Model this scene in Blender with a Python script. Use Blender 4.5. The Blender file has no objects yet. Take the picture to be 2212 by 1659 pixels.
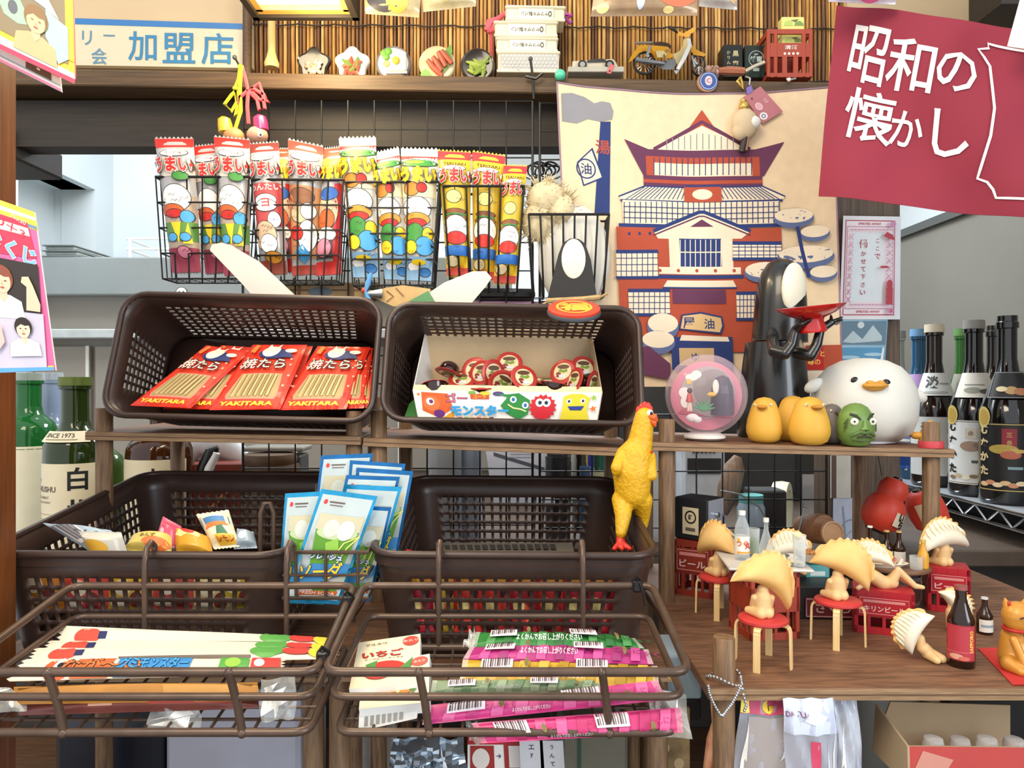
import bpy, math, random
from mathutils import Vector as V, Matrix as Mx
from mathutils.geometry import tessellate_polygon
random.seed(7)
R = math.radians
PI = math.pi
S = bpy.context.scene
COL = S.collection
# ---------------------------------------------------------------- camera
FOC, H = 1600.0, 1.45
cam = bpy.data.cameras.new('camera')
cam.sensor_width = 36.0
cam.lens = FOC * 36.0 / 2212
cam.clip_start = 0.02
camo = bpy.data.objects.new('camera', cam)
COL.objects.link(camo)
camo.location = (0, 0, H)
camo.rotation_euler = (R(90), 0, 0)
S.camera = camo
# ---------------------------------------------------------------- world, lights, exposure
w = bpy.data.worlds.new('daylight')
S.world = w
w.use_nodes = True
w.node_tree.nodes['Background'].inputs[0].default_value = (0.93, 0.96, 1.0, 1)
w.node_tree.nodes['Background'].inputs[1].default_value = 1.05


def area(name, loc, target, size, power, col, size_y=None):
    l = bpy.data.lights.new(name, 'AREA')
    l.energy = power
    l.color = col
    l.size = size
    if size_y:
        l.shape = 'RECTANGLE'
        l.size_y = size_y
    o = bpy.data.objects.new(name, l)
    COL.objects.link(o)
    o.location = loc
    o.rotation_euler = (V(target) - V(loc)).to_track_quat('-Z', 'Y').to_euler()
    return o


area('window_daylight', (1.9, -0.9, H + 0.55), (0.2, 1.0, H - 0.1), 1.1, 26, (0.82, 0.91, 1.0), 0.9)
area('room_ceiling_light', (-0.5, -0.3, H + 1.15), (-0.1, 1.0, H - 0.1), 0.8, 20, (1.0, 0.84, 0.62))
area('counter_fill_light', (0.35, 2.1, H + 0.95), (0.3, 1.7, H - 0.3), 0.8, 22, (0.9, 0.95, 1.0), 0.4)  # added fill lamp, brightens the counter behind the racks
area('kitchen_light', (-1.1, 1.9, H + 0.95), (-1.1, 2.5, H - 0.2), 0.9, 11, (0.88, 0.95, 1.0), 0.5)
S.view_settings.view_transform = 'Standard'
S.view_settings.look = 'None'
S.view_settings.exposure = 0.2
S.view_settings.gamma = 1.0
S.view_settings.use_curve_mapping = False


def P(px, py, d):
    return V(((px - 1106) / FOC * d, d, H - (py - 829.5) / FOC * d))


# ---------------------------------------------------------------- materials
def C(h):
    r = [int(h[i:i + 2], 16) / 255 for i in (0, 2, 4)]
    return tuple(((c / 12.92) if c <= 0.04045 else ((c + 0.055) / 1.055) ** 2.4) for c in r) + (1,)


MATS = {}


def mat(name, col, rough=0.5, metal=0.0, noise=0.12, scale=30.0, emis=0, spec=0.5, trans=0.0, coat=0.0, stretch=None, col2=None, bump=0.0):
    if name in MATS:
        return MATS[name]
    m = bpy.data.materials.new(name)
    m.use_nodes = True
    nt = m.node_tree
    b = nt.nodes['Principled BSDF']
    c = C(col)
    b.inputs['Roughness'].default_value = rough
    b.inputs['Metallic'].default_value = metal
    b.inputs['Specular IOR Level'].default_value = spec
    b.inputs['Coat Weight'].default_value = coat
    b.inputs['Coat Roughness'].default_value = 0.08
    if trans:
        b.inputs['Transmission Weight'].default_value = trans
        b.inputs['IOR'].default_value = 1.35
    tc = nt.nodes.new('ShaderNodeTexCoord')
    mp = nt.nodes.new('ShaderNodeMapping')
    if stretch:
        mp.inputs['Scale'].default_value = stretch
    nz = nt.nodes.new('ShaderNodeTexNoise')
    nz.inputs['Scale'].default_value = scale
    nz.inputs['Detail'].default_value = 4
    rp = nt.nodes.new('ShaderNodeValToRGB')
    rp.color_ramp.elements[0].position = 0.3
    rp.color_ramp.elements[1].position = 0.7
    c2 = C(col2) if col2 else tuple(min(1, x * (1 + noise * 0.6)) for x in c[:3]) + (1,)
    c1 = c if col2 else tuple(x * (1 - noise) for x in c[:3]) + (1,)
    rp.color_ramp.elements[0].color = c1
    rp.color_ramp.elements[1].color = c2
    L = nt.links.new
    L(tc.outputs['Object'], mp.inputs[0])
    L(mp.outputs[0], nz.inputs['Vector'])
    L(nz.outputs['Fac'], rp.inputs[0])
    L(rp.outputs[0], b.inputs['Base Color'])
    if bump:
        bp = nt.nodes.new('ShaderNodeBump')
        bp.inputs['Strength'].default_value = bump
        bp.inputs['Distance'].default_value = 0.002
        L(nz.outputs['Fac'], bp.inputs['Height'])
        L(bp.outputs[0], b.inputs['Normal'])
    if emis:
        b.inputs['Emission Color'].default_value = c
        b.inputs['Emission Strength'].default_value = emis
    MATS[name] = m
    return m


def clear(name, col, opac=0.12, rough=0.08):
    """thin clear plastic or glass: see-through with a glossy face"""
    if name in MATS:
        return MATS[name]
    m = bpy.data.materials.new(name)
    m.use_nodes = True
    nt = m.node_tree
    b = nt.nodes['Principled BSDF']
    b.inputs['Base Color'].default_value = C(col)
    b.inputs['Roughness'].default_value = rough
    t = nt.nodes.new('ShaderNodeBsdfTransparent')
    t.inputs[0].default_value = tuple(0.75 + 0.25 * x for x in C(col)[:3]) + (1,)
    mx = nt.nodes.new('ShaderNodeMixShader')
    lw = nt.nodes.new('ShaderNodeLayerWeight')
    lw.inputs[0].default_value = 0.35
    mm = nt.nodes.new('ShaderNodeMapRange')
    mm.inputs[3].default_value = opac
    mm.inputs[4].default_value = min(1, opac + 0.45)
    L = nt.links.new
    L(lw.outputs['Facing'], mm.inputs[0])
    L(mm.outputs[0], mx.inputs[0])
    L(t.outputs[0], mx.inputs[1])
    L(b.outputs[0], mx.inputs[2])
    L(mx.outputs[0], nt.nodes['Material Output'].inputs[0])
    MATS[name] = m
    return m


def K(h, rough=0.45, **k):
    """a plain printed or moulded colour, by its hex value"""
    return mat('ink_' + h + ('' if rough == 0.45 else '_%d' % int(rough * 100)), h, rough, noise=0.05, **k)


# ---------------------------------------------------------------- mesh builder
TXT = {}


def glyphs(s, off=0.0):
    k = (s, off)
    if k not in TXT:
        c = bpy.data.curves.new('t', 'FONT')
        c.body = s
        c.resolution_u = 2
        c.offset = off
        o = bpy.data.objects.new('t', c)
        m = bpy.data.meshes.new_from_object(o)
        v = [(p.co.x, p.co.y) for p in m.vertices]
        f = [tuple(p.vertices) for p in m.polygons]
        bpy.data.objects.remove(o)
        bpy.data.curves.remove(c)
        bpy.data.meshes.remove(m)
        x0, x1 = min(p[0] for p in v), max(p[0] for p in v)
        y0, y1 = min(p[1] for p in v), max(p[1] for p in v)
        TXT[k] = ([(x - (x0 + x1) / 2, y - (y0 + y1) / 2) for x, y in v], f, x1 - x0, y1 - y0)
    return TXT[k]


def finer(pts, fs, L):
    """split triangles until they can follow a curved sheet"""
    pts = list(pts)
    st, out = list(fs), []
    while st:
        t = st.pop()
        d = [math.hypot(pts[t[i]][0] - pts[t[(i + 1) % 3]][0], pts[t[i]][1] - pts[t[(i + 1) % 3]][1]) for i in range(3)]
        m = max(d)
        if m <= L or len(out) > 6000:
            out.append(t)
            continue
        i = d.index(m)
        a, b, c = t[i], t[(i + 1) % 3], t[(i + 2) % 3]
        pts.append(((pts[a][0] + pts[b][0]) / 2, (pts[a][1] + pts[b][1]) / 2))
        k = len(pts) - 1
        st += [(a, k, c), (k, b, c)]
    return pts, out


class MB:
    def __init__(s):
        s.v, s.f, s.m, s.mats = [], [], [], []

    def mi(s, mt):
        if isinstance(mt, str):
            mt = MATS[mt]
        if mt not in s.mats:
            s.mats.append(mt)
        return s.mats.index(mt)

    def add(s, vs, fs, mt, M=None):
        n = len(s.v)
        s.v += [(M @ V(p)) if M else V(p) for p in vs]
        i = s.mi(mt)
        for f in fs:
            s.f.append(tuple(n + q for q in f))
            s.m.append(i)
        return s

    def box(s, c, d, mt, M=None, rz=0, b=0.0):
        x, y, z = d[0] / 2, d[1] / 2, d[2] / 2
        T = Mx.Translation(V(c)) @ Mx.Rotation(rz, 4, 'Z')
        if M:
            T = M @ T
        if b:
            e = min(b, x * .9, y * .9, z * .9)
            vs, idx = [], {}
            for sx in (-1, 1):
                for sy in (-1, 1):
                    for sz in (-1, 1):
                        for a in range(3):
                            p = [sx * (x - e), sy * (y - e), sz * (z - e)]
                            p[a] = (sx * x, sy * y, sz * z)[a]
                            idx[(sx, sy, sz, a)] = len(vs)
                            vs.append(p)
            g = lambda sx, sy, sz, a: idx[(sx, sy, sz, a)]
            fs = []
            for q in (-1, 1):
                fs.append((g(q, -1, -1, 0), g(q, 1, -1, 0), g(q, 1, 1, 0), g(q, -1, 1, 0))[::q])
                fs.append((g(-1, q, -1, 1), g(1, q, -1, 1), g(1, q, 1, 1), g(-1, q, 1, 1))[::-q])
                fs.append((g(-1, -1, q, 2), g(1, -1, q, 2), g(1, 1, q, 2), g(-1, 1, q, 2))[::q])
                for r in (-1, 1):
                    fs.append((g(q, r, -1, 0), g(q, r, -1, 1), g(q, r, 1, 1), g(q, r, 1, 0))[::-q * r])
                    fs.append((g(q, -1, r, 0), g(q, -1, r, 2), g(q, 1, r, 2), g(q, 1, r, 0))[::q * r])
                    fs.append((g(-1, q, r, 1), g(-1, q, r, 2), g(1, q, r, 2), g(1, q, r, 1))[::-q * r])
                    for t in (-1, 1):
                        fs.append((g(q, r, t, 0), g(q, r, t, 1), g(q, r, t, 2))[::q * r * t])
            return s.add(vs, fs, mt, T)
        vs = [(i, j, k) for i in (-x, x) for j in (-y, y) for k in (-z, z)]
        return s.add(vs, [(0, 1, 3, 2), (4, 6, 7, 5), (0, 4, 5, 1), (2, 3, 7, 6), (0, 2, 6, 4), (1, 5, 7, 3)], mt, T)

    def tube(s, pts, r, mt, n=8, closed=False, M=None):
        pts = [V(p) for p in pts]
        N = len(pts)
        rr = r if isinstance(r, (list, tuple)) else [r] * N
        vs, fs = [], []
        up = None
        for i in range(N):
            if closed:
                t = pts[(i + 1) % N] - pts[i - 1]
            else:
                t = pts[min(i + 1, N - 1)] - pts[max(i - 1, 0)]
            if t.length < 1e-9:
                t = V((0, 0, 1))
            t.normalize()
            if up is None:
                up = V((0, 0, 1)) if abs(t.z) < .9 else V((1, 0, 0))
            u = up - t * up.dot(t)
            if u.length < 1e-6:
                u = t.orthogonal()
            u.normalize()
            up = u
            q = t.cross(u)
            for k in range(n):
                a = 2 * PI * k / n
                vs.append(pts[i] + (u * math.cos(a) + q * math.sin(a)) * rr[i])
        for i in range(N if closed else N - 1):
            j = (i + 1) % N
            for k in range(n):
                l = (k + 1) % n
                fs.append((i * n + k, i * n + l, j * n + l, j * n + k))
        if not closed:
            fs.append(tuple(range(n))[::-1])
            fs.append(tuple((N - 1) * n + k for k in range(n)))
        return s.add(vs, fs, mt, M)

    def cyl(s, a, b, ra, mt, rb=None, n=20, M=None):
        return s.tube([a, b], [ra, ra if rb is None else rb], mt, n, M=M)

    def lathe(s, prof, mt, n=28, M=None):
        """prof: (r, z) pairs from bottom to top or round the section"""
        vs = [(r * math.cos(2 * PI * k / n), r * math.sin(2 * PI * k / n), z) for r, z in prof for k in range(n)]
        fs = [(i * n + k, i * n + (k + 1) % n, (i + 1) * n + (k + 1) % n, (i + 1) * n + k) for i in range(len(prof) - 1) for k in range(n)]
        return s.add(vs, fs, mt, M)

    def grid(s, fn, nu, nv, mt, cu=False, mask=None, rev=False):
        vs = [fn(i / (nu if cu else nu), j / nv) for i in range(nu if cu else nu + 1) for j in range(nv + 1)]
        fs = []
        for i in range(nu):
            ii = (i + 1) % nu if cu else i + 1
            for j in range(nv):
                if mask and mask(i, j):
                    continue
                f = (i * (nv + 1) + j, ii * (nv + 1) + j, ii * (nv + 1) + j + 1, i * (nv + 1) + j + 1)
                fs.append(f[::-1] if rev else f)
        return s.add(vs, fs, mt)

    def ell(s, c, r, mt, n=16, M=None):
        c = V(c)
        if not isinstance(r, (list, tuple)):
            r = (r, r, r)
        m = max(6, n // 2)
        vs = [(c.x + r[0] * math.sin(PI * j / m) * math.cos(2 * PI * i / n), c.y + r[1] * math.sin(PI * j / m) * math.sin(2 * PI * i / n), c.z - r[2] * math.cos(PI * j / m)) for i in range(n) for j in range(m + 1)]
        fs = [(i * (m + 1) + j, ((i + 1) % n) * (m + 1) + j, ((i + 1) % n) * (m + 1) + j + 1, i * (m + 1) + j + 1) for i in range(n) for j in range(m)]
        return s.add(vs, fs, mt, M)

    # ---- prints laid on a surface fm(u, v, h)
    def poly(s, pts, mt, fm, h=0.0):
        tri = tessellate_polygon([[V((x, y, 0)) for x, y in pts]])
        a = sum(pts[i - 1][0] * pts[i][1] - pts[i][0] * pts[i - 1][1] for i in range(len(pts)))
        fs = []
        for t in tri:
            (x0, y0), (x1, y1), (x2, y2) = (pts[q] for q in t)
            fs.append(tuple(t) if (x1 - x0) * (y2 - y0) - (x2 - x0) * (y1 - y0) > 0 else tuple(t)[::-1])
        if getattr(fm, 'fine', None):
            pts, fs = finer(pts, fs, fm.fine)
        return s.add([fm(x, y, h) for x, y in pts], fs, mt)

    def rect(s, u0, v0, u1, v1, mt, fm, h=0.0, n=6, m=6):
        if getattr(fm, 'fine', None):
            n, m = max(n, math.ceil(abs(u1 - u0) / fm.fine)), max(m, math.ceil(abs(v1 - v0) / fm.fine))
        return s.grid(lambda a, b: fm(u0 + (u1 - u0) * a, v0 + (v1 - v0) * b, h), n, m, mt)

    def disc(s, cu, cv, ru, rv, mt, fm, h=0.0, n=20, a0=0, a1=2 * PI, r0=0.0):
        return s.grid(lambda a, b: fm(cu + ru * (r0 + (1 - r0) * (1 - b)) * math.cos(a0 + (a1 - a0) * a), cv + rv * (r0 + (1 - r0) * (1 - b)) * math.sin(a0 + (a1 - a0) * a), h), n, 3, mt)

    def text(s, st, cu, cv, hv, mt, fm, asp=1.0, h=0.0, off=0.0, rot=0.0, wu=None):
        """letters of height hv (in v); asp = width/height of the surface; wu forces the width in u"""
        vs, fs, tw, th = glyphs(st, off)
        th0 = glyphs(st, 0.0)
        k = hv / th0[3]
        kx = (wu / th0[2]) if wu else k / asp
        c, sn = math.cos(rot), math.sin(rot)
        pts = []
        for x, y in vs:
            x2, y2 = (x * k * (kx * asp / k)), y * k
            xr, yr = x2 * c - y2 * sn, x2 * sn + y2 * c
            pts.append((cu + xr / asp, cv + yr))
        if getattr(fm, 'fine', None):
            pts, fs = finer(pts, [t for f in fs for t in ([f] if len(f) == 3 else [(f[0], f[i], f[i + 1]) for i in range(1, len(f) - 1)])], fm.fine)
        return s.add([fm(x, y, h) for x, y in pts], fs, mt)

    def prints(s, items, fm, asp=1.0, h0=0.0003, dh=0.00012):
        h = h0
        for it in items:
            k = it[0]
            if k == 'r':
                s.rect(*it[1:5], it[5], fm, h, *(it[6:8] if len(it) > 6 else (6, 6)))
            elif k == 'e':
                s.disc(*it[1:5], it[5], fm, h)
            elif k == 'ring':
                s.disc(*it[1:5], it[5], fm, h, r0=it[6])
            elif k == 'p':
                s.poly(it[1], it[2], fm, h)
            elif k == 'l':      # polyline with width: pts, width in v, mat
                s.line(it[1], it[2], it[3], fm, asp, h)
            elif k == 't':      # text, cu, cv, hv, mat, {opts}
                o = it[6] if len(it) > 6 else {}
                if 'out' in o:
                    s.text(it[1], it[2], it[3], it[4], o['out'], fm, asp, h, o.get('oo', 0.06), o.get('rot', 0), o.get('wu'))
                    h += dh
                s.text(it[1], it[2], it[3], it[4], it[5], fm, asp, h, o.get('off', 0.015), o.get('rot', 0), o.get('wu'))
            h += dh
        return s

    def line(s, pts, wd, mt, fm, asp=1.0, h=0.0):
        if getattr(fm, 'fine', None):
            q = [pts[0]]
            for a, b in zip(pts, pts[1:]):
                k = max(1, math.ceil(math.hypot(b[0] - a[0], b[1] - a[1]) / fm.fine))
                q += [(a[0] + (b[0] - a[0]) * j / k, a[1] + (b[1] - a[1]) * j / k) for j in range(1, k + 1)]
            pts = q
        n = len(pts)
        L_, R_ = [], []
        for i in range(n):
            a, b = pts[max(0, i - 1)], pts[min(n - 1, i + 1)]
            dx, dy = (b[0] - a[0]) * asp, b[1] - a[1]
            l = math.hypot(dx, dy) or 1
            nx, ny = -dy / l * wd / 2 / asp, dx / l * wd / 2
            L_.append((pts[i][0] + nx, pts[i][1] + ny))
            R_.append((pts[i][0] - nx, pts[i][1] - ny))
        vs = [fm(x, y, h) for x, y in L_ + R_]
        return s.add(vs, [(i, n + i, n + i + 1, i + 1) for i in range(n - 1)], mt)

    def build(s, name, parent=None, loc=None, ang=0.7, smooth=True, mods=()):
        me = bpy.data.meshes.new(name)
        o = bpy.data.objects.new(name, me)
        COL.objects.link(o)
        vs = s.v
        if parent is not None:
            o.parent = parent
            inv = wm(parent).inverted()
            vs = [inv @ p for p in vs]
        elif loc is not None:
            l = V(loc)
            vs = [p - l for p in vs]
            o.location = l
        me.from_pydata([tuple(p) for p in vs], [], s.f)
        for m in s.mats:
            me.materials.append(m)
        me.polygons.foreach_set('material_index', s.m)
        if smooth:
            me.polygons.foreach_set('use_smooth', [True] * len(s.f))
            me.update()
            me.set_sharp_from_angle(angle=ang)
        me.update()
        for kind, kw in mods:
            md = o.modifiers.new(kind.lower(), kind)
            for a, b in kw.items():
                setattr(md, a, b)
        return o


def wm(o):
    m = o.matrix_basis.copy()
    return wm(o.parent) @ m if o.parent else m


def tag(o, label, cat, group=None):
    o['label'] = label
    o['category'] = cat
    if group:
        o['group'] = group
    return o


def thing(name, label, cat, loc, group=None, M=None):
    o = bpy.data.objects.new(name, None)
    COL.objects.link(o)
    o.empty_display_size = 0.01
    if M is not None:
        o.matrix_basis = Mx.Translation(V(loc)) @ M
    else:
        o.location = loc
    return tag(o, label, cat, group)


def struct(o):
    o['kind'] = 'structure'
    return o


def dup(root, loc, label, rot=None, group=None):
    r = root.copy()
    COL.objects.link(r)
    r.location = loc
    if rot is not None:
        r.rotation_euler = rot
    r['label'] = label
    if group:
        r['group'] = group
    for ch in root.children:
        c = ch.copy()
        COL.objects.link(c)
        c.parent = r
        for g in ch.children:
            e = g.copy()
            COL.objects.link(e)
            e.parent = c
    return r


def blob(name, parent, caps, mt, vox=0.0008, world=False, loc=None, smooth=5):
    """one continuous body grown from tapered limbs: (p0, r0, p1, r1)"""
    b = MB()
    for p0, r0, p1, r1 in caps:
        p0, p1 = V(p0), V(p1)
        n = 20
        d = p1 - p0
        q = d.to_track_quat('Z', 'Y') if d.length > 1e-7 else V((0, 0, 1)).to_track_quat('Z', 'Y')
        vs, rings = [], []
        for k in range(5):
            a = -PI / 2 + PI / 2 * k / 4
            rings.append((p0, r0, a))
        for k in range(5):
            a = PI / 2 * k / 4
            rings.append((p1, r1, a))
        for c, r, a in rings:
            for i in range(n):
                t = 2 * PI * i / n
                vs.append(c + q @ V((r * math.cos(a) * math.cos(t), r * math.cos(a) * math.sin(t), r * math.sin(a))))
        fs = [(j * n + i, j * n + (i + 1) % n, (j + 1) * n + (i + 1) % n, (j + 1) * n + i) for j in range(len(rings) - 1) for i in range(n)]
        b.add(vs, fs, mt)
    if parent is not None and not world:
        T = wm(parent)
        b.v = [T @ p for p in b.v]
    return b.build(name, parent, loc=loc, ang=3.0, mods=(('REMESH', {'mode': 'VOXEL', 'voxel_size': vox, 'use_smooth_shade': True}), ('SMOOTH', {'iterations': smooth, 'factor': 0.5})))


# ---------------------------------------------------------------- surfaces that carry prints
class Quad:
    """a sheet through four corners BL BR TR TL seen from its printed side; bend(u, v) lifts it along the normal"""

    def __init__(s, c, bend=None):
        s.c = [V(p) for p in c]
        s.n = ((s.c[1] - s.c[0]) + (s.c[2] - s.c[3])).cross((s.c[3] - s.c[0]) + (s.c[2] - s.c[1])).normalized()
        s.bend = bend
        s.w = ((s.c[1] - s.c[0]).length + (s.c[2] - s.c[3]).length) / 2
        s.h = ((s.c[3] - s.c[0]).length + (s.c[2] - s.c[1]).length) / 2
        s.asp = s.w / s.h
        s.fine = None

    def __call__(s, u, v, h=0.0):
        p = (s.c[0] * (1 - u) + s.c[1] * u) * (1 - v) + (s.c[3] * (1 - u) + s.c[2] * u) * v
        return p + s.n * (h + (s.bend(u, v) if s.bend else 0))


def PQ(c, d):
    """four photo corners BL BR TR TL and their distances"""
    if not isinstance(d, (list, tuple)):
        d = [d] * 4
    return [P(x, y, k) for (x, y), k in zip(c, d)]


def sheet(corners, front, items=(), thick=0.0008, bend=None, n=(8, 8), back=None, side=None, b=None):
    q = Quad(corners, bend)
    q.fine = .08 if bend else None
    b = b or MB()
    b.grid(lambda u, v: q(u, v, 0), n[0], n[1], front)
    b.grid(lambda u, v: q(u, v, -thick), n[0], n[1], back or front, rev=True)
    ed = [(0, 0), (1, 0), (1, 1), (0, 1)]
    for i in range(4):
        (u0, v0), (u1, v1) = ed[i], ed[(i + 1) % 4]
        b.grid(lambda a, t: q(u0 + (u1 - u0) * a, v0 + (v1 - v0) * a, -thick * (1 - t)), 8, 1, side or back or front)
    b.prints(items, q, q.asp, 0.0004)
    return b, q


def pouch(corners, skin, items=(), th=0.006, zig=0, bend=None, tube=False, back=None, seal=0.07, b=None, zw=0.025):
    """a filled packet, puffed in the middle and flat at its seals, with zigzag ends"""
    def puff(u, v):
        e = min(1.0, max(0.0, min(v, 1 - v) - seal * .5) / 0.16)
        e = e * e * (3 - 2 * e)
        a = 1 - (2 * u - 1) ** 2
        a = math.sqrt(max(0, a)) if tube else a ** 0.6 if a > 0 else 0
        return th * a * e
    f = (lambda u, v: puff(u, v) + (bend(u, v) if bend else 0))
    q = Quad(corners, f)
    qb = Quad(corners, lambda u, v: -puff(u, v) * (0.8 if tube else 0.5) + (bend(u, v) if bend else 0))
    q.fine = .12 if tube else .16
    b = b or MB()
    b.grid(lambda u, v: q(u, v, 0.0002), 12, 18, skin)
    b.grid(lambda u, v: qb(u, v, -0.0002), 12, 18, back or skin, rev=True)
    if zig:
        for v0, sg in ((1.0, 1), (0.0, -1)):
            for i in range(zig):
                b.add([q(i / zig, v0, .0002), q((i + 1) / zig, v0, .0002), q((i + .5) / zig, v0 + sg * zw, .0002)], [(0, 1, 2) if sg > 0 else (1, 0, 2)], skin)
    b.prints(items, q, q.asp, 0.0005, 0.00015)
    return b, q


def solo(b, name, label, cat, loc, group=None, **k):
    return tag(b.build(name, loc=loc, **k), label, cat, group)
# ================================================================ palette
mat('wood_dark', '4a3220', 0.6, noise=0.4, scale=9, stretch=(2, 30, 30), col2='6e4e33')
mat('wood_ledge', '43311d', 0.55, scale=7, stretch=(1.5, 40, 40), col2='634a2d')
mat('wood_header', '211b15', 0.6, scale=8, stretch=(1.5, 30, 30), col2='2f271f')
mat('wood_shelf', '5c3f2b', 0.6, scale=10, stretch=(3, 22, 22), col2='8a6145', bump=0.2)
mat('wood_edge', '7d5f42', 0.65, scale=12, stretch=(3, 30, 60), col2='a08260')
mat('wood_post', '5f4630', 0.6, scale=10, stretch=(25, 25, 2.5), col2='8d6d4b', bump=0.2)
mat('wood_red', '5a2e12', 0.45, scale=8, stretch=(30, 30, 1.5), col2='7c451d')
mat('wood_column', '4a3d33', 0.6, scale=8, stretch=(30, 30, 1.5), col2='6b5a4b')
mat('white_wall', 'd7dfe2', 0.7, noise=0.04, scale=4)
mat('beige_wall', 'c9b391', 0.8, noise=0.06, scale=6)
mat('grey_wall', '77746b', 0.75, noise=0.08, scale=3)
mat('steel', '9a9f9e', 0.35, 0.6, noise=0.06, scale=6)
mat('steel_dark', '5a5c5a', 0.45, 0.4, noise=0.08, scale=6)
mat('cabinet_grey', '9b948a', 0.5, noise=0.05, scale=4)
mat('black_plastic', '161514', 0.35, noise=0.2)
mat('black_wire', '1b1a18', 0.35, 0.3, noise=0.2)
mat('brown_plastic', '3b2a23', 0.36, noise=0.15, scale=40)
mat('brown_wire', '5a473b', 0.33, 0.3, noise=0.25, scale=40)
mat('white_plastic', 'e8e6e0', 0.4, noise=0.04)
mat('chrome', 'd4d7da', 0.18, 1.0, noise=0.03)
mat('card', 'f1efe8', 0.55, noise=0.03)
mat('kraft', 'b39a78', 0.75, noise=0.07, scale=20)

# ================================================================ setting
ZB = 0.291        # the wide lower shelf boards lie this far under the lens


def slab(name, x0, x1, y0, y1, z0, z1, m, bev=0):
    b = MB()
    b.box(((x0 + x1) / 2, (y0 + y1) / 2, (z0 + z1) / 2), (x1 - x0, y1 - y0, z1 - z0), m, b=bev)
    return struct(b.build(name, loc=((x0 + x1) / 2, (y0 + y1) / 2, z0)))


slab('floor', -3, 3, -1.5, 4, -0.05, 0, mat('floor_grey', '6b6660', 0.6))
slab('wall_back', -3, 3, 2.75, 2.8, 0, H + 1.6, 'white_wall')
# left kitchen wall with its recessed window niche
b = MB()
xw = -1.48
for (y0, y1, z0, z1) in ((1.5, 2.22, 0, H + 1.6), (2.63, 2.76, 0, H + 1.6), (2.22, 2.63, 0, H + .40), (2.22, 2.63, H + .69, H + 1.6)):
    b.box((xw - .06, (y0 + y1) / 2, (z0 + z1) / 2), (.12, y1 - y0, z1 - z0), 'white_wall')
struct(b.build('wall_left', loc=(xw, 2.1, 0)))
b = MB()
b.box((xw - .16, 2.42, H + .545), (.02, .44, .33), 'white_wall')
b.box((xw - .10, 2.425, H + .70), (.14, .46, .02), 'white_wall')
for y in (2.205, 2.645):
    b.box((xw - .10, y, H + .545), (.14, .02, .33), 'white_wall')
b.box((xw - .10, 2.425, H + .39), (.14, .46, .02), 'white_wall')
struct(b.build('window_1', loc=(xw - .1, 2.42, H + .39)))
# right side wall under a sloping strip of pale wall
slab('wall_right', 1.2, 1.25, 0.2, 2.75, 0, H + .462, 'grey_wall')
slab('trim_4', 1.185, 1.2, 0.2, 2.75, H + .447, H + .47, 'steel_dark')
slab('wall_shade_right', 1.188, 1.2, 0.2, 2.74, 0, H - .25, mat('wall_shade_tone', '3d3a34', .6))  # added slab, its dark colour stands in for shade on the lower wall
slab('wall_shade_back', .72, 1.188, 2.72, 2.75, 0, H - .25, 'wall_shade_tone')  # same painted shade low on the back wall
slab('wall_right_upper', 1.3, 1.35, 0.2, 2.75, H + .4, H + 1.6, 'white_wall')
slab('wall_back_upper', -1.6, 1.25, 1.345, 1.38, H + .45, H + 1.2, 'beige_wall')
# ledge board, dark header behind it, dark bracket at its left end
LT = -.0166       # the ledge falls slightly to the right


def ZL(x):
    return H + .5163 + LT * x


b = MB()
b.box((-.24, 1.29, H + .5030 - LT * .24), (1.72, .11, .0265), 'wood_ledge', Mx.Translation(V((-.24, 0, H + .503))) @ Mx.Rotation(-LT, 4, 'Y') @ Mx.Translation(V((.24, 0, -H - .503 + LT * .24))), b=.002)
struct(b.build('trim_1', loc=(-.24, 1.29, H + .49)))
slab('trim_2', -1.05, .62, 1.285, 1.33, H + .412, H + .492, 'wood_header')
slab('trim_3', -1.05, -.86, 1.27, 1.42, H + .39, H + .44, 'wood_header', .004)
slab('trim_6', -1.25, -.7, 2.2, 2.26, H + .72, H + .755, mat('yellow_board', 'd9b53a', 0.5))
# post at the left edge and the column behind the posters
slab('trim_7', -.66, -.497, .70, .745, 0, H + .75, 'wood_red', .003)
slab('trim_8', .578, .708, 1.35, 1.42, 0, H + .75, 'wood_column', .002)
slab('trim_9', .74, 1.2, 1.12, 1.2, H + .575, H + .75, 'wood_header')
# bar counter behind the racks
b = MB()
b.box((-.15, 1.85, H - .307), (2.4, 1.1, .03), mat('counter_top', '5d5046', 0.45, noise=.15), b=.003)
b.box((-.15, 1.36, H / 2 - .16), (2.4, .04, H - .325), mat('counter_front', '3d3833', 0.6, noise=.1))
struct(b.build('wall_counter', loc=(-.15, 1.85, 0)))
# low bench that carries the racks
slab('floor_bench', -1.3, 1.15, .55, 1.34, H - .66, H - .62, 'wood_dark', .003)
slab('wall_bench', -1.3, 1.15, .62, .66, 0, H - .66, 'wood_dark')

# stainless kitchen cabinet behind the counter
t = thing('kitchen_cabinet', 'grey stainless kitchen cabinet with flat doors behind the counter', 'cabinet', (-.8, 2.3, H - .29))
b = MB()
b.box((-.75, 2.5, H + .045), (1.45, .40, .67), 'cabinet_grey')
b.build('body', t)
b = MB(); b.box((-.75, 2.47, H + .327), (1.5, .46, .115), 'steel', b=.004); b.build('top_panel', t)
b = MB(); b.box((-.75, 2.46, H + .152), (1.5, .46, .028), mat('pale_steel', 'c2c6c4', .4, .2), b=.003); b.build('ledge', t)
for x0, x1 in ((-1.47, -1.30), (-1.285, -.98), (-.965, -.66), (-.645, -.34), (-.325, -.04)):
    b = MB(); b.box(((x0 + x1) / 2, 2.29, H - .075), (x1 - x0, .02, .385), 'cabinet_grey', b=.003)
    b.box((x1 - .006, 2.2785, H - .075), (.01, .004, .385), 'white_plastic')
    b.build('door', t)
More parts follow.
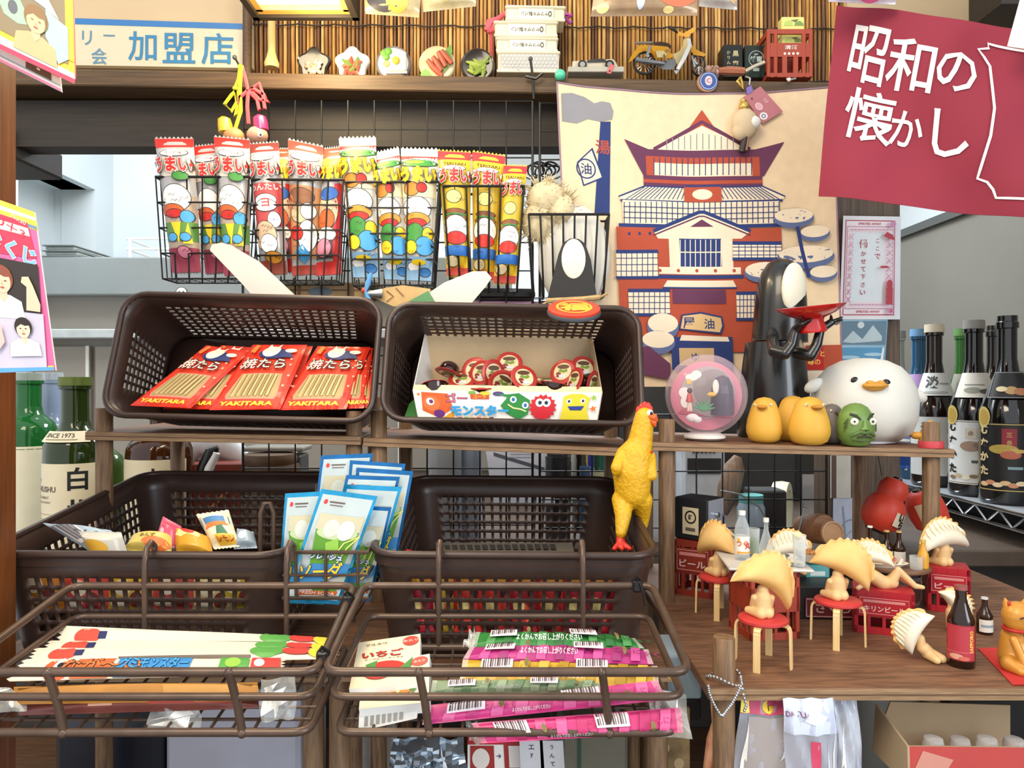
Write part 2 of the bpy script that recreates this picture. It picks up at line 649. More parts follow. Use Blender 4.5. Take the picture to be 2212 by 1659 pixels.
t = thing('storage_cabinet', 'dark storage cabinet in shadow behind the right wire grid', 'cabinet', (.55, 1.95, H - .29))
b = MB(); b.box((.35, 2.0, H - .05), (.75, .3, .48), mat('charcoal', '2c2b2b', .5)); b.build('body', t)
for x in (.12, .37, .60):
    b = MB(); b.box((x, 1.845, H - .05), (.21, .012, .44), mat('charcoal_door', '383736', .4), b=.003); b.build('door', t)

# ================================================================ rack units
def rack(name, label, frm, posts, boards, loc):
    t = thing(name, label, 'shelf rack', loc, 'stair-shaped wooden racks')
    for nm, (xl, xr, y0, y1, zl, zr) in boards:
        b = MB()
        th = .0115
        M = Mx.Translation(V(((xl + xr) / 2, (y0 + y1) / 2, (zl + zr) / 2))) @ Mx.Rotation(-math.atan2(zr - zl, xr - xl), 4, 'Y')
        b.box((0, 0, -th / 2), (xr - xl, y1 - y0, th), 'wood_shelf', M, b=.001)
        b.box((0, -(y1 - y0) / 2 - .0006, -th / 2), (xr - xl - .002, .0014, th * .9), 'wood_edge', M)
        b.box((0, -(y1 - y0) / 2 - .0014, -th * .5), (xr - xl - .002, .0005, .0012), 'wood_dark', M)
        b.build(nm, t)
    for x, y, z0, z1 in posts:
        b = MB()
        b.tube([(x, y, z0), (x, y, z1 - .001), (x, y, z1)], [.0108, .0108, .0100], 'wood_post', 18)
        b.build('post', t)
    return t


def ZA(unit, x):
    l = {1: (-.554, .0625, -.197, .0690), 2: (-.197, .0705, .160, .0845), 3: (.184, .0765, .583, .0860)}[unit]
    return H - (l[1] + (l[3] - l[1]) * (x - l[0]) / (l[2] - l[0]))


FB = H - .62
rack('display_rack', 'left wooden rack carrying the basket of red fish snack packets', None,
     [(-.545, .99, FB, H - .032), (-.211, .99, FB, H - .036), (-.535, 1.185, FB, H - .02), (-.22, 1.185, FB, H - .02), (-.54, .765, FB, H - .294), (-.205, .765, FB, H - .294)],
     [('shelf_board', (-.562, -.198, .975, 1.20, ZA(1, -.554), ZA(1, -.197))), ('lower_board', (-.562, -.198, .752, 1.20, H - ZB, H - ZB))], (-.38, .98, FB))
rack('display_rack', 'middle wooden rack carrying the basket with the box of jelly cups', None,
     [(-.178, .99, FB, H - .035), (.160, .99, FB, H - .046), (-.17, 1.185, FB, H - .03), (.158, 1.185, FB, H - .04), (-.178, .765, FB, H - .294), (.150, .765, FB, H - .294)],
     [('shelf_board', (-.1965, .1715, .975, 1.20, ZA(2, -.1965), ZA(2, .1715))), ('lower_board', (-.1965, .1665, .752, 1.20, H - ZB, H - ZB))], (0, .98, FB))
rack('display_rack', 'right wooden rack carrying the round figurines and toy diner scene', None,
     [(.2067, .99, FB, H - .047), (.560, .99, FB, H - .051), (.215, 1.185, FB, H - .06), (.556, 1.185, FB, H - .06), (.208, .727, FB, H - .248), (.60, .727, FB, H - .300)],
     [('shelf_board', (.184, .583, .975, 1.20, ZA(3, .184), ZA(3, .583))), ('lower_board', (.188, .72, .708, 1.20, H - ZB, H - ZB))], (.39, .98, FB))

# ================================================================ wire grids
def wire_grid(label, x0, x1, y, z0, z1):
    t = thing('wire_grid', label, 'wire grid', ((x0 + x1) / 2, y, z0), 'black wire grid panels')
    b = MB()
    b.tube([(x0, y, z0), (x1, y, z0), (x1, y, z1), (x0, y, z1)], .0026, 'black_wire', 8, True)
    b.build('frame', t)
    n = round((x1 - x0) / .0445)
    for i in range(1, n):
        b = MB(); x = x0 + (x1 - x0) * i / n
        b.tube([(x, y - .002, z0), (x, y - .002, z1)], .0013, 'black_wire', 6); b.build('upright_wire', t)
    m = round((z1 - z0) / .0475)
    for i in range(1, m):
        b = MB(); z = z1 - (z1 - z0) * i / m
        b.tube([(x0, y + .001, z), (x1, y + .001, z)], .0013, 'black_wire', 6); b.build('cross_wire', t)
    return t


wire_grid('black wire grid panel behind the hanging snack stick baskets', -.445, .034, 1.225, H - .28, H + .468)
wire_grid('black wire grid panel behind the printed cloth and figurine shelf', .046, .52, 1.225, H - .285, H + .465)

# ================================================================ brown plastic baskets
def basket(label, M, W, D, Hh, draft, rows, cw=.0088, gap=.0042, r=.03, group='brown perforated plastic baskets'):
    t = thing('plastic_basket', label, 'basket', M.to_translation(), group)
    T = Mx.Translation(V((0, 0, 0)))
    b = MB()

    def loop(w, d, rr, k=6):
        pts = []
        for cx, cy, a0 in ((w / 2 - rr, -d / 2 + rr, -PI / 2), (w / 2 - rr, d / 2 - rr, 0), (-w / 2 + rr, d / 2 - rr, PI / 2), (-w / 2 + rr, -d / 2 + rr, PI)):
            for i in range(k + 1):
                a = a0 + PI / 2 * i / k
                pts.append((cx + rr * math.cos(a), cy + rr * math.sin(a)))
        return pts
    # perimeter stations: straight runs hold alternating bar/hole columns
    st = []
    pitch = cw + gap
    for side in range(4):
        L = (W if side % 2 == 0 else D) - 2 * r
        n = max(1, int((L - gap) / pitch))
        mg = (L - n * pitch + gap) / 2
        st.append((side, 0.0, 0, 'c'))
        xs = [0, mg]
        for i in range(n):
            xs += [mg + i * pitch + cw, mg + (i + 1) * pitch] if i < n - 1 else [mg + i * pitch + cw]
        xs.append(L)
        for i, x in enumerate(xs):
            st.append((side, x / L, i, 's'))
        for i in range(1, 5):
            st.append((side, i / 5, -1, 'r'))
    cols = [q for q in st if q[3] != 'c']

    def pos(q, tt):
        side, f, i, kind = q
        sc = 1 - draft * (1 - tt)
        w, d, rr = W - 2 * draft * (1 - tt), D - 2 * draft * (1 - tt), r
        cs = [(w / 2 - rr, -d / 2 + rr), (w / 2 - rr, d / 2 - rr), (-w / 2 + rr, d / 2 - rr), (-w / 2 + rr, -d / 2 + rr)]
        st_ = [((-w / 2 + rr, -d / 2), (w / 2 - rr, -d / 2)), ((w / 2, -d / 2 + rr), (w / 2, d / 2 - rr)), ((w / 2 - rr, d / 2), (-w / 2 + rr, d / 2)), ((-w / 2, d / 2 - rr), (-w / 2, -d / 2 + rr))]
        if kind == 's':
            a, c = st_[side]
            return V((a[0] + (c[0] - a[0]) * f, a[1] + (c[1] - a[1]) * f, Hh * tt))
        a = -PI / 2 + side * PI / 2 + PI / 2 * f
        return V((cs[side][0] + rr * math.cos(a), cs[side][1] + rr * math.sin(a), Hh * tt))
    top = .80
    bot = .10
    zz = [0, bot]
    ph = (top - bot) / rows
    for i in range(rows):
        zz += [bot + ph * (i + .68), bot + ph * (i + 1)]
    zz.append(1.0)
    vs = [M @ pos(q, z) for q in cols for z in zz]
    nz = len(zz)
    fs = []
    for i in range(len(cols)):
        j = (i + 1) % len(cols)
        a, c = cols[i], cols[j]
        for k in range(nz - 1):
            hole = a[3] == 's' and c[3] == 's' and a[0] == c[0] and a[2] % 2 == 1 and c[2] % 2 == 0 and c[2] < 400 and k % 2 == 1 and 0 < k < nz - 2
            if hole:
                continue
            fs.append((i * nz + k, j * nz + k, j * nz + k + 1, i * nz + k + 1))
    b.add(vs, fs, 'brown_plastic')
    # floor with slots
    w, d = W - 2 * draft, D - 2 * draft
    nx, ny = int(w / .022), int(d / .022)
    lp = [V((*p, 0.0)) for p in loop(w, d, r)]
    b.add([M @ p for p in lp], [tuple(range(len(lp)))[::-1]], 'brown_plastic')
    b.build('body', t, smooth=True, ang=.6, mods=(('SOLIDIFY', {'thickness': .0022, 'offset': 0}),))
    b = MB()
    rim = [M @ V((x, y, Hh)) for x, y in loop(W + .004, D + .004, r)]
    b.tube(rim, .0042, 'brown_plastic', 8, True)
    up = (M.to_3x3() @ V((0, 0, -1))).normalized()
    n = len(rim)
    b.add([p for q in rim for p in (q, q + up * .013)], [(2 * i, 2 * ((i + 1) % n), 2 * ((i + 1) % n) + 1, 2 * i + 1) for i in range(n)], 'brown_plastic')
    b.build('rim', t, ang=.8)
    return t


def frame3(o, xd, yd, zd=None):
    x = V(xd).normalized()
    z = x.cross(V(yd)).normalized()
    y = z.cross(x)
    M = Mx.Identity(4)
    for i in range(3):
        M[i][0], M[i][1], M[i][2], M[i][3] = x[i], y[i], z[i], o[i]
    return M


def basket_at(label, FL, FR, BL, BR, Hh, draft, rows, **k):
    """rim corners front-left, front-right, back-left, back-right"""
    FL, FR, BL, BR = map(V, (FL, FR, BL, BR))
    xd = (FR - FL) + (BR - BL)
    yd = (BL - FL) + (BR - FR)
    W, D = ((FR - FL).length + (BR - BL).length) / 2, ((BL - FL).length + (BR - FR).length) / 2
    M = frame3((FL + FR + BL + BR) / 4, xd, yd)
    M = M @ Mx.Translation(V((0, 0, -Hh)))
    return basket(label, M, W, D, Hh, draft, rows, **k), M, W, D


TB1 = basket_at('brown perforated basket tipped forward holding red fish snack packets', P(227, 890, .95), P(802, 910, .95), P(270, 640, 1.0), P(817, 648, 1.0), .118, .016, 9)
TB2 = basket_at('brown perforated basket tipped forward holding the box of jelly cups', P(826, 900, .95), P(1376, 915, .95), P(848, 662, 1.0), P(1384, 668, 1.0), .118, .016, 9)
LB1 = basket_at('brown perforated basket of mixed small candy bags at far left', P(-125, 1195, .757), P(552, 1192, .757), P(380, 1022, 1.085), P(805, 1030, 1.085), .112, .012, 6)
LB2 = basket_at('deep brown perforated basket the rubber chicken hangs over', P(799, 1197, .757), P(1428, 1200, .757), P(897, 1032, 1.085), P(1318, 1036, 1.085), .112, .012, 6)

# ================================================================ wire trays in front
def tray(label, xl, xr, xbl, xbr, side):
    """front rods at .58, back rods at .735"""
    zf1, zf2, zb1, zb2 = H - .2255, H - .2765, H - .2000, H - .2610
    yf, yb = .58, .735
    t = thing('wire_tray', label, 'wire tray', ((xl + xr) / 2, .66, zf2), 'brown wire trays hooked on the lower baskets')
    r = .014

    def ring(zf, zb, ins=0):
        c = [(xl + ins, yf + ins, zf), (xr - ins, yf + ins, zf), (xbr - ins, yb, zb), (xbl + ins, yb, zb)]
        pts = []
        for i in range(4):
            p, a, q = V(c[i]), V(c[i - 1]), V(c[(i + 1) % 4])
            u, v = (a - p).normalized() * r, (q - p).normalized() * r
            for k in range(6):
                s = k / 5
                pts.append((p + u) * (1 - s) ** 2 + p * 2 * s * (1 - s) + (p + v) * s * s)
        return pts
    for nm, zf, zb, ins, rad in (('top_rod', zf1, zb1, 0, .0036), ('middle_rod', (zf1 + zf2) / 2 + .0045, (zb1 + zb2) / 2, .004, .0031), ('bottom_rod', zf2, zb2, .008, .0034)):
        b = MB(); b.tube(ring(zf, zb, ins), rad, 'brown_wire', 10, True); b.build(nm, t)
    for f in (.26, .76):
        x = xl + (xr - xl) * f
        b = MB()
        b.tube([(x, yf - .002, zf1 + .001), (x + .004, yf + .004, (zf1 + zf2) / 2), (x + .007, yf + .008, zf2 - .001)], .0033, 'brown_wire', 10)
        b.ell((x, yf - .001, zf1), .0042, 'brown_wire', 10); b.ell((x + .007, yf + .007, zf2), .0042, 'brown_wire', 10)
        b.build('front_upright', t)
        x = xbl + (xbr - xbl) * f
        b = MB()
        b.tube([(x, yb, zb2), (x, yb - .001, zb1), (x, yb - .001, zb1 + .022), (x, yb + .003, zb1 + .036), (x, yb + .012, zb1 + .0405), (x, yb + .019, zb1 + .036), (x, yb + .0205, zb1 + .02)], .003, 'brown_wire', 10)
        b.build('hook', t)
    n = 16
    b = MB()
    for i in range(1, n):
        s = i / n
        b.tube([(xl + (xr - xl) * s, yf + .008, zf2), (xbl + (xbr - xbl) * s, yb, zb2)], .0013, 'brown_wire', 6)
    for j in range(1, 8):
        s = j / 8
        y, z = yf + .008 + (yb - yf - .008) * s, zf2 + (zb2 - zf2) * s
        b.tube([(xl + .008 + (xbl - xl) * s, y, z), (xr - .008 + (xbr - xr) * s, y, z)], .0015, 'brown_wire', 6)
    b.build('mesh_bottom', t)
    return t


tray('brown wire tray at left holding long white gummy candy strips', -.436, -.153, -.437, -.156, -1)
tray('brown wire tray at right holding pink and green konjac sticks', -.147, .139, -.147, .139, 1)
# ================================================================ hanging wire baskets
def hang_basket(label, px0, px1, pyt, pyb, yf=1.165, yb=1.215, kind='grid', tap=.011):
    p0, p1 = P(px0, pyt, yf), P(px1, pyb, yf)
    x0, x1, zt, zb = p0.x, p1.x, p0.z, p1.z
    t = thing('wire_basket', label, 'wire basket', ((x0 + x1) / 2, (yf + yb) / 2, zb), 'small black wire baskets hung on the grid')
    b = MB()
    b.tube([(x0, yf, zt), (x1, yf, zt), (x1, yb, zt), (x0, yb, zt)], .0022, 'black_wire', 8, True)
    b.build('top_rod', t)
    if kind == 'grid':
        for k in range(1, 5):
            s = k / 4
            z, i = zt + (zb - zt) * s, tap * s
            b = MB(); b.tube([(x0 + i, yf, z), (x1 - i, yf, z), (x1 - i, yb, z), (x0 + i, yb, z)], .0014, 'black_wire', 6, True)
            b.build('cross_wire', t)
        n = 6
        for k in range(n + 1):
            f = k / n
            b = MB(); b.tube([(x0 + (x1 - x0) * f, yf, zt), (x0 + tap + (x1 - x0 - 2 * tap) * f, yf, zb), (x0 + tap + (x1 - x0 - 2 * tap) * f, yb, zb), (x0 + (x1 - x0) * f, yb, zt)], .0013, 'black_wire', 6)
            b.build('upright_wire', t)
        for k in (.33, .66):
            b = MB(); y = yf + (yb - yf) * k
            b.tube([(x0, y, zt), (x0 + tap, y, zb), (x1 - tap, y, zb), (x1, y, zt)], .0013, 'black_wire', 6)
            b.build('side_wire', t)
    else:
        n = 7
        for k in range(n + 1):
            f = k / n
            x, x2 = x0 + (x1 - x0) * f, x0 + tap + (x1 - x0 - 2 * tap) * f
            b = MB(); b.tube([(x, yf, zt), (x2, yf + .004, zb + .008), (x2, yf + .010, zb), (x2, yb, zb), (x, yb, zt)], .0016, 'black_wire', 6)
            b.build('upright_wire', t)
        for k in (.35, .7):
            b = MB(); y = yf + (yb - yf) * k
            b.tube([(x0, y, zt), (x0 + tap, y, zb), (x1 - tap, y, zb), (x1, y, zt)], .0014, 'black_wire', 6)
            b.build('side_wire', t)
    return t


hang_basket('black wire basket at far left holding red topped snack sticks', 336, 538, 382, 602)
hang_basket('black wire basket second from left with brown and yellow lettered snack sticks', 543, 742, 388, 606)
hang_basket('black wire basket third from left holding white topped snack sticks', 747, 948, 393, 616)
hang_basket('narrow black wire basket holding the yellow teriyaki snack sticks', 957, 1132, 402, 624, kind='bars')
hang_basket('black wire basket holding the fluffy cream plush at the printed cloth', 1142, 1316, 463, 640, kind='bars', tap=.008)

# ================================================================ corn snack sticks
silver = mat('film_silver', 'b9b6b4', 0.28, .15, noise=.12, scale=20)
film_w = mat('film_white', 'd9d4c8', 0.28, noise=.05)
gold = mat('film_yellow', 'efc52e', 0.3, noise=.06)


def art(kind, sd):
    r = random.Random(sd)
    red, dk, yl, bl, gr, pk, wh = K('d3261c'), K('2a211d'), K('f3cf1f'), K('4aa3dc'), K('3f8f3c'), K('e08aa0'), K('fbf8f0')
    it = []
    if kind == 'tako':
        it += [('r', 0, .93, 1, 1, K('cf2a20'), 12, 3), ('e', .5, .885, .36, .028, wh), ('t', 'たこ焼味', .5, .885, .026, K('6b3a2a')),
               ('r', 0, .70, 1, .845, K('e9dccb'), 12, 4), ('r', 0, .10, 1, .56, K('b9a48e'), 12, 8), ('e', .5, .54, .40, .10, wh), ('e', .36, .45, .34, .045, K('d8642a')), ('e', .42, .425, .26, .03, red),
               ('e', .78, .40, .18, .045, bl), ('r', 0, .22, 1, .36, K('5c8a3d'), 12, 4), ('p', [(.3, .36), (.5, .2), (.6, .36)], yl), ('p', [(.62, .2), (.8, .36), (.9, .2)], yl),
               ('e', .3, .25, .15, .03, bl), ('e', .7, .25, .15, .03, bl), ('r', 0, .0, 1, .17, K('a34257'), 12, 4), ('e', .6, .14, .2, .04, pk), ('e', .7, .70, .2, .03, gr)]
        tc, oc = red, wh
    elif kind == 'mentai':
        it += [('r', 0, .93, 1, 1, K('8f3528'), 12, 3), ('e', .45, .885, .38, .03, wh), ('t', 'めんたい味', .45, .885, .024, K('6b3a2a')), ('r', 0, .35, 1, .68, K('c04a4a'), 12, 6),
               ('t', 'めんたい', .5, .65, .05, wh), ('e', .5, .55, .36, .045, wh), ('e', .5, .51, .36, .045, wh), ('t', 'ヨ', .5, .53, .06, red), ('e', .75, .40, .2, .06, wh), ('t', 'うまい', .75, .40, .02, K('2f62b5')),
               ('e', .4, .28, .4, .11, K('d9b493')), ('e', .5, .22, .3, .07, wh), ('r', 0, 0, 1, .1, K('8b4030'), 12, 3), ('e', .6, .12, .3, .04, K('d9922e'))]
        tc, oc = red, wh
    elif kind == 'tonkatsu':
        it += [('r', 0, .93, 1, 1, K('a6462f'), 12, 3), ('e', .5, .885, .4, .03, wh), ('t', 'とんかつソース味', .5, .885, .02, K('6b3a2a')), ('r', 0, .12, 1, .66, K('c98c5c'), 12, 8),
               ('e', .45, .58, .4, .06, K('8a5a3c')), ('e', .4, .45, .3, .07, K('e9c79a')), ('e', .68, .47, .24, .06, wh), ('e', .66, .28, .3, .12, wh), ('e', .3, .3, .22, .05, red), ('p', [(.2, .16), (.5, .22), (.8, .14), (.5, .08)], bl), ('r', 0, 0, 1, .07, K('a33a2c'), 12, 3)]
        tc, oc = red, wh
    elif kind == 'cheese':
        it += [('r', 0, .92, 1, 1, K('b4502a'), 12, 3), ('r', 0, .78, 1, .92, K('e7a63a'), 12, 4), ('r', .7, .1, 1, .7, K('c72c2c'), 6, 8), ('e', .45, .50, .42, .16, K('e3c6a2')), ('e', .45, .62, .4, .05, K('2f66b8')), ('e', .4, .42, .34, .08, K('d8642a')),
               ('e', .4, .30, .42, .06, wh), ('r', 0, .12, .7, .26, K('4b423c'), 8, 4), ('e', .35, .2, .3, .07, pk), ('r', 0, 0, 1, .1, K('c62f2a'), 12, 3)]
        tc, oc = yl, dk
    elif kind == 'salad':
        it += [('r', 0, .945, 1, 1, K('eceeea'), 12, 3), ('r', 0, .92, 1, .945, K('c22c26'), 12, 2), ('e', .5, .885, .5, .03, gr), ('e', .4, .895, .25, .015, K('8fc23c')), ('r', 0, .62, 1, .75, K('f0e2b8'), 12, 4), ('e', .3, .68, .22, .05, K('d68a30')), ('e', .6, .69, .14, .035, red),
               ('e', .45, .53, .42, .09, wh), ('e', .45, .45, .40, .05, K('e09a35')), ('e', .45, .425, .30, .03, red), ('e', .4, .33, .3, .09, gr), ('e', .8, .34, .16, .05, yl), ('e', .7, .25, .3, .07, bl), ('e', .25, .24, .2, .05, yl), ('r', 0, .0, 1, .17, K('8fb8d8'), 12, 4), ('e', .3, .1, .2, .03, wh), ('e', .7, .06, .2, .03, K('3f7fc4')), ('e', .5, .13, .25, .02, yl)]
        tc, oc = yl, dk
    else:
        it += [('r', 0, .93, 1, 1, K('c9252b'), 12, 3), ('t', 'TERIYAKI', .5, .895, .026, K('4a2a14')), ('e', .5, .855, .34, .022, wh), ('t', 'バーガー味', .5, .855, .018, red), ('r', 0, .45, 1, .74, K('d9b62f'), 12, 6), ('e', .45, .62, .25, .05, K('f6e58a')), ('e', .5, .50, .36, .022, K('8a4f24')), ('e', .5, .475, .36, .014, gr), ('e', .5, .45, .38, .022, K('a86a30')),
               ('e', .5, .37, .44, .10, wh), ('e', .5, .29, .38, .05, red), ('r', 0, .15, 1, .23, K('2e6fc0'), 12, 3), ('e', .3, .11, .25, .04, K('f2dfae')), ('r', 0, 0, 1, .06, K('c53a2c'), 12, 3), ('t', 'うまい', .6, .07, .02, red)]
        tc, oc = red, wh
    o = []
    for q in it:      # dark contour round every printed shape
        if q[0] == 'e' and q[4] > .02:
            o.append(('e', q[1], q[2], q[3] + .022, q[4] + .0055, dk))
        o.append(q)
    for i in range(7):
        u, v = r.uniform(.1, .8), r.uniform(.1, .6)
        o.append(('l', [(u, v), (u + .08, v + .012), (u + .12, v - .006), (u + .2, v + .01)], .0035, dk))
    o.append(('t', 'うまい', .5, .785, .105, dk, {'wu': 1.0, 'off': .115}))
    o.append(('t', 'うまい', .5, .785, .105, tc, {'out': oc if oc is wh else tc, 'oo': .085, 'wu': 1.0, 'off': .045}))
    return o


G_ST = 'puffed corn snack sticks standing in the wire baskets'
for lab, kind, cs, d, skin in (
    ('red topped takoyaki snack stick standing leftmost in the wire baskets', 'tako', ((374, 590), (436, 588), (418, 300), (334, 300)), 1.178, silver),
    ('dark red topped snack stick leaning right, second from the left', 'tako', ((446, 592), (500, 588), (474, 312), (414, 318)), 1.196, silver),
    ('takoyaki snack stick with wide open red top, third from the left', 'tako', ((486, 596), (540, 594), (540, 303), (462, 296)), 1.178, silver),
    ('brown topped snack stick with red mentaiko lettering in the second basket', 'mentai', ((566, 594), (622, 592), (602, 308), (537, 312)), 1.180, silver),
    ('orange brown snack stick tucked behind the mentaiko stick', 'cheese', ((604, 588), (648, 588), (628, 322), (592, 322)), 1.202, silver),
    ('snack stick with slanting tan tonkatsu top in the second basket', 'tonkatsu', ((632, 596), (688, 592), (699, 318), (622, 302)), 1.184, silver),
    ('red and brown snack stick with yellow lettering in the second basket', 'cheese', ((682, 596), (738, 592), (744, 318), (700, 322)), 1.184, silver),
    ('tallest white topped salad snack stick with yellow letters in the third basket', 'salad', ((760, 600), (822, 600), (812, 298), (732, 300)), 1.182, film_w),
    ('yellow lettered snack stick with creased slanting top in the third basket', 'salad', ((832, 604), (890, 606), (862, 320), (800, 334)), 1.186, film_w),
    ('white topped salad snack stick at right end of the third basket', 'salad', ((878, 606), (936, 608), (946, 324), (866, 322)), 1.180, film_w),
    ('yellow teriyaki snack stick at left of the narrow basket', 'teri', ((966, 596), (1014, 596), (1018, 330), (945, 326)), 1.182, gold),
    ('yellow teriyaki snack stick with crimson top in middle of narrow basket', 'teri', ((1022, 604), (1066, 604), (1092, 338), (1020, 328)), 1.190, gold),
    ('shorter yellow teriyaki snack stick at right of the narrow basket', 'teri', ((1066, 612), (1114, 612), (1139, 360), (1088, 358)), 1.180, gold),
):
    c = PQ(cs, d)
    b, q = pouch(c, skin, art(kind, len(lab)), th=.017, zig=9, tube=True, zw=.018)
    solo(b, 'snack_stick', lab, 'snack', c[0], G_ST, ang=.9)

# ================================================================ red dried fish snack packets
red_film = mat('film_red', 'd8301d', .25, noise=.08)


def tara(lab, cs, ds):
    wh, dk, nv = K('fbf3dc'), K('20140e'), K('23356e')
    it = [('r', .05, .02, .95, .97, K('df3a20'), 8, 8), ('p', [(.15, .13), (.85, .13), (.88, .18), (.82, .50), (.18, .50), (.12, .18)], K('f0907a')), ('p', [(.17, .145), (.83, .145), (.86, .185), (.80, .49), (.20, .49), (.14, .185)], K('b59a63'))]
    for i in range(7):
        u = .19 + i * .086
        it.append(('p', [(u, .16), (u + .01, .16), (u + .014, .48), (u + .005, .48)], K('80683c')))
        it.append(('p', [(u + .02, .16), (u + .055, .16), (u + .058, .48), (u + .026, .48)], K('cdb47c')))
    it += [('e', .55, .80, .27, .09, nv), ('e', .47, .84, .15, .10, wh), ('p', [(.36, .9), (.38, .98), (.45, .92)], wh), ('p', [(.52, .92), (.58, .98), (.58, .9)], wh), ('e', .8, .85, .10, .04, wh), ('p', [(.62, .72), (.9, .74), (.78, .84)], nv), ('p', [(.1, .84), (.2, .8), (.2, .95), (.12, .97)], K('ef8a3c'))]
    for i, (u, v) in enumerate(((.1, .6), (.9, .62), (.92, .3), (.06, .3), (.14, .72), (.88, .7), (.94, .45))):
        it.append(('e', u, v, .018, .014, K('f7b7a0')))
    it += [('t', '焼たら', .47, .62, .15, wh, {'out': dk, 'oo': .06, 'wu': .70, 'off': .01}), ('t', 'YAKITARA', .5, .05, .05, K('f7c52c'), {'wu': .74, 'off': .04})]
    c = PQ(cs, ds)
    b, q = pouch(c, red_film, it, th=.005, zig=0)
    b.v = [p + (V((0, 0, 0))) for p in b.v]
    return solo(b, 'fish_snack_packet', lab, 'snack packet', c[0], 'red fish snack packets in the left tipped basket', ang=.9)


tara('red fish snack packet half hidden at the right basket wall', ((738, 884), (806, 880), (812, 770), (752, 765)), (.985, .985, 1.075, 1.075))
tara('red fish snack packet peeking out right of the rightmost full packet', ((700, 884), (786, 882), (806, 752), (738, 750)), (.98, .98, 1.07, 1.07))
tara('rightmost fully shown red fish snack packet', ((600, 886), (748, 884), (800, 750), (686, 748)), (.972, .972, 1.06, 1.06))
tara('red fish snack packet layered just behind the middle one', ((520, 886), (622, 884), (676, 748), (590, 748)), (.982, .982, 1.07, 1.07))
tara('middle red fish snack packet in the tipped basket', ((452, 886), (606, 884), (664, 745), (546, 745)), (.970, .970, 1.055, 1.055))
tara('red fish snack packet sandwiched between left and middle packets', ((352, 884), (470, 884), (566, 752), (478, 746)), (.980, .980, 1.07, 1.07))
tara('leftmost red fish snack packet fallen to the left with glare', ((281, 876), (412, 882), (540, 760), (446, 746)), (.968, .968, 1.05, 1.05))

# ================================================================ box of jelly cups
t = thing('display_box', 'open cardboard box printed with cartoon monsters, full of jelly cups', 'box', P(1100, 903, 1.0))
fl = PQ(((905, 905), (1290, 907), (1300, 848), (893, 843)), (.988, .988, .984, .984))
bk = PQ(((940, 850), (1270, 850), (1276, 716), (920, 716)), (1.062, 1.062, 1.07, 1.07))
wh, dk = K('f8f5ee'), K('1d1612')
it = [('p', [(.04, .95), (.18, .9), (.2, .4), (.12, .05), (.03, .3)], K('e0632a')), ('e', .085, .55, .045, .26, K('ea7840')), ('e', .08, .62, .022, .13, wh), ('e', .085, .62, .011, .07, K('7a2f6d')), ('e', .12, .2, .03, .14, K('6b2f80')), ('p', [(.13, .02), (.2, .02), (.2, .3)], K('e9a22c')),
      ('t', 'ゴー', .225, .76, .30, K('ee6f95'), {'out': dk, 'oo': .055, 'wu': .11, 'off': .02}), ('r', .30, .72, .40, .90, K('d2592c')), ('t', 'コーラ', .35, .81, .12, K('f3d23b')), ('e', .31, .95, .02, .06, K('7bb04a')), ('e', .38, .93, .03, .07, K('d9d13e')), ('e', .45, .92, .03, .08, K('5a3a8a')),
      ('p', [(.46, .5), (.50, .8), (.42, .95), (.5, .9), (.56, .95), (.62, .7), (.61, .2), (.56, .0), (.5, .2)], K('2e8a3e')), ('e', .53, .72, .018, .12, wh), ('e', .53, .72, .009, .07, K('2a6fb5')), ('e', .595, .52, .018, .12, wh), ('e', .595, .52, .009, .07, K('2a6fb5')), ('l', [(.5, .55), (.53, .42), (.57, .38), (.6, .3)], .05, K('f2e3a8'))]
star = lambda cx, cy, r, a, n=16, k=.82: [(cx + r * (1 if i % 2 else k) * math.cos(2 * PI * i / (2 * n)), cy + r * a * (1 if i % 2 else k) * math.sin(2 * PI * i / (2 * n))) for i in range(2 * n)]
it += [('p', star(.69, .45, .078, 6.2), K('cf2430')), ('e', .672, .62, .022, .15, wh), ('e', .71, .62, .022, .15, wh), ('e', .674, .62, .010, .07, K('223344')), ('e', .708, .62, .010, .07, K('223344')),
       ('p', [(.79, .02), (.80, .5), (.80, .85), (.84, .95), (.9, .95), (.94, .82), (.93, .4), (.95, .02)], K('e6d431')), ('e', .83, .68, .014, .09, wh), ('e', .83, .68, .007, .05, K('223344')), ('e', .905, .7, .014, .09, wh), ('e', .905, .7, .007, .05, K('223344')), ('p', [(.825, .5), (.915, .52), (.9, .36), (.84, .36)], K('2b3f8f')),
       ('p', star(.965, .42, .022, 6, 5, .45), K('e07a2b')), ('p', star(.96, .82, .02, 6, 5, .45), K('9bc24a')), ('p', star(.025, .88, .012, 6, 5, .45), K('e07a2b'))]
it += [('t', 'モンスター', .345, .33, .34, K('2f9fdd'), {'out': dk, 'oo': .055, 'wu': .31, 'off': .06})]
for i, cc in enumerate(('d2592c', '8fb03f', 'e9a22c', 'd2592c', 'e9a22c', '5a3a22')):
    it.append(('r', .22 + i * .035, .02, .245 + i * .035, .1, K(cc)))
b, q = sheet(fl, wh, it, thick=.0012, side=mat('card_cream', 'eed9a4', .6))
lip = Quad([fl[3], fl[2], fl[2] + V((0, .004, .0075)), fl[3] + V((0, .004, .0075))])
b.grid(lambda u, v: lip(u, v), 6, 1, 'card_cream')
b.build('front_panel', t)
b, q = sheet(bk, 'kraft', (), thick=.0012); b.build('back_panel', t)
fp = [bk[3], bk[2], bk[2] + V((-.004, .03, .006)), bk[3] + V((.012, .03, .006))]
b, q = sheet(fp, mat('kraft_grey', '9d8b70', .75), (), thick=.001); b.build('top_flap', t)
b, q = sheet([fl[0], bk[0], bk[3], fl[3]][::1], mat('card_side', 'd8d4cc', .6), (), thick=.0012, back='card'); b.build('side_panel', t)
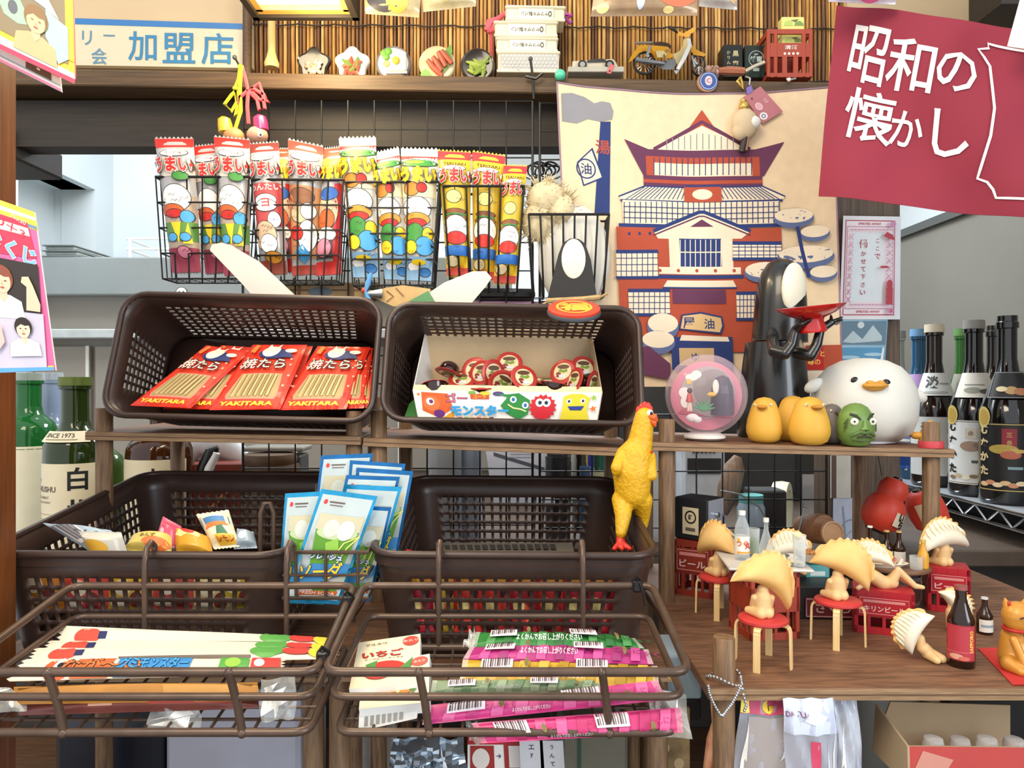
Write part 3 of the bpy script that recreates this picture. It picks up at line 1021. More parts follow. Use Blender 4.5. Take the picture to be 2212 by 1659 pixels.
b, q = sheet([bk[1], fl[1], fl[2], bk[2]], 'kraft', (), thick=.0012); b.build('side_panel', t)
b, q = sheet([fl[0], fl[1], bk[1], bk[0]], 'kraft', (), thick=.0012); b.build('base_panel', t)
b, q = sheet(PQ(((872, 905), (905, 905), (908, 850), (884, 872)), (.995, .99, .992, 1.0)), K('2f6b2e'), (), thick=.001, back='card'); b.build('loose_flap', t)

dark_j = mat('jelly_dark', '2a100c', .15, noise=.2, coat=.5)
rim_r = mat('lid_red', 'b0332c', .3, .1, noise=.08)


def jelly_cup():
    t = thing('jelly_cup', 'x', 'jelly cup', (0, 0, 0), 'jelly cups in the monster box')
    b = MB(); b.lathe([(.0, -.016), (.008, -.0155), (.0125, -.012), (.0155, -.004), (.0165, 0)], dark_j, 20); b.build('cup', t)
    b = MB(); b.lathe([(.0190, -.0004), (.0192, .0003), (.0180, .0009), (.0140, .0008), (.0, .0012)], rim_r, 22)
    f = lambda u, v, h: V(((u - .5) * .0384, (v - .5) * .0384, .0011 + h))
    b.prints([('e', .5, .5, .34, .34, K('d8c79c')), ('e', .5, .68, .24, .09, K('5a3a20')), ('e', .36, .4, .1, .07, K('7a2f20')), ('p', [(.32, .5), (.4, .6), (.52, .54), (.66, .6), (.7, .5), (.56, .44), (.42, .48)], K('6f8a2c')), ('r', .36, .24, .66, .36, K('c9c9cc')), ('e', .35, .30, .06, .05, K('7a1f1c'))], f)
    b.build('lid', t)
    return t


jc = jelly_cup()
cups = (('lying flat at the box left front corner', 938, 833, 1.0, (-25, 0, 20)), ('tipped on its rim with bare dark cup at left', 968, 806, 1.03, (165, 20, 10)), ('tilted in the low middle left, lid to the viewer', 998, 820, 1.025, (40, 0, 0)),
        ('standing lid first left of the tall middle cup', 1026, 800, 1.03, (75, 0, -15)), ('overlapping to the right of the leftmost upright lid', 1040, 805, 1.022, (70, 0, -25)), ('lying bottom up behind the front lip', 1040, 836, .998, (10, 0, 0)), ('edge on with glare in the heap middle', 1066, 806, 1.012, (85, 0, 35)),
        ('topmost of the heap with green lettering', 1100, 785, 1.04, (60, 0, 0)), ('fallen forward beside the large middle lid', 1085, 826, 1.0, (120, 30, 20)), ('largest lid showing its barcode at the heap centre', 1132, 816, .998, (62, 0, 22)),
        ('small dark cup behind the centre right gap', 1180, 822, 1.03, (15, 0, 0)), ('on its side with red film right of the gap', 1198, 830, 1.0, (-8, 10, 0)), ('slanted lid left of the right hand pair', 1216, 803, 1.02, (65, 0, -30)), ('highest lid in the right hand pile', 1262, 795, 1.03, (62, 0, 20)),
        ('edge on lid leaning in the right hand pile', 1240, 822, 1.0, (70, 0, -60)), ('dark cup in the right front corner of box', 1280, 830, 1.005, (100, 0, 60)))
for i, (lb, x, y, d, r) in enumerate(cups):
    rot = (R(r[0]), R(r[1]), R(r[2]))
    lab = 'dark jelly cup ' + lb
    if i == 0:
        jc.location = P(x, y, d); jc.rotation_euler = rot; jc['label'] = lab
    else:
        dup(jc, P(x, y, d), lab, rot)

# ================================================================ green soda powder packets in their own little wire basket
t = thing('wire_basket', 'small brown wire basket between the two deep baskets holding soda packets', 'wire basket', P(690, 1290, .80))
x0, x1, yf, yb, zt, zb = P(612, 0, .765).x, P(795, 0, .765).x, .765, .845, P(0, 1193, .765).z, P(0, 1292, .765).z
for nm, z, r_ in (('top_rod', zt, .0022), ('middle_rod', (zt + zb) / 2, .0015), ('bottom_rod', zb, .002)):
    b = MB(); b.tube([(x0, yf, z), (x1, yf, z), (x1, yb, z + .008), (x0, yb, z + .008)], r_, 'brown_wire', 8, True); b.build(nm, t)
for f in (.15, .5, .88):
    x = x0 + (x1 - x0) * f
    b = MB(); b.tube([(x, yf, zt), (x, yf, zb), (x, yb, zb + .008), (x, yb, zt + .06)], .0017, 'brown_wire', 6); b.build('upright_wire', t)
for y in (.785, .805, .825):
    b = MB(); b.tube([(x0, y, zb + .004), (x1, y, zb + .004)], .0014, 'brown_wire', 6); b.build('floor_wire', t)
b = MB(); xx = P(563, 0, .80).x; b.tube([(xx, .80, zb - .01), (xx, .80, zt + .035), (xx + .004, .80, zt + .045), (xx + .010, .80, zt + .045), (xx + .014, .80, zt + .035), (xx + .014, .80, zt - .02)], .0025, 'brown_wire', 8); b.build('hook', t)

foil_b = mat('foil_blue', '2d9fd0', .16, .55, noise=.25, scale=60)
foil_db = mat('foil_deep', '1f6fae', .2, .5, noise=.25, scale=60)


def soda(lab, cs, d, deep=False):
    gl = K('d9e2dc')
    it = [('r', .06, .04, .95, .96, mat('foil_pale', 'c4d0cf', .2, .3, noise=.12), 8, 8), ('e', .16, .90, .035, .022, K('c7352f')), ('r', .23, .895, .5, .91, K('5a5048'), 2, 2), ('r', .25, .872, .48, .882, K('6a6058'), 2, 2),
          ('p', [(.14, .70), (.92, .70), (.84, .34), (.26, .34)], K('5f9a30')), ('p', [(.14, .80), (.92, .80), (.92, .66), (.14, .66)], K('cfc8a8')), ('e', .54, .64, .36, .06, K('c3d3a4')), ('e', .42, .68, .14, .08, K('d6dcd0')), ('e', .68, .67, .15, .09, K('e0e4da')), ('p', [(.4, .55), (.6, .6), (.7, .45), (.5, .4)], K('94c64d')),
          ('l', [(.6, .40), (.72, .56), (.95, .63)], .012, K('ecec7a')), ('l', [(.72, .38), (.8, .52), (.95, .63)], .012, K('ecec7a')),
          ('p', [(.06, .24), (.3, .36), (.95, .38), (.95, .28), (.5, .2), (.06, .15)], K('3a86c0')), ('p', [(.06, .04), (.06, .16), (.5, .20), (.95, .13), (.95, .04)], K('cfe4ef')), ('r', .45, .10, .88, .2, K('4d9a3a')), ('p', [(.2, .07), (.9, .09), (.9, .13), (.22, .12)], K('e0703a')),
          ('t', 'フレッシュ', .5, .43, .05, K('fbfbf6'), {'out': K('2452a0'), 'oo': .1, 'wu': .56, 'off': .03}), ('t', 'ソーダ', .48, .30, .14, K('f6cf2a'), {'out': K('1c4f96'), 'oo': .055, 'wu': .72, 'off': .02, 'rot': .12}), ('t', 'FRESH SODA', .55, .105, .03, wh, {'wu': .62}), ('e', .14, .2, .03, .02, K('2f6fc0'))]
    c = PQ(cs, d)
    b, q = pouch(c, foil_db if deep else foil_b, it, th=.004, seal=.05)
    return solo(b, 'soda_packet', lab, 'drink powder packet', c[0], 'blue soda powder packets between the deep baskets', ang=.9)


soda('tallest blue soda packet at back left with red round mark', ((668, 1200), (780, 1206), (806, 979), (694, 984)), .832, True)
soda('blue soda packet at the back showing only its top strip', ((740, 1200), (840, 1206), (876, 1002), (756, 994)), .826, True)
soda('rightmost blue soda packet leaning out at the back', ((752, 1240), (850, 1246), (893, 1018), (770, 1010)), .820, True)
soda('blue soda packet in the middle of the stack with silver top', ((700, 1240), (810, 1246), (864, 1030), (748, 1026)), .812, True)
soda('blue soda packet one layer behind the front pair at right', ((700, 1290), (800, 1296), (868, 1052), (744, 1046)), .802)
soda('blue soda packet low at right behind the front one', ((720, 1296), (800, 1298), (846, 1096), (740, 1090)), .795, True)
soda('left blue soda packet of the front pair', ((598, 1302), (700, 1306), (722, 1060), (616, 1066)), .785)
soda('foremost blue soda packet tilted right across the stack', ((612, 1298), (732, 1306), (816, 1072), (694, 1056)), .773)

# ================================================================ mixed candy bags at far left
def bag(lab, cs, ds, col, items, th=.012, name='candy_bag', group='small mixed candy bags in the far left basket', rough=.25, **k):
    c = PQ(cs, ds)
    b, q = pouch(c, mat('bag_' + col, col, rough, noise=.08), items, th=th, zig=7, **k)
    return solo(b, name, lab, 'candy bag', c[0], group, ang=.9)


bars = [('r', .1 + i * .03, .3, .1 + i * .03 + (.012 if i % 3 else .022), .8, K('3a3a40'), 1, 1) for i in range(10)]
bag('pale blue candy bag with a barcode lying at left', ((196, 1192), (282, 1196), (240, 1146), (92, 1130)), (.80, .80, .82, .84), 'a9bccb', [('r', .05, .2, .45, .9, K('f3eeee'))] + bars + [('t', '26.00.01', .75, .5, .2, K('4a5a66'))])
bag('silver end of a candy bag beside the barcode bag', ((200, 1200), (280, 1206), (262, 1150), (170, 1148)), .79, 'c6c2b6', [('e', .4, .5, .3, .3, K('d9a73a'))])
bag('yellow green translucent candy bag in the far left heap', ((266, 1188), (370, 1200), (372, 1152), (286, 1158)), (.80, .80, .82, .82), 'cdb75e', [('e', .7, .3, .3, .25, K('e0692e')), ('t', 'あんず', .5, .6, .2, K('7a5a20'))])
bag('pink candy bag with a toothed edge', ((330, 1182), (386, 1196), (392, 1138), (352, 1116)), (.82, .82, .83, .83), 'd0506a', [('r', .1, .05, .9, .2, wh), ('e', .3, .6, .1, .1, K('f2b6c0'))])
bag('golden candy bag with a red button candy', ((382, 1196), (462, 1206), (454, 1160), (372, 1136)), (.81, .81, .83, .83), 'd19a2d', [('p', [(.05, .6), (.3, .95), (.8, .9), (.7, .6), (.4, .65), (.2, .5)], K('f3dc8e')), ('e', .42, .82, .19, .15, K('c9241c')), ('e', .38, .86, .07, .05, K('ef8a7a'))])
bag('cream candy bag with a ship picture standing upright', ((462, 1186), (518, 1180), (494, 1102), (424, 1112)), (.82, .82, .85, .85), 'e9dfc0', [('r', .05, .55, .95, .75, K('4a7fae')), ('p', [(.1, .45), (.9, .5), (.8, .6), (.2, .58)], K('d9762e')), ('p', [(.4, .2), (.8, .25), (.7, .5), (.5, .46)], K('2f6b4f')), ('r', .3, .05, .95, .25, K('e6b23a')), ('t', 'レモン', .65, .15, .1, K('c0392b'))])
bag('crumpled clear blue candy wrapper at the heap right end', ((505, 1186), (556, 1184), (548, 1150), (512, 1142)), (.82, .82, .84, .84), '93a5b5', [('e', .4, .5, .2, .2, wh)], th=.008)
for i, (x, y, col, lb) in enumerate(((96, 1272, 'd88a2c', 'orange'), (190, 1280, 'd94f4a', 'coral'), (285, 1278, 'e7b83a', 'amber'), (380, 1276, 'c9504a', 'brick red'), (466, 1280, 'd9c98c', 'cream'), (520, 1272, 'c8b13a', 'mustard'))):
    bag(lb + ' candy bag seen through the holes of the far left basket', ((x - 52, y + 40), (x + 46, y + 42), (x + 44, y - 50), (x - 48, y - 50)), .795, col, [('e', .4, .6, .2, .2, K('f3e6c8')), ('e', .7, .3, .15, .2, K('7b2f2a')), ('r', .1, .1, .5, .3, K('efe2cc'))], th=.008)

# red and yellow packets standing behind the holes of the deep right basket
for i, (x, c1, lb) in enumerate(((908, 'b8283a', 'crimson packet with yellow picture leftmost'), (958, 'd8b23c', 'yellow packet second from the left'), (1011, 'd9382a', 'red packet with orange corner third'), (1070, 'd63a30', 'scarlet packet fourth from the left'), (1130, 'b02a34', 'deep red packet in the middle'), (1190, 'c8352f', 'red packet with gold strip right of middle'), (1249, 'b42b38', 'dark red packet with black white drawing'), (1296, 'cf3040', 'rose red packet rightmost'))):
    c = PQ(((x - 30, 1375), (x + 30, 1376), (x + 33, 1222), (x - 33, 1220)), .778 + .003 * (i % 2))
    b, q = pouch(c, mat('bag_' + c1, c1, .3, noise=.1), [('p', [(.1, .75), (.5, .95), (.9, .8), (.6, .7)], K('f0a53a')), ('e', .35, .45, .2, .12, K('f3d98a')), ('p', [(.55, .5), (.9, .35), (.6, .2)], K('e85a34')), ('r', .15, .1, .5, .2, K('3a1714')), ('e', .75, .65, .1, .08, K('3a1714'))], th=.005)
    solo(b, 'candy_packet', lb + ' behind the holes of the deep basket', 'candy packet', c[0], 'red and yellow packets inside the deep basket', ang=.9)
b, q = sheet(PQ(((950, 1206), (1036, 1208), (1026, 1198), (958, 1196)), (.80, .80, .83, .83)), gold, [('t', 'ガム', .6, .5, .4, dk)], thick=.004)
solo(b, 'gum_box', 'flat yellow gum box lying in the deep basket', 'box', P(950, 1208, .80))
b, q = sheet(PQ(((948, 1205), (1245, 1210), (1235, 1172), (940, 1172)), (.835, .835, .93, .93)), mat('grey_tray', '57524a', .4), [('r', .06 + i * .055, .5, .10 + i * .055, .8, K('2a2622')) for i in range(15)], thick=.006)
solo(b, 'plastic_tray', 'dusty grey plastic tray with slots lying in the deep basket', 'tray', P(948, 1205, .83))
b, q = sheet(PQ(((860, 1204), (930, 1208), (930, 1200), (880, 1186)), (.79, .79, .82, .82)), K('b3201f'), (), thick=.002)
solo(b, 'snack_packet', 'red flat packet edge lying at the left of the deep basket', 'packet', P(860, 1204, .79))

# ================================================================ gummy strips in the left tray
def strip(lab, cs, ds, skin, items, group, name='candy_strip', th=.004, zig=5, cat='candy', **k):
    c = PQ(cs, ds)
    b, q = pouch(c, skin, items, th=th, seal=.1, **k)
    if zig:
        for u0, sg in ((0.0, -1), (1.0, 1)):
            for i in range(zig):
                b.add([q(u0, i / zig, .0003), q(u0, (i + 1) / zig, .0003), q(u0 + sg * .018, (i + .5) / zig, .0003)], [(0, 1, 2)], skin)
    return solo(b, name, lab, 'candy', c[0], group, ang=.9)


fw = mat('film_paper', 'e2d8c3', .4, noise=.05)
GS = 'long white gummy candy strips in the left tray'
gum = [('e', .1, .5, .05, .38, K('c24a3a')), ('r', .14, .35, .17, .7, K('23285a')), ('r', .3, .1, .75, .18, K('6b5a4a')), ('e', .8, .5, .06, .4, K('57a04a')), ('e', .9, .55, .05, .35, K('cf3a34')), ('e', .97, .5, .03, .4, K('e3d33a'))]
strip('rearmost white gummy strip curling up at left', ((124, 1404), (712, 1396), (712, 1378), (140, 1352)), (.69, .69, .715, .715), fw, gum, GS)
strip('white gummy strip second from the back', ((92, 1420), (706, 1410), (712, 1392), (112, 1384)), (.665, .665, .69, .69), fw, gum, GS)
strip('white gummy strip with small print third from the back', ((62, 1438), (700, 1424), (708, 1402), (84, 1400)), (.642, .642, .668, .668), fw, gum, GS)
strip('front white gummy strip with orange and blue lettering', ((20, 1472), (604, 1456), (608, 1424), (60, 1424)), (.615, .615, .64, .64), fw,
      [('e', .16, .45, .06, .5, K('e0582e')), ('e', .16, .55, .025, .25, wh), ('e', .16, .55, .012, .12, dk), ('r', .22, .0, .36, .95, K('d9622c')), ('r', .38, .0, .66, .95, K('2f84c4')), ('t', 'なが～い', .32, .5, .6, K('e8733a'), {'out': dk, 'oo': .055}), ('t', 'グミモンスター', .52, .5, .62, K('3fa0e0'), {'out': K('173a6b'), 'oo': .055, 'wu': .26}), ('r', .77, .0, .88, .95, K('4f9c46')), ('e', .82, .5, .03, .3, K('8fc04a')), ('r', .89, .0, 1, .95, K('cf3733')), ('e', .92, .5, .02, .25, wh)], GS)
amber = mat('film_amber', 'b57d33', .25, noise=.25, scale=25)
GA = 'clear wrapped sweet sticks in front of the left tray'
strip('amber sweet stick in a clear sleeve along the tray front', ((28, 1522), (562, 1514), (556, 1474), (30, 1484)), (.6, .6, .613, .613), amber, [('r', .02, .78, .98, .9, K('7d5a34')), ('r', .62, .1, .9, .7, K('c48f42'))], GA, tube=True, th=.007, zig=0)
strip('red brown sweet stick under the amber one', ((40, 1546), (560, 1530), (556, 1500), (38, 1510)), (.6, .6, .611, .611), mat('film_plum', '7a4038', .3, noise=.3, scale=25), [('r', .3, .2, .4, .6, K('c99a86')), ('r', .55, .2, .9, .5, K('9a3a34'))], GA, tube=True, th=.006, zig=0)
clr = clear('cellophane', 'f2f2ec', .16)
for lb, cs in (('crumpled clear wrapper end at the left tray corner', ((-20, 1540), (60, 1536), (30, 1486), (-30, 1484))), ('clear wrapper sleeve in the middle of the left tray front', ((320, 1586), (432, 1580), (430, 1520), (322, 1524))), ('clear wrapper flap at the right of the left tray', ((566, 1560), (636, 1552), (640, 1460), (560, 1470)))):
    c = PQ(cs, (.598, .598, .604, .604))
    rr = random.Random(lb)
    b, q = sheet(c, clr, [('p', [(rr.random(), rr.random()) for _ in range(3)], wh) for _ in range(3)], thick=.0006, bend=lambda u, v: .004 * math.sin(9 * u + 5 * v))
    solo(b, 'clear_wrapper', lb, 'wrapper', c[0], 'clear wrappers in the left tray')

# ================================================================ right tray: gum boxes and konjac sticks
def gumbox(lab, cs, ds, name_jp, fruit, leaf, sub):
    it = [('t', name_jp, .42, .66, .13, K(fruit), {'out': K('5a1a14') if fruit == 'cf2a22' else dk, 'oo': .05, 'wu': .62, 'off': .02}), ('t', sub, .45, .55, .035, K('6b2a20'), {'wu': .6}), ('t', 'マルカワ', .3, .88, .05, K('5a2a20')),
          ('e', .85, .86, .13, .1, K('d8463c')), ('t', 'あたり', .85, .86, .05, K('f3d0c0')), ('e', .5, .33, .3, .15, K(fruit)), ('e', .38, .25, .2, .12, K(fruit)), ('p', [(.18, .42), (.36, .5), (.34, .36), (.24, .34)], K(leaf)), ('p', [(.7, .3), (.9, .5), (.86, .3), (.76, .2)], K(leaf))]
    if leaf == '3f7d38':
        it += [('ring', .38, .25, .2, .12, K('f6d29a'), .75), ('l', [(.38, .14), (.38, .36)], .01, K('f6d29a')), ('l', [(.22, .25), (.54, .25)], .01, K('f6d29a'))]
    c = PQ(cs, ds)
    b, q = sheet(c, mat('gum_cream', 'f1e4c4', .4, noise=.03), it, thick=.010, back='card')
    return solo(b, 'gum_packet', lab, 'gum packet', c[0], 'fruit gum packets in the right tray')


gumbox('cream strawberry gum packet behind the orange one', ((754, 1488), (906, 1478), (908, 1369), (775, 1388)), (.612, .612, .70, .70), 'いちご', 'cf2a22', '4a8a3a', 'マーブルフーセンガム')
gumbox('cream orange gum packet at the tray front left', ((775, 1532), (926, 1516), (928, 1412), (786, 1440)), (.597, .597, .655, .655), 'オレンジ', 'e8862a', '3f7d38', 'マーブルフーセンガム')
b, q = sheet(PQ(((774, 1580), (900, 1552), (902, 1530), (776, 1540)), (.597, .597, .60, .60)), 'card', [('r', .1 + .1 * i, .2, .16 + .1 * i, .8, K('9a968c')) for i in range(7)], thick=.004)
solo(b, 'folded_leaflet', 'small printed white leaflet below the orange gum packet', 'leaflet', P(774, 1580, .597))
GK = 'konjac jelly sticks lying across the right tray'


def konjac(lab, cs, ds, col, lite, dark):
    it = [('r', .0, 0, .03, 1, clr, 2, 2), ('r', .97, 0, 1, 1, clr, 2, 2)]
    for i in range(9):
        u = .08 + i * .1
        it.append(('p', [(u, .05), (u + .05, .05), (u + .07, .95), (u + .02, .95)], K(lite) if i % 3 == 0 else K(dark) if i % 3 == 1 else K(lite)))
        if i % 3 == 2:
            it.append(('t', 'こんにゃく', u + .04, .5, .3, K(dark)))
    for u0 in (.1, .58):
        it.append(('r', u0, .35, u0 + .16, .95, K('f4e6ea'), 2, 2))
        it += [('r', u0 + .008 + i * .012, .45, u0 + .008 + i * .012 + (.004 if i % 3 else .008), .95, K('4a3a40'), 1, 1) for i in range(12)]
    it += [('e', .33, .5, .012, .2, K('7a6a3a')), ('e', .85, .3, .012, .2, K('7a6a3a')), ('t', 'よくかんでお召し上がりください', .45, .12, .12, wh)]
    return strip(lab, cs, ds, mat('konjac_' + col, col, .28, noise=.1, scale=40), it, GK, name='konjac_stick', th=.005, zig=0, tube=False)


konjac('green konjac stick lying at the back of the right tray', ((1018, 1398), (1392, 1402), (1372, 1380), (1028, 1366)), (.66, .66, .69, .69), '2f7d3a', '4a8f52', '27692f')
konjac('magenta konjac stick in front of the rear green one', ((1000, 1424), (1412, 1436), (1400, 1404), (1016, 1398)), (.635, .635, .66, .66), 'b0307a', 'c44e92', '98296b')
konjac('yellow konjac stick near the middle of the right tray', ((992, 1476), (1424, 1488), (1420, 1440), (1000, 1424)), (.607, .607, .636, .636), 'c29a2c', 'd2ae45', 'ab8625')
konjac('pale green konjac stick with white print in front of the yellow one', ((930, 1500), (1300, 1494), (1300, 1470), (934, 1470)), (.604, .604, .612, .612), '7a8f6a', '8f9f7d', '5f7a55')
konjac('pink konjac stick crossing the tray behind the front rods', ((912, 1566), (1440, 1512), (1420, 1470), (920, 1524)), (.597, .597, .607, .607), 'd8468a', 'e36ba3', 'c23c7c')
konjac('hot pink konjac stick slipping under the front rod', ((1040, 1606), (1476, 1582), (1470, 1528), (1018, 1562)), (.588, .588, .596, .596), 'd23a78', 'de5c92', 'bb2f69')
for lb, cs in (('clear sleeve end sticking out at the right tray corner', ((1410, 1590), (1494, 1596), (1480, 1500), (1400, 1484))), ('torn clear sleeve tip at the left end of front konjac stick', ((1014, 1600), (1042, 1608), (1030, 1560), (1006, 1556))), ('clear bluish sleeve tip at the back left of the sticks', ((1000, 1398), (1028, 1396), (1026, 1358), (1012, 1366)))):
    c = PQ(cs, (.60, .60, .612, .612) if 'back' not in lb else (.66, .66, .69, .69))
    b, q = sheet(c, clr, [('p', [(.1, .1), (.4, .2), (.2, .9)], wh), ('p', [(.5, .2), (.7, .3), (.8, .9)], wh)], thick=.0006, bend=lambda u, v: .003 * math.sin(8 * u + 6 * v))
    solo(b, 'clear_wrapper', lb, 'wrapper', c[0], 'clear sleeves in the right tray')
# ================================================================ helpers for flat things traced in the photo frame
def inv(c):
    """photo pixel -> (u, v) of the four-cornered sheet BL BR TR TL"""
    def f(px, py):
        u = v = .5
        for _ in range(12):
            bl, br, tr, tl = c
            x = lambda a, t: (bl[0] * (1 - a) + br[0] * a) * (1 - t) + (tl[0] * (1 - a) + tr[0] * a) * t
            y = lambda a, t: (bl[1] * (1 - a) + br[1] * a) * (1 - t) + (tl[1] * (1 - a) + tr[1] * a) * t
            e = 1e-4
            fx, fy = x(u, v) - px, y(u, v) - py
            a, b_, c_, d = (x(u + e, v) - x(u, v)) / e, (x(u, v + e) - x(u, v)) / e, (y(u + e, v) - y(u, v)) / e, (y(u, v + e) - y(u, v)) / e
            D = a * d - b_ * c_
            u -= (fx * d - fy * b_) / D
            v -= (a * fy - c_ * fx) / D
        return u, v
    return f


def prism(b, pts, f, d0, d1, mt, mt_side=None):
    """outline pts drawn on f(x, y, depth), given real thickness from d0 to d1"""
    fr = lambda x, y, h: f(x, y, d0)
    a = sum(pts[i - 1][0] * pts[i][1] - pts[i][0] * pts[i - 1][1] for i in range(len(pts)))
    if a < 0:
        pts = pts[::-1]
    n = len(pts)
    tri = tessellate_polygon([[V((x, y, 0)) for x, y in pts]])
    A, B = [f(x, y, d0) for x, y in pts], [f(x, y, d1) for x, y in pts]
    for vs, flip in ((A, False), (B, True)):
        fs = []
        for t in tri:
            (x0, y0), (x1, y1), (x2, y2) = (pts[q] for q in t)
            ccw = (x1 - x0) * (y2 - y0) - (x2 - x0) * (y1 - y0) > 0
            fs.append(tuple(t) if ccw == flip else tuple(t)[::-1])
        b.add(vs, fs, mt)
    b.add(A + B, [(i, n + i, n + (i + 1) % n, (i + 1) % n) for i in range(n)], mt_side or mt)
    return b


def person_print(cu, cv, k, asp, skin, hair, shirt, tilt=0, arm=None):
    """a small printed bust: shirt, neck, face, hair"""
    X = lambda x: cu + x * k / asp
    Y = lambda y: cv + y * k
    it = [('p', [(X(-1.5), Y(-2.6)), (X(1.5), Y(-2.6)), (X(1.35), Y(-1.35)), (X(.5), Y(-.95)), (X(-.5), Y(-.95)), (X(-1.35), Y(-1.35))], shirt),
          ('p', [(X(-.33), Y(-1.15)), (X(.33), Y(-1.15)), (X(.3), Y(-.4)), (X(-.3), Y(-.4))], skin), ('p', [(X(-.3), Y(-1.1)), (X(.3), Y(-1.1)), (X(0), Y(-1.5))], skin),
          ('e', cu, Y(.18), .86 * k / asp, .95 * k, hair), ('e', cu, Y(-.05), .66 * k / asp, .82 * k, skin),
          ('p', [(X(-.74), Y(.05)), (X(-.6), Y(.9)), (X(.1), Y(1.1)), (X(.7), Y(.8)), (X(.76), Y(.05)), (X(.6), Y(.35)), (X(.2), Y(.3)), (X(-.2), Y(.45)), (X(-.55), Y(.2))], hair),
          ('e', X(-.25), Y(.02), .10 * k / asp, .05 * k, hair), ('e', X(.27), Y(.02), .10 * k / asp, .05 * k, hair), ('e', X(.02), Y(-.47), .17 * k / asp, .06 * k, K('b0564e')), ('p', [(X(0), Y(-.05)), (X(.09), Y(-.26)), (X(-.04), Y(-.26))], K('d9a98a'))]
    return it


# ================================================================ shop sign on the upper wall
cs = ((120, 140), (545, 147), (545, 52), (120, 38))
it = [('r', .0, .87, 1, 1, K('2f74b5'), 8, 2)]
U = inv(cs)
for ch, x, y, hh in (('リ', 188, 82, .30), ('ー', 236, 77, .03), ('会', 215, 122, .34), ('加', 308, 100, .62), ('盟', 387, 104, .66), ('店', 470, 106, .68)):
    u, v = U(x, y)
    it.append(('t', ch, u, v, hh, K('2f7fae') if hh > .5 else K('5b8aa6'), {'off': .012}))
b, q = sheet(PQ(cs, 1.325), mat('sign_cream', 'd9cdb2', .4, noise=.03), it, thick=.012)
solo(b, 'shop_sign', 'cream board sign with blue stripe and large blue characters', 'sign', P(330, 147, 1.325))

# bamboo blind
t = thing('bamboo_blind', 'split bamboo blind covering the wall above the ledge', 'blind', P(1170, 160, 1.335))
for i, (c1, c2) in enumerate((('a9762f', 'd3a35a'), ('7a4f22', 'a4733a'), ('5a391b', '7a5128'), ('c2934c', 'e0ba77'))):
    mat('bamboo_%d' % i, c1, .5, scale=14, stretch=(20, 20, 2), col2=c2)
bs = [MB() for _ in range(4)]
x, r_ = -.468, random.Random(3)
while x < .60:
    wd = r_.uniform(.0045, .0075)
    k = r_.choice((0, 0, 1, 1, 2, 3))
    zt = H + .74
    z0 = ZL(x) + .003
    bs[k].tube([(x + wd / 2, 1.338, z0), (x + wd / 2 + r_.uniform(-.001, .001), 1.336 + r_.uniform(-.002, .002), (z0 + zt) / 2), (x + wd / 2, 1.338, zt)], wd * .47, 'bamboo_%d' % k, 6)
    x += wd + .0006
b = MB()
for q in bs:
    n = len(b.v)
    b.v += q.v
    for f, m in zip(q.f, q.m):
        b.f.append(tuple(n + z for z in f)); b.m.append(b.mi(q.mats[m]))
b.build('slats', t)
b = MB(); b.box((.066, 1.3435, H + .63), (1.07, .002, .22), 'wood_header'); b.build('backing', t)  # added dark sheet, makes the gaps between slats look shaded
for zz, ss in ((.645, 0), (.55, 1)):
    b = MB(); b.tube([(-.468 + i * .0107, 1.328 + .002 * (i % 2), H + zz + LT * .5 * i / 100 + .0015 * math.sin(i)) for i in range(101)], .0014, 'wood_header', 6); b.build('tie_cord', t)
b = MB(); b.cyl((-.470, 1.315, ZL(-.47)), (-.470, 1.315, H + .74), .008, 'wood_ledge', n=12)
solo(b, 'bamboo_pole', 'dark bamboo pole at the right end of the cream sign', 'pole', (-.470, 1.315, ZL(-.47)))
b = MB(); b.lathe([(0, 0), (.012, 0), (.013, .008), (.009, .018), (.0065, .03), (.0065, .10), (0, .10)], mat('pale_wood', 'd9b878', .5, noise=.1), 16, Mx.Translation(P(587, 147, 1.29)))
solo(b, 'wooden_spatula', 'pale wooden stick standing at the left end of the ledge', 'wooden stick', P(587, 147, 1.29))

# square ceiling lamp
t = thing('ceiling_lamp', 'square lamp with dark frame and glowing paper panel', 'lamp', (-.33, 1.07, H + .592))
lx0, lx1, ly0, ly1, lz = -.418, -.246, .72, 1.2, H + .588
b = MB()
for (x0, x1, y0, y1) in ((lx0, lx1, ly1 - .012, ly1), (lx0, lx1, ly0, ly0 + .012), (lx0, lx0 + .012, ly0, ly1), (lx1 - .012, lx1, ly0, ly1)):
    b.box(((x0 + x1) / 2, (y0 + y1) / 2, lz + .03), (x1 - x0, y1 - y0, .06), 'wood_header', b=.001)
b.build('frame', t)
b = MB()
for (x0, x1, y0, y1) in ((lx0 + .012, lx1 - .012, ly1 - .026, ly1 - .012), (lx0 + .012, lx0 + .022, ly0, ly1 - .02), (lx1 - .022, lx1 - .012, ly0, ly1 - .02)):
    b.box(((x0 + x1) / 2, (y0 + y1) / 2, lz + .02), (x1 - x0, y1 - y0, .03), mat('lamp_wood', 'c9a052', .5, noise=.1))
b.build('inner_frame', t)
b = MB(); b.box(((lx0 + lx1) / 2, (ly0 + ly1) / 2 - .01, lz + .012), (lx1 - lx0 - .04, ly1 - ly0 - .05, .006), mat('lamp_paper', 'fff0cf', .6, emis=12.0, noise=.01)); b.build('diffuser', t)
b = MB(); b.cyl((-.33, .96, lz + .05), (-.33, .96, lz + .5), .006, 'black_plastic'); b.build('hanger', t)
lamp = bpy.data.lights.new('lamp_bulb', 'POINT'); lamp.energy = 3.0; lamp.color = (1, .76, .42); lamp.shadow_soft_size = .06
lo = bpy.data.objects.new('lamp_bulb', lamp); COL.objects.link(lo); lo.location = (-.30, 1.12, lz - .02)

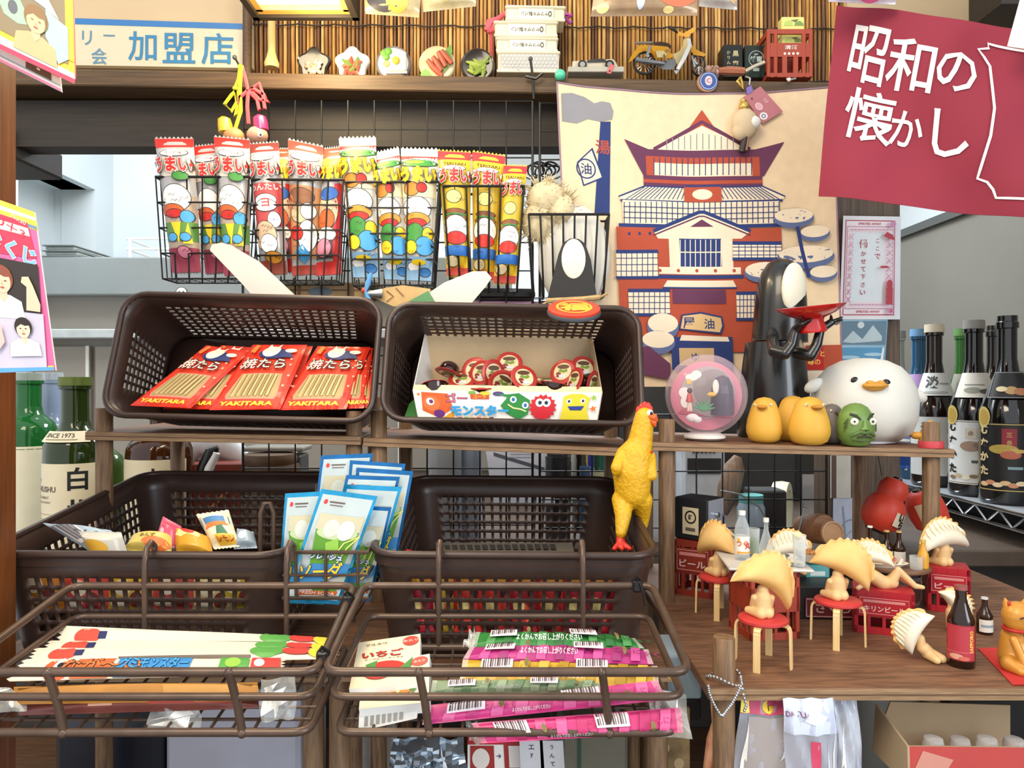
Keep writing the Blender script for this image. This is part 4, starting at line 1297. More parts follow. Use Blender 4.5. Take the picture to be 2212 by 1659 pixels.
# ================================================================ printed cloth of an old inn
class Cloth(Quad):
    sag = .016

    def __call__(s, u, v, h=0.0):
        p = Quad.__call__(s, u, v, h)
        p.z -= s.sag * 4 * u * (1 - u) * max(0, v)
        return p


cs = ((1232, 836), (1822, 834), (1800, 186), (1203, 178))
U0 = inv(cs)
U = lambda x, y: U0(x, y - 20 * 4 * max(0, min(1, U0(x, y)[0])) * (1 - max(0, min(1, U0(x, y)[0]))) * max(0, min(1, U0(x, y)[1])))
pl = lambda *p: [U(*a) for a in p]
cq = Cloth(PQ(cs, 1.213), lambda u, v: .0014 * math.sin(u * 19 + v * 3) + .0004 * math.sin(u * 29 + 1 - v * 5) - .004 * max(0, u - .8) * 5)
cq.fine = .015
linen = mat('linen', 'e6cda9', .85, scale=60, noise=.06, bump=.15)
nv, rd, pu, gy, ln = K('22356f', .8), K('b04a30', .8), K('63304f', .8), K('8b8b90', .8), K('e9d8bd', .8)
it = [('p', pl((1212, 202), (1236, 200), (1262, 208), (1284, 222), (1300, 218), (1318, 222), (1325, 240), (1322, 258), (1296, 262), (1270, 256), (1246, 266), (1214, 262)), gy),
      ('p', pl((1297, 262), (1319, 262), (1317, 462), (1284, 462)), nv), ('t', '湯', *U(1302, 317), .045, rd),
      ('p', pl((1246, 350), (1280, 318), (1304, 384), (1260, 402)), nv), ('p', pl((1249, 351), (1278, 324), (1300, 382), (1262, 398)), ln), ('ring', *U(1266, 364), .036, .034, nv, .86), ('t', '油', *U(1266, 364), .036, nv)]
# a plain tiered inn: gable, wide roofs, lattice floors, red walls, gate
it += [('p', pl((1516, 236), (1560, 300), (1470, 300)), rd), ('p', pl((1516, 270), (1620, 322), (1412, 322)), ln), ('l', pl((1412, 322), (1516, 262), (1620, 322)), .012, pu)]
for i in range(12):
    x = 1440 + i * 13
    it.append(('l', pl((x, 322), (x, 300 - 14 * (1 - abs(i - 5.5) / 6))), .003, gy))
it += [('p', pl((1348, 300), (1400, 322), (1630, 322), (1694, 306), (1650, 380), (1390, 380)), pu), ('r', *U(1396, 378), *U(1640, 338), rd, 8, 3), ('r', *U(1412, 378), *U(1624, 352), ln, 8, 3)]
for i in range(18):
    x = 1412 + i * 12.4
    it.append(('l', pl((x, 378), (x, 340)), .003, nv))
it += [('r', *U(1390, 402), *U(1646, 380), pu, 8, 2), ('r', *U(1390, 394), *U(1646, 388), rd, 8, 2), ('p', pl((1336, 424), (1392, 402), (1646, 402), (1696, 424), (1690, 432), (1340, 432)), ln), ('l', pl((1336, 424), (1392, 402), (1646, 402), (1696, 424)), .005, nv), ('l', pl((1340, 432), (1690, 432)), .008, nv)]
for i in range(34):
    x = 1352 + i * 10
    it.append(('l', pl((x, 430), (1392 + (x - 1352) * .75, 404)), .0025, nv))
it += [('r', *U(1346, 482), *U(1682, 434), ln, 8, 3)]
for i in range(30):
    x = 1348 + i * 11.5
    it.append(('l', pl((x, 482), (x, 436)), .003, nv))
for y in (446, 458, 470):
    it.append(('l', pl((1346, y), (1682, y)), .0025, nv))
it += [('l', pl((1336, 486), (1690, 486)), .012, nv), ('r', *U(1342, 760), *U(1686, 492), rd, 8, 8), ('r', *U(1478, 436), *U(1556, 402), rd, 3, 3), ('e', *U(1516, 420), .036, .018, ln), ('l', pl((1478, 402), (1556, 402)), .006, nv)]
for i in range(6):
    it.append(('r', *U(1356 + i * 22, 508), *U(1361 + i * 22, 502), nv, 1, 1))
# entrance with a plain straight gable
arc = [(1410 + i * 11, 500 - 44 * (1 - abs(i - 9.5) / 9.5)) for i in range(20)]
it += [('p', pl(*arc, (1600, 516), (1420, 516)), ln), ('l', pl(*arc), .012, nv), ('l', pl(*[(x, y + 9) for x, y in arc]), .005, pu), ('p', pl((1490, 490), (1540, 490), (1515, 474)), pu), ('r', *U(1446, 590), *U(1580, 512), ln, 4, 4), ('r', *U(1468, 576), *U(1556, 516), nv, 4, 4)]
for i in range(9):
    it.append(('l', pl((1468 + i * 11, 576), (1468 + i * 11, 518)), .003, ln))
it += [('l', pl((1468, 545), (1556, 545)), .004, ln), ('r', *U(1422, 592), *U(1598, 578), ln, 4, 2), ('l', pl((1416, 598), (1604, 598)), .012, nv), ('p', pl((1440, 606), (1582, 606), (1590, 622), (1430, 622)), ln), ('l', pl((1430, 622), (1590, 622)), .006, nv), ('r', *U(1452, 656), *U(1566, 626), pu, 4, 3)]
for i in range(5):
    x, y = 1424 + i * 40, 585
    it.append(('e', *U(x, y), .006, .006, rd))
for (x0, y0, x1, y1) in ((1330, 600, 1420, 544), (1356, 680, 1446, 628), (1588, 690, 1650, 634), (1580, 560, 1686, 526)):
    it += [('r', *U(x0, y1), *U(x1, y0), ln, 4, 4), ('l', pl((x0, y1), (x1, y1)), .012, nv), ('l', pl((x0, y0), (x1, y0)), .01, nv)]
    for k in range(1, 8):
        it.append(('l', pl((x0 + (x1 - x0) * k / 8, y0), (x0 + (x1 - x0) * k / 8, y1)), .0025, nv))
    for k in range(1, 4):
        it.append(('l', pl((x0, y0 + (y1 - y0) * k / 4), (x1, y0 + (y1 - y0) * k / 4)), .0025, nv))
it += [('p', pl((1464, 712), (1470, 680), (1512, 674), (1558, 684), (1562, 704), (1556, 722)), nv), ('p', pl((1468, 710), (1473, 683), (1512, 678), (1555, 687), (1558, 704), (1553, 718)), K('d8b47e', .8)), ('t', '屋', *U(1486, 698), .036, nv), ('t', '油', *U(1530, 700), .034, nv),
       ('r', *U(1450, 800), *U(1580, 728), nv, 4, 4), ('p', pl((1470, 724), (1570, 728), (1574, 738), (1466, 736)), ln), ('r', *U(1466, 790), *U(1540, 752), K('c9a877', .8), 4, 4), ('t', 'ゆ', *U(1500, 772), .028, nv)]
for (cx, cy, rx, ry) in ((1712, 472, 44, 22), (1758, 505, 32, 18), (1738, 556, 62, 26), (1650, 590, 46, 24), (1776, 592, 30, 18), (1430, 706, 34, 30), (1420, 740, 36, 26)):
    it += [('e', *U(cx, cy), rx / 590, ry / 650, K('5b6890', .8)), ('e', *U(cx, cy - ry * .25), rx * .95 / 590, ry * .72 / 650, ln)]
it += [('l', pl((1720, 490), (1730, 540), (1745, 600)), .012, nv), ('p', pl((1344, 800), (1344, 756), (1400, 748), (1446, 786), (1446, 820)), pu), ('r', *U(1740, 800), *U(1816, 745), rd, 4, 4), ('r', *U(1700, 836), *U(1820, 800), ln, 4, 4)]
# lettered red label
it += [('r', *U(1738, 798), *U(1776, 750), K('b81f1a', .8), 3, 3), ('t', '千と', *U(1766, 764), .02, K('f0c040')), ('t', '尋の', *U(1756, 782), .02, K('f0c040'))]
b = MB()
b.grid(lambda u, v: cq(u, v), 80, 24, linen)
b.grid(lambda u, v: cq(u, v, -.0012), 48, 24, linen, rev=True)
for (a, c_) in (((0, 1), (1, 1)), ((0, 0), (0, 1)), ((1, 0), (1, 1))):
    n = 24
    b.tube([cq(a[0] + (c_[0] - a[0]) * i / n, a[1] + (c_[1] - a[1]) * i / n, .0004) for i in range(n + 1)], .0014, mat('hem_mauve', '9c7f93', .8), 6)
h = .0006
for k in it:      # small pieces follow the folds
    b.prints([k], cq, cq.asp, h)
    h += .00003
solo(b, 'printed_cloth', 'cream linen cloth printed with a red and navy tiered inn', 'cloth', P(1500, 200, 1.213), ang=1.2)
for lab, x, y, d, m in (('green round push pin at the top left corner of the cloth', 1210, 162, 1.222, mat('pin_green', '4fc9a0', .2, coat=.4)),):
    b = MB(); b.ell(P(x, y, d), .0092, m, 18); b.cyl(P(x, y, d), P(x, y, 1.24), .0012, 'chrome')
    solo(b, 'push_pin', lab, 'pin', P(x, y, d))

# ================================================================ maroon banner
cs = ((1768, 424), (2290, 480), (2290, 70), (1806, 8))
U = inv(cs)
pl = lambda *p: [U(*a) for a in p]
bq = Quad(PQ(cs, (1.06, .93, .93, 1.06)), lambda u, v: .009 * math.sin(u * 8 + v * 5) * (1 - v * .5) + .002 * math.sin(u * 17 - v * 9))
bq.fine = .05
wht = K('efe9e4', .8)
it = []
for ch, x, y, hp, wp in (('昭', 1885, 118, 118, 84), ('和', 1982, 145, 112, 104), ('の', 2082, 160, 84, 84), ('懐', 1888, 252, 112, 112), ('か', 1974, 280, 74, 70), ('し', 2070, 292, 98, 74)):
    u, v = U(x, y)
    it.append(('t', ch, u, v, hp / 412, wht, {'off': .010, 'wu': wp / 500, 'rot': -.12 + (.1 if ch == 'し' else 0)}))
it.append(('l', pl((2230, 112), (2148, 94), (2150, 104), (2128, 108), (2140, 124), (2152, 144), (2156, 190), (2160, 240), (2152, 300), (2126, 388), (2146, 396), (2158, 412), (2164, 430), (2230, 436)), .013, wht))
b = MB()
maroon = mat('banner_maroon', '8e2338', .75, noise=.05, scale=8)
b.grid(lambda u, v: bq(u, v), 30, 20, maroon)
b.grid(lambda u, v: bq(u, v, -.0012), 30, 20, maroon, rev=True)
b.prints(it, bq, bq.asp, .0015, .0001)
solo(b, 'maroon_banner', 'maroon cloth banner with large white brush characters at upper right', 'banner', P(2000, 40, 1.0), ang=1.2)
b, q = sheet(PQ(((2176, 100), (2230, 108), (2240, -10), (2206, -10)), .915), 'card', (), thick=.0006)
solo(b, 'paper_sheet', 'blank white paper corner hanging in front of the maroon banner', 'paper', P(2190, 0, .915))
b = MB(); b.cyl((.50, 1.075, H + .60), (.86, .90, H + .50), .006, 'wood_header'); b.tube([(.53, 1.06, H + .592), (.53, 1.06, H + .75)], .002, 'wood_header', 6); b.tube([(.8, .93, H + .517), (.8, .93, H + .75)], .002, 'wood_header', 6)
solo(b, 'hanging_rod', 'dark rod the maroon banner is hung from', 'rod', (.68, 1.0, H + .55))

# ================================================================ posters on the column
cs = ((1814, 690), (1944, 690), (1946, 468), (1822, 466))
pr, pp = K('b52a3f'), K('c98ab0')
it = [('r', .04, .04, .90, .96, pr, 4, 4), ('r', .055, .05, .885, .95, K('efe6ef'), 4, 4), ('r', .07, .10, .87, .90, K('b8708f'), 4, 4), ('r', .08, .107, .86, .893, K('efe3ea'), 4, 4), ('r', .17, .17, .70, .84, K('dfeaf0'), 4, 4),
      ('t', 'SPIRITED AWAY', .46, .925, .022, pr), ('t', 'SPIRITED AWAY', .46, .075, .022, pr)]
for i, ch in enumerate('ここで'):
    it.append(('t', ch, .60, .76 - i * .075, .05 if i == 2 else .036, pr, {'off': .008}))
for i, ch in enumerate('働かせて下さい'):
    it.append(('t', ch, .36, .73 - i * .075 - (.02 if i else 0), .085 if i == 0 else .045, pr, {'off': .008}))
for i in range(9):
    y = .16 + i * .075
    it += [('l', [(.09, y), (.16, y + .06)], .006, pp), ('l', [(.16, y), (.09, y + .06)], .006, pp), ('l', [(.74, y), (.84, y + .06)], .006, pp), ('l', [(.84, y), (.74, y + .06)], .006, pp)]
for i in range(12):
    it += [('r', .1 + i * .06, .855, .15 + i * .06, .865, pp, 1, 1), ('r', .13 + i * .06, .135, .18 + i * .06, .145, pp, 1, 1)]
it += [('p', [(.66, .80), (.72, .84), (.82, .81), (.86, .76), (.76, .77)], pr), ('e', .80, .08, .05, .03, pp), ('t', '油', .80, .08, .03, pr), ('e', .82, .915, .05, .03, pp), ('r', .72, .14, .83, .30, pr, 2, 2), ('e', .775, .33, .05, .05, pr), ('e', .68, .50, .08, .012, pr)]
b, q = sheet(PQ(cs, 1.335), mat('paper_cool', 'e7ebf2', .5, noise=.02), it, thick=.0012)
solo(b, 'wall_poster', 'white poster with red lattice border and red vertical writing', 'poster', P(1880, 690, 1.335))
cs = ((1806, 812), (1910, 812), (1918, 690), (1812, 690))
it = [('r', .02, .55, .98, .97, K('5f8096'), 4, 4), ('p', [(.1, .6), (.3, .8), (.5, .65), (.7, .9), (.9, .7), (.9, .62), (.3, .58)], K('b7ccd4')), ('r', .02, .05, .98, .5, K('4f97c4'), 4, 4), ('e', .25, .33, .22, .03, K('a8cfe4')), ('e', .75, .38, .2, .03, K('a8cfe4')), ('r', .02, .05, .98, .2, K('2f76ad'), 4, 4), ('e', .45, .9, .07, .06, K('cfdfe6')), ('p', [(.86, .05), (.92, .5), (.96, .5), (.94, .05)], K('e3eef4'))]
b, q = sheet(PQ(cs, 1.337), mat('plastic_sky', '79abc8', .25, noise=.05), it, thick=.004)
solo(b, 'picture_pouch', 'blue sea and sky picture pouch below the red bordered poster', 'pouch', P(1860, 812, 1.337))

# ================================================================ lottery cards hung on the left post
yl, pk, rs = K('f2c13a'), K('e2679b'), K('c73a55')
cs = ((-14, 806), (120, 800), (74, 458), (-40, 418))
U = inv(cs)
pl = lambda *p: [U(*a) for a in p]
it = [('p', pl((-40, 418), (74, 458), (84, 500), (-38, 462)), K('f4d04c')), ('p', pl((-40, 430), (76, 470), (78, 478), (-40, 440)), K('f9efc9')), ('p', pl((-40, 448), (80, 490), (82, 498), (-40, 456)), K('6f8ea0')),
      ('p', pl((-40, 450), (60, 482), (80, 560), (-36, 542)), rs), ('p', pl((-30, 466), (62, 494), (66, 512), (-28, 488)), K('f6e6c8')), ('t', '0＋3', *U(26, 492), .05, rs, {'rot': -.28, 'wu': .5}), ('t', 'No.30', *U(42, 475), .026, K('f6d8c0'), {'rot': -.28}), ('t', 'ドくじ', *U(30, 540), .10, K('7db4e0'), {'out': wht, 'oo': .07, 'rot': -.2, 'wu': .82, 'off': .04}),
      ('p', pl((-30, 552), (84, 574), (92, 680), (-22, 676)), K('2f2622')), ('p', pl((-20, 668), (96, 680), (104, 796), (-12, 796)), K('c4bfd2')), ('p', pl((106, 790), (118, 790), (120, 800), (106, 800)), yl), ('p', pl((-14, 796), (119, 793), (120, 800), (-14, 806)), K('5a9fd6'))]
u, v = U(8, 608)
it += person_print(u, v, .082, 134 / 370, K('eac3a6'), K('8a4a34'), K('f1ece4'))
it += [('p', pl((62, 672), (92, 676), (92, 660), (76, 620), (66, 600), (52, 600), (50, 612), (62, 622)), K('eac3a6'))]
u, v = U(56, 712)
it += person_print(u, v, .062, 134 / 370, K('ecc9b0'), K('2b1f1c'), K('efe9e0'))
it += [('p', pl((-8, 700), (10, 706), (18, 740), (4, 760), (-10, 740)), K('e6b9b0'))]
b, q = sheet(PQ(cs, (.668, .668, .674, .674)), pk, it, thick=.002, side='card')
solo(b, 'lottery_card', 'pink hanging lottery card with two printed portraits on the left post', 'card', P(50, 460, .67))
cs = ((-60, 60), (162, 170), (158, -20), (-40, -120))
U = inv(cs)
pl = lambda *p: [U(*a) for a in p]
it = [('p', pl((-60, 70), (162, 176), (162, 160), (-60, 46)), wht), ('p', pl((-60, 78), (162, 182), (163, 172), (-60, 66)), K('c43a5c')), ('p', pl((-40, 44), (148, 140), (142, -30), (-40, -120)), K('8a7a5e')), ('p', pl((144, 128), (162, 136), (158, -20), (140, -30)), K('efb53a')), ('p', pl((-10, -20), (40, -10), (58, 30), (60, 55), (40, 52), (10, 30)), K('9fd0a6')), ('e', *U(29, 16), .05, .08, K('5d626a')),
      ('p', pl((100, 80), (100, 20), (128, 46), (148, 62), (150, 130), (128, 140)), K('a8d8c4')), ('p', pl((66, -5), (100, 20), (130, 46), (96, -20)), K('f0e6d8'))]
u, v = U(80, 48)
it += person_print(u, v, .16, 1.1, K('e6be93'), K('8c6a44'), K('c9ae80'))
b, q = sheet(PQ(cs, (.664, .664, .668, .668)), yl, it, thick=.002, side=K('d6577c'))
solo(b, 'lottery_card', 'tilted yellow edged card with printed portrait at top left', 'card', P(60, 0, .666))
cs = ((-70, 98), (133, 198), (128, 150), (-60, 50))
it = [('r', 0, .2, .66, 1, K('dcdce6'), 4, 4), ('r', .62, .25, .90, 1, K('5f4a38'), 4, 4), ('e', .76, .5, .02, .05, wht), ('r', .9, .6, 1, 1, K('e8823a'), 2, 2), ('r', 0, 0, 1, .1, pk, 4, 2), ('r', 0, .22, 1, .26, K('8d939e'), 4, 2)]
b, q = sheet(PQ(cs, (.674, .674, .677, .677)), wht, it, thick=.002)
solo(b, 'lottery_card', 'white and pink card tucked behind the tilted portrait card', 'card', P(30, 150, .675))

# ================================================================ bags hanging along the top edge
for lab, cs, d, col, items in (
    ('clear bag of glittering trinkets hanging right of the lamp', ((790, 30), (905, 38), (915, -60), (782, -60)), 1.16, 'cbb98a', [('e', .35, .3, .3, .25, K('4a4a52')), ('e', .6, .25, .2, .2, K('d9c35a')), ('e', .5, .5, .1, .1, wht), ('e', .75, .6, .15, .2, K('7a3a2a')), ('e', .25, .6, .08, .1, K('8fb0d0'))]),
    ('clear bag with yellow toy hanging second from the lamp', ((915, 26), (1028, 14), (1030, -60), (905, -60)), 1.16, 'd6c69a', [('e', .45, .45, .22, .3, K('e3c52f')), ('e', .3, .8, .2, .2, wht)]),
    ('clear bag with an orange print hanging above the motorbike', ((1276, 36), (1506, 34), (1508, -60), (1290, -60)), 1.16, 'a68a6a', [('p', [(.1, .3), (.3, .9), (.5, .9), (.25, .35)], K('d98a4a')), ('e', .8, .5, .2, .35, K('d9724f')), ('e', .78, .55, .15, .25, K('c0b8ae')), ('e', .1, .15, .06, .1, K('fbe9a0')), ('e', .45, .3, .04, .2, K('cdd8ff')), ('e', .72, .1, .05, .06, K('fbe9a0'))]),
    ('grey printed card hanging right of the orange bag', ((1510, 14), (1592, 22), (1594, -60), (1506, -60)), 1.165, 'b9b2ac', [('p', [(.4, .2), (.95, .25), (.9, .5), (.5, .6)], K('3a3430')), ('p', [(.5, .3), (.9, .1), (.98, .25)], K('d0b080'))]),
    ('silver and pink packet hanging above the maroon banner', ((1790, 4), (1934, 10), (1938, -60), (1770, -60)), 1.0, 'c9bcc6', [('e', .6, .3, .2, .3, K('d65a86')), ('r', .05, .1, .4, .8, K('b23a50'))]),
):
    c = PQ(cs, d)
    b, q = pouch(c, mat('bagfilm_' + col, col, .2, .1, noise=.2, scale=50), items, th=.01, seal=.03)
    solo(b, 'hanging_bag', lab, 'bag', P((cs[2][0] + cs[3][0]) / 2, -60, d), 'bags hanging along the top of the picture', ang=.9)
# ================================================================ plate magnets on the ledge
def face_at(px, py, d, scale_px):
    """(u, v, h) in photo pixels from a centre, standing upright at distance d"""
    o = P(px, py, d)
    k = d / FOC
    return lambda u, v, h=0.0: V((o.x + u * k, o.y - h, o.z + v * k))


def plate_mag(lab, px, ring, base, food, flower=False, rad=37, py=126):
    d = 1.262
    zc = ZL(P(px, 0, d).x) + (rad * .86) * d / FOC
    o = V((P(px, 0, d).x, d, zc))
    k = d / FOC
    f = lambda u, v, h=0.0: V((o.x + u * k, o.y - h, o.z + v * k))
    t = thing('plate_magnet', lab, 'magnet', (o.x, o.y, ZL(o.x)), 'food plate magnets lined up on the ledge')
    n = 60

    def rr(a, q):
        m = (1 + .11 * math.cos(5 * (a - PI / 2))) if flower else 1
        return rad * q * m
    b = MB()
    prof = [(0, -.006), (1.0, -.006), (1.0, .001), (.94, .004), (.86, .0025), (0, .0015)]
    for i in range(len(prof) - 1):
        (q0, h0), (q1, h1) = prof[i], prof[i + 1]
        vs = [f(rr(2 * PI * j / n, q) * math.cos(2 * PI * j / n), max(-rad * .86, rr(2 * PI * j / n, q) * math.sin(2 * PI * j / n)), h) for q, h in ((q0, h0), (q1, h1)) for j in range(n)]
        b.add(vs, [(j, (j + 1) % n, n + (j + 1) % n, n + j) for j in range(n)], ring if i < 4 else base)
    b.build('plate', t, ang=.5)
    b = MB()
    food(b, f)
    b.build('food', t)
    return t


def lumps(cols, seed, n, sp, rx, ry, cy=-6):
    r = random.Random(seed)

    def fn(b, f):
        for i in range(n):
            u, v = r.uniform(-sp, sp), cy + r.uniform(-sp, sp) * .8
            a, l = r.uniform(0, PI), rx * r.uniform(.7, 1.1)
            c = f(u, v, .004 + .002 * r.random())
            dv = f(u + l * math.cos(a), v + l * math.sin(a), .005) - c
            b.tube([c - dv, c - dv * .5, c, c + dv * .5, c + dv], [.0015, .003, .0038, .003, .0015], cols[i % len(cols)], 8)
    return fn


cer_w, cer_y = mat('ceramic_white', 'f1ead9', .3, coat=.3), mat('ceramic_cream', 'ecdcae', .3, coat=.3)
plate_mag('dark flower shaped plate magnet of pale pickled seafood', 678, mat('ceramic_black', '23211f', .2, coat=.5), 'ceramic_black', lumps([K('b99a86'), K('9a7a68'), K('cdb8a6')], 1, 20, 14, 7, 4, -9), True, 34)
plate_mag('white flower shaped plate magnet of red fish sashimi', 761, cer_w, cer_w, lumps([K('a04a34'), K('b5634a'), K('8a3a28'), K('4d7a2a')], 2, 18, 15, 13, 4, -9), True, 35)


def tofu(b, f):
    b.box(f(8, 0, .006), (.033, .012, .033), K('efe9da'), b=.002)
    b.box(f(8, -22, .005), (.036, .008, .005), K('b8b6b0'))
    b.ell(f(8, 0, .014), (.006, .003, .007), K('d9b22c'))
    for q in ((-18, 16), (-8, 20), (-13, 8)):
        b.ell(f(q[0], q[1], .013), (.006, .002, .006), K('5c9a38'))
    b.ell(f(-12, -6, .012), (.006, .002, .006), K('c8a46a'))


plate_mag('round grey rimmed plate magnet of tofu with green garnish', 850, mat('ceramic_grey', '77757c', .3, coat=.3), cer_w, tofu, False, 38)


def ham(b, f):
    b.poly([(-2, 0), (30, 40), (34, 26), (30, -4), (14, -22)], K('7fae58'), f, .006)
    b.poly([(-36, -26), (-24, -12), (-8, -30), (-20, -36)], K('7fae58'), f, .006)
    for u, v, a in ((-8, -10, -.9), (2, -4, -1.0), (12, 6, -1.1), (22, 10, -.9), (0, -18, -.8)):
        c = f(u, v, .009)
        dv = V((math.cos(a), 0, math.sin(a))) * .014
        b.tube([c - dv, c, c + dv], [.004, .0052, .0036], K('b5563f'), 8)


plate_mag('round cream plate magnet of ham slices on a green leaf', 944, cer_y, cer_y, ham, False, 39)
plate_mag('round black bowl magnet of green soybean pods', 1032, mat('ceramic_brown', '3a302a', .25, coat=.4), 'ceramic_black', lumps([K('8fa23a'), K('7c922e'), K('a3b550')], 5, 18, 15, 15, 6, -4), False, 37)

# ================================================================ toy bread crates
GC = 'stacked cream toy bread crates'
crm = mat('crate_cream', 'e9e2c4', .45, noise=.04)


def crate(lab, x0, x1, yt, yb, d, tilt=0.0, meshf=False, ml=None):
    a, c = P(x0, yb, d), P(x1, yt, d)
    t = thing('toy_crate', lab, 'toy crate', ((a.x + c.x) / 2, d, a.z), GC, Mx.Rotation(tilt, 4, 'Y'))
    w_, h_ = c.x - a.x, c.z - a.z
    T = wm(t)
    f = lambda u, v, h=0.0: T @ V(((u - .5) * w_, -h, v * h_))
    M = T
    b = MB(); b.box((0, .022, h_ * .5), (w_ * .96, .044, h_ * .9), crm, M, b=.002); b.build('body', t)
    b = MB(); b.box((0, .022, h_ * .96), (w_, .05, .0055), crm, M, b=.002); b.box((0, -.001, h_ * .08), (w_ * .98, .004, .005), crm, M, b=.001); b.build('rim', t)
    b = MB()
    if meshf:
        b.prints([('r', .06, .04, .95, .86, K('b9b8b2'), 3, 3)] + [('e', .1 + (i % 14) * .062 + (.03 if i // 14 % 2 else 0), .12 + (i // 14) * .15, .013, .035, K('e0dfd8')) for i in range(70)], f, w_ / h_, .0024)
        b.build('mesh_panel', t)
    else:
        b.prints([('r', .22, .12, .80, .84, K('f4efd6'), 3, 3), ('l', [(.22, .12), (.22, .84), (.80, .84), (.80, .12), (.22, .12)], .03, K('cfc6a0')), ('t', 'ヤマザキ製パン', .49, .48, .30, K('4c463c'), {'wu': .44, 'rot': PI}), ('ring', .74, .48, .030, .2, K('4c463c'), .55)], f, w_ / h_, .0024)
        b.build('name_panel', t)
    return t


crate('bottom cream toy crate of the stack with perforated grey front', 1072, 1210, 112, 158, 1.262, .01, True)
crate('cream toy crate with brand panel directly on the perforated one', 1070, 1206, 83, 112, 1.262, .012)
crate('cream toy crate second from the top pushed left', 1066, 1206, 48, 80, 1.262, .012)
crate('topmost cream toy crate of the stack shifted right', 1090, 1222, 15, 46, 1.262, .02)
b = MB(); b.tube([P(1052, 68, 1.29), P(1058, 48, 1.29), P(1075, 42, 1.29), P(1092, 28, 1.30)], [.006, .007, .005, .004], K('d9606c'), 8); b.tube([P(1052, 68, 1.29), P(1064, 66, 1.29), P(1070, 50, 1.29)], .005, K('d9606c'), 8); b.tube([P(1220, 30, 1.29), P(1234, 34, 1.29), P(1222, 42, 1.29), P(1234, 50, 1.29)], .004, K('c254a8'), 8); b.tube([P(1100, 16, 1.31), P(1220, 30, 1.30)], .005, K('c254a8'), 8)
b.tube([P(1060, 60, 1.29), P(1064, 150, 1.315)], .003, K('d9606c'), 6)
solo(b, 'pink_ribbon', 'pink ribbon poking out both sides behind the cream toy crates', 'ribbon', P(1064, 150, 1.30))

# ================================================================ toy car frame on its base
cc = lambda x, y, dd=0.0: (lambda p: p)(P(1200 + x / 6.144, 20 + y / 6.144, 1.262 + dd))
t = thing('toy_car', 'small dark toy car chassis on a pale grey base', 'toy car', cc(530, 860))
b = MB(); p0, p1 = cc(160, 862), cc(900, 790); b.box(((p0.x + p1.x) / 2, 1.272, (p0.z + p1.z) / 2), (p1.x - p0.x, .04, p1.z - p0.z), mat('base_grey', 'b5b0a2', .6, noise=.15), b=.001); b.build('base', t)
cf = lambda x, y, h=0.0: cc(x, y, -h)
b = MB(); prism(b, [(225, 690), (420, 680), (640, 668), (760, 660), (800, 700), (830, 770), (790, 775), (750, 725), (690, 725), (655, 770), (420, 760), (395, 715), (340, 700), (300, 760), (220, 770)], cf, .004, -.026, mat('car_cream', 'cfc6ae', .4, noise=.2))
prism(b, [(410, 690), (470, 662), (640, 655), (690, 690), (650, 700), (430, 705)], cf, .006, -.028, mat('car_dark', '3b3a3c', .35)); b.build('car_body', t)
for x in (355, 715):
    for dd in (-.006, .026):
        b = MB(); c = cc(x, 745, dd); b.tube([c + V((0, -.004, 0)), c + V((0, .004, 0))], .0075, 'black_plastic', 16); b.cyl(c + V((0, -.0046, 0)), c + V((0, .0046, 0)), .0045, 'steel', n=14); b.build('wheel', t)
b = MB(); q = Quad([cc(680, 845, -.012), cc(735, 855, -.012), cc(780, 740, -.012), cc(725, 725, -.012)]); b.grid(q, 2, 2, K('dc6a6a')); b.prints([('e', .5, .25, .2, .12, K('4a2a2a'))], q, 1, .0004); b.build('tag', t)

# ================================================================ yellow toy motorbike
t = thing('toy_motorcycle', 'yellow toy motorbike with white leg shield parked on the ledge', 'toy motorcycle', cc(1500, 880))
yel, tyre, gun = mat('bike_yellow', 'e9a92b', .3, coat=.4), 'black_plastic', mat('gunmetal', '8d9092', .35, .5)
cream = mat('bike_cream', 'ead9a0', .3, coat=.3)
O = .018


def wheel(x, y, r, sx, dd, name):
    c = cc(x, y, dd)
    k = 1.28 / FOC / 6.144
    w_ = MB()
    pt = lambda a, q: c + V((math.cos(a) * r * q * sx * k, math.cos(a) * (1 - sx) * r * q * k, math.sin(a) * r * q * k))
    w_.tube([pt(2 * PI * i / 30, .90) for i in range(30)], .1 * r * k, tyre, 8, True)
    o = w_.build('wheel', t)
    s_ = MB()
    s_.tube([pt(2 * PI * i / 30, .80) for i in range(30)], .03 * r * k, 'chrome', 6, True)
    for i in range(18):
        a = 2 * PI * i / 18
        s_.tube([pt(a + .2 * (i % 2 - .5), .12), pt(a, .8)], .014 * r * k, 'chrome', 5)
    s_.ell(c, (.12 * r * k, .006, .12 * r * k), 'steel', 10)
    s_.build('spokes', o)


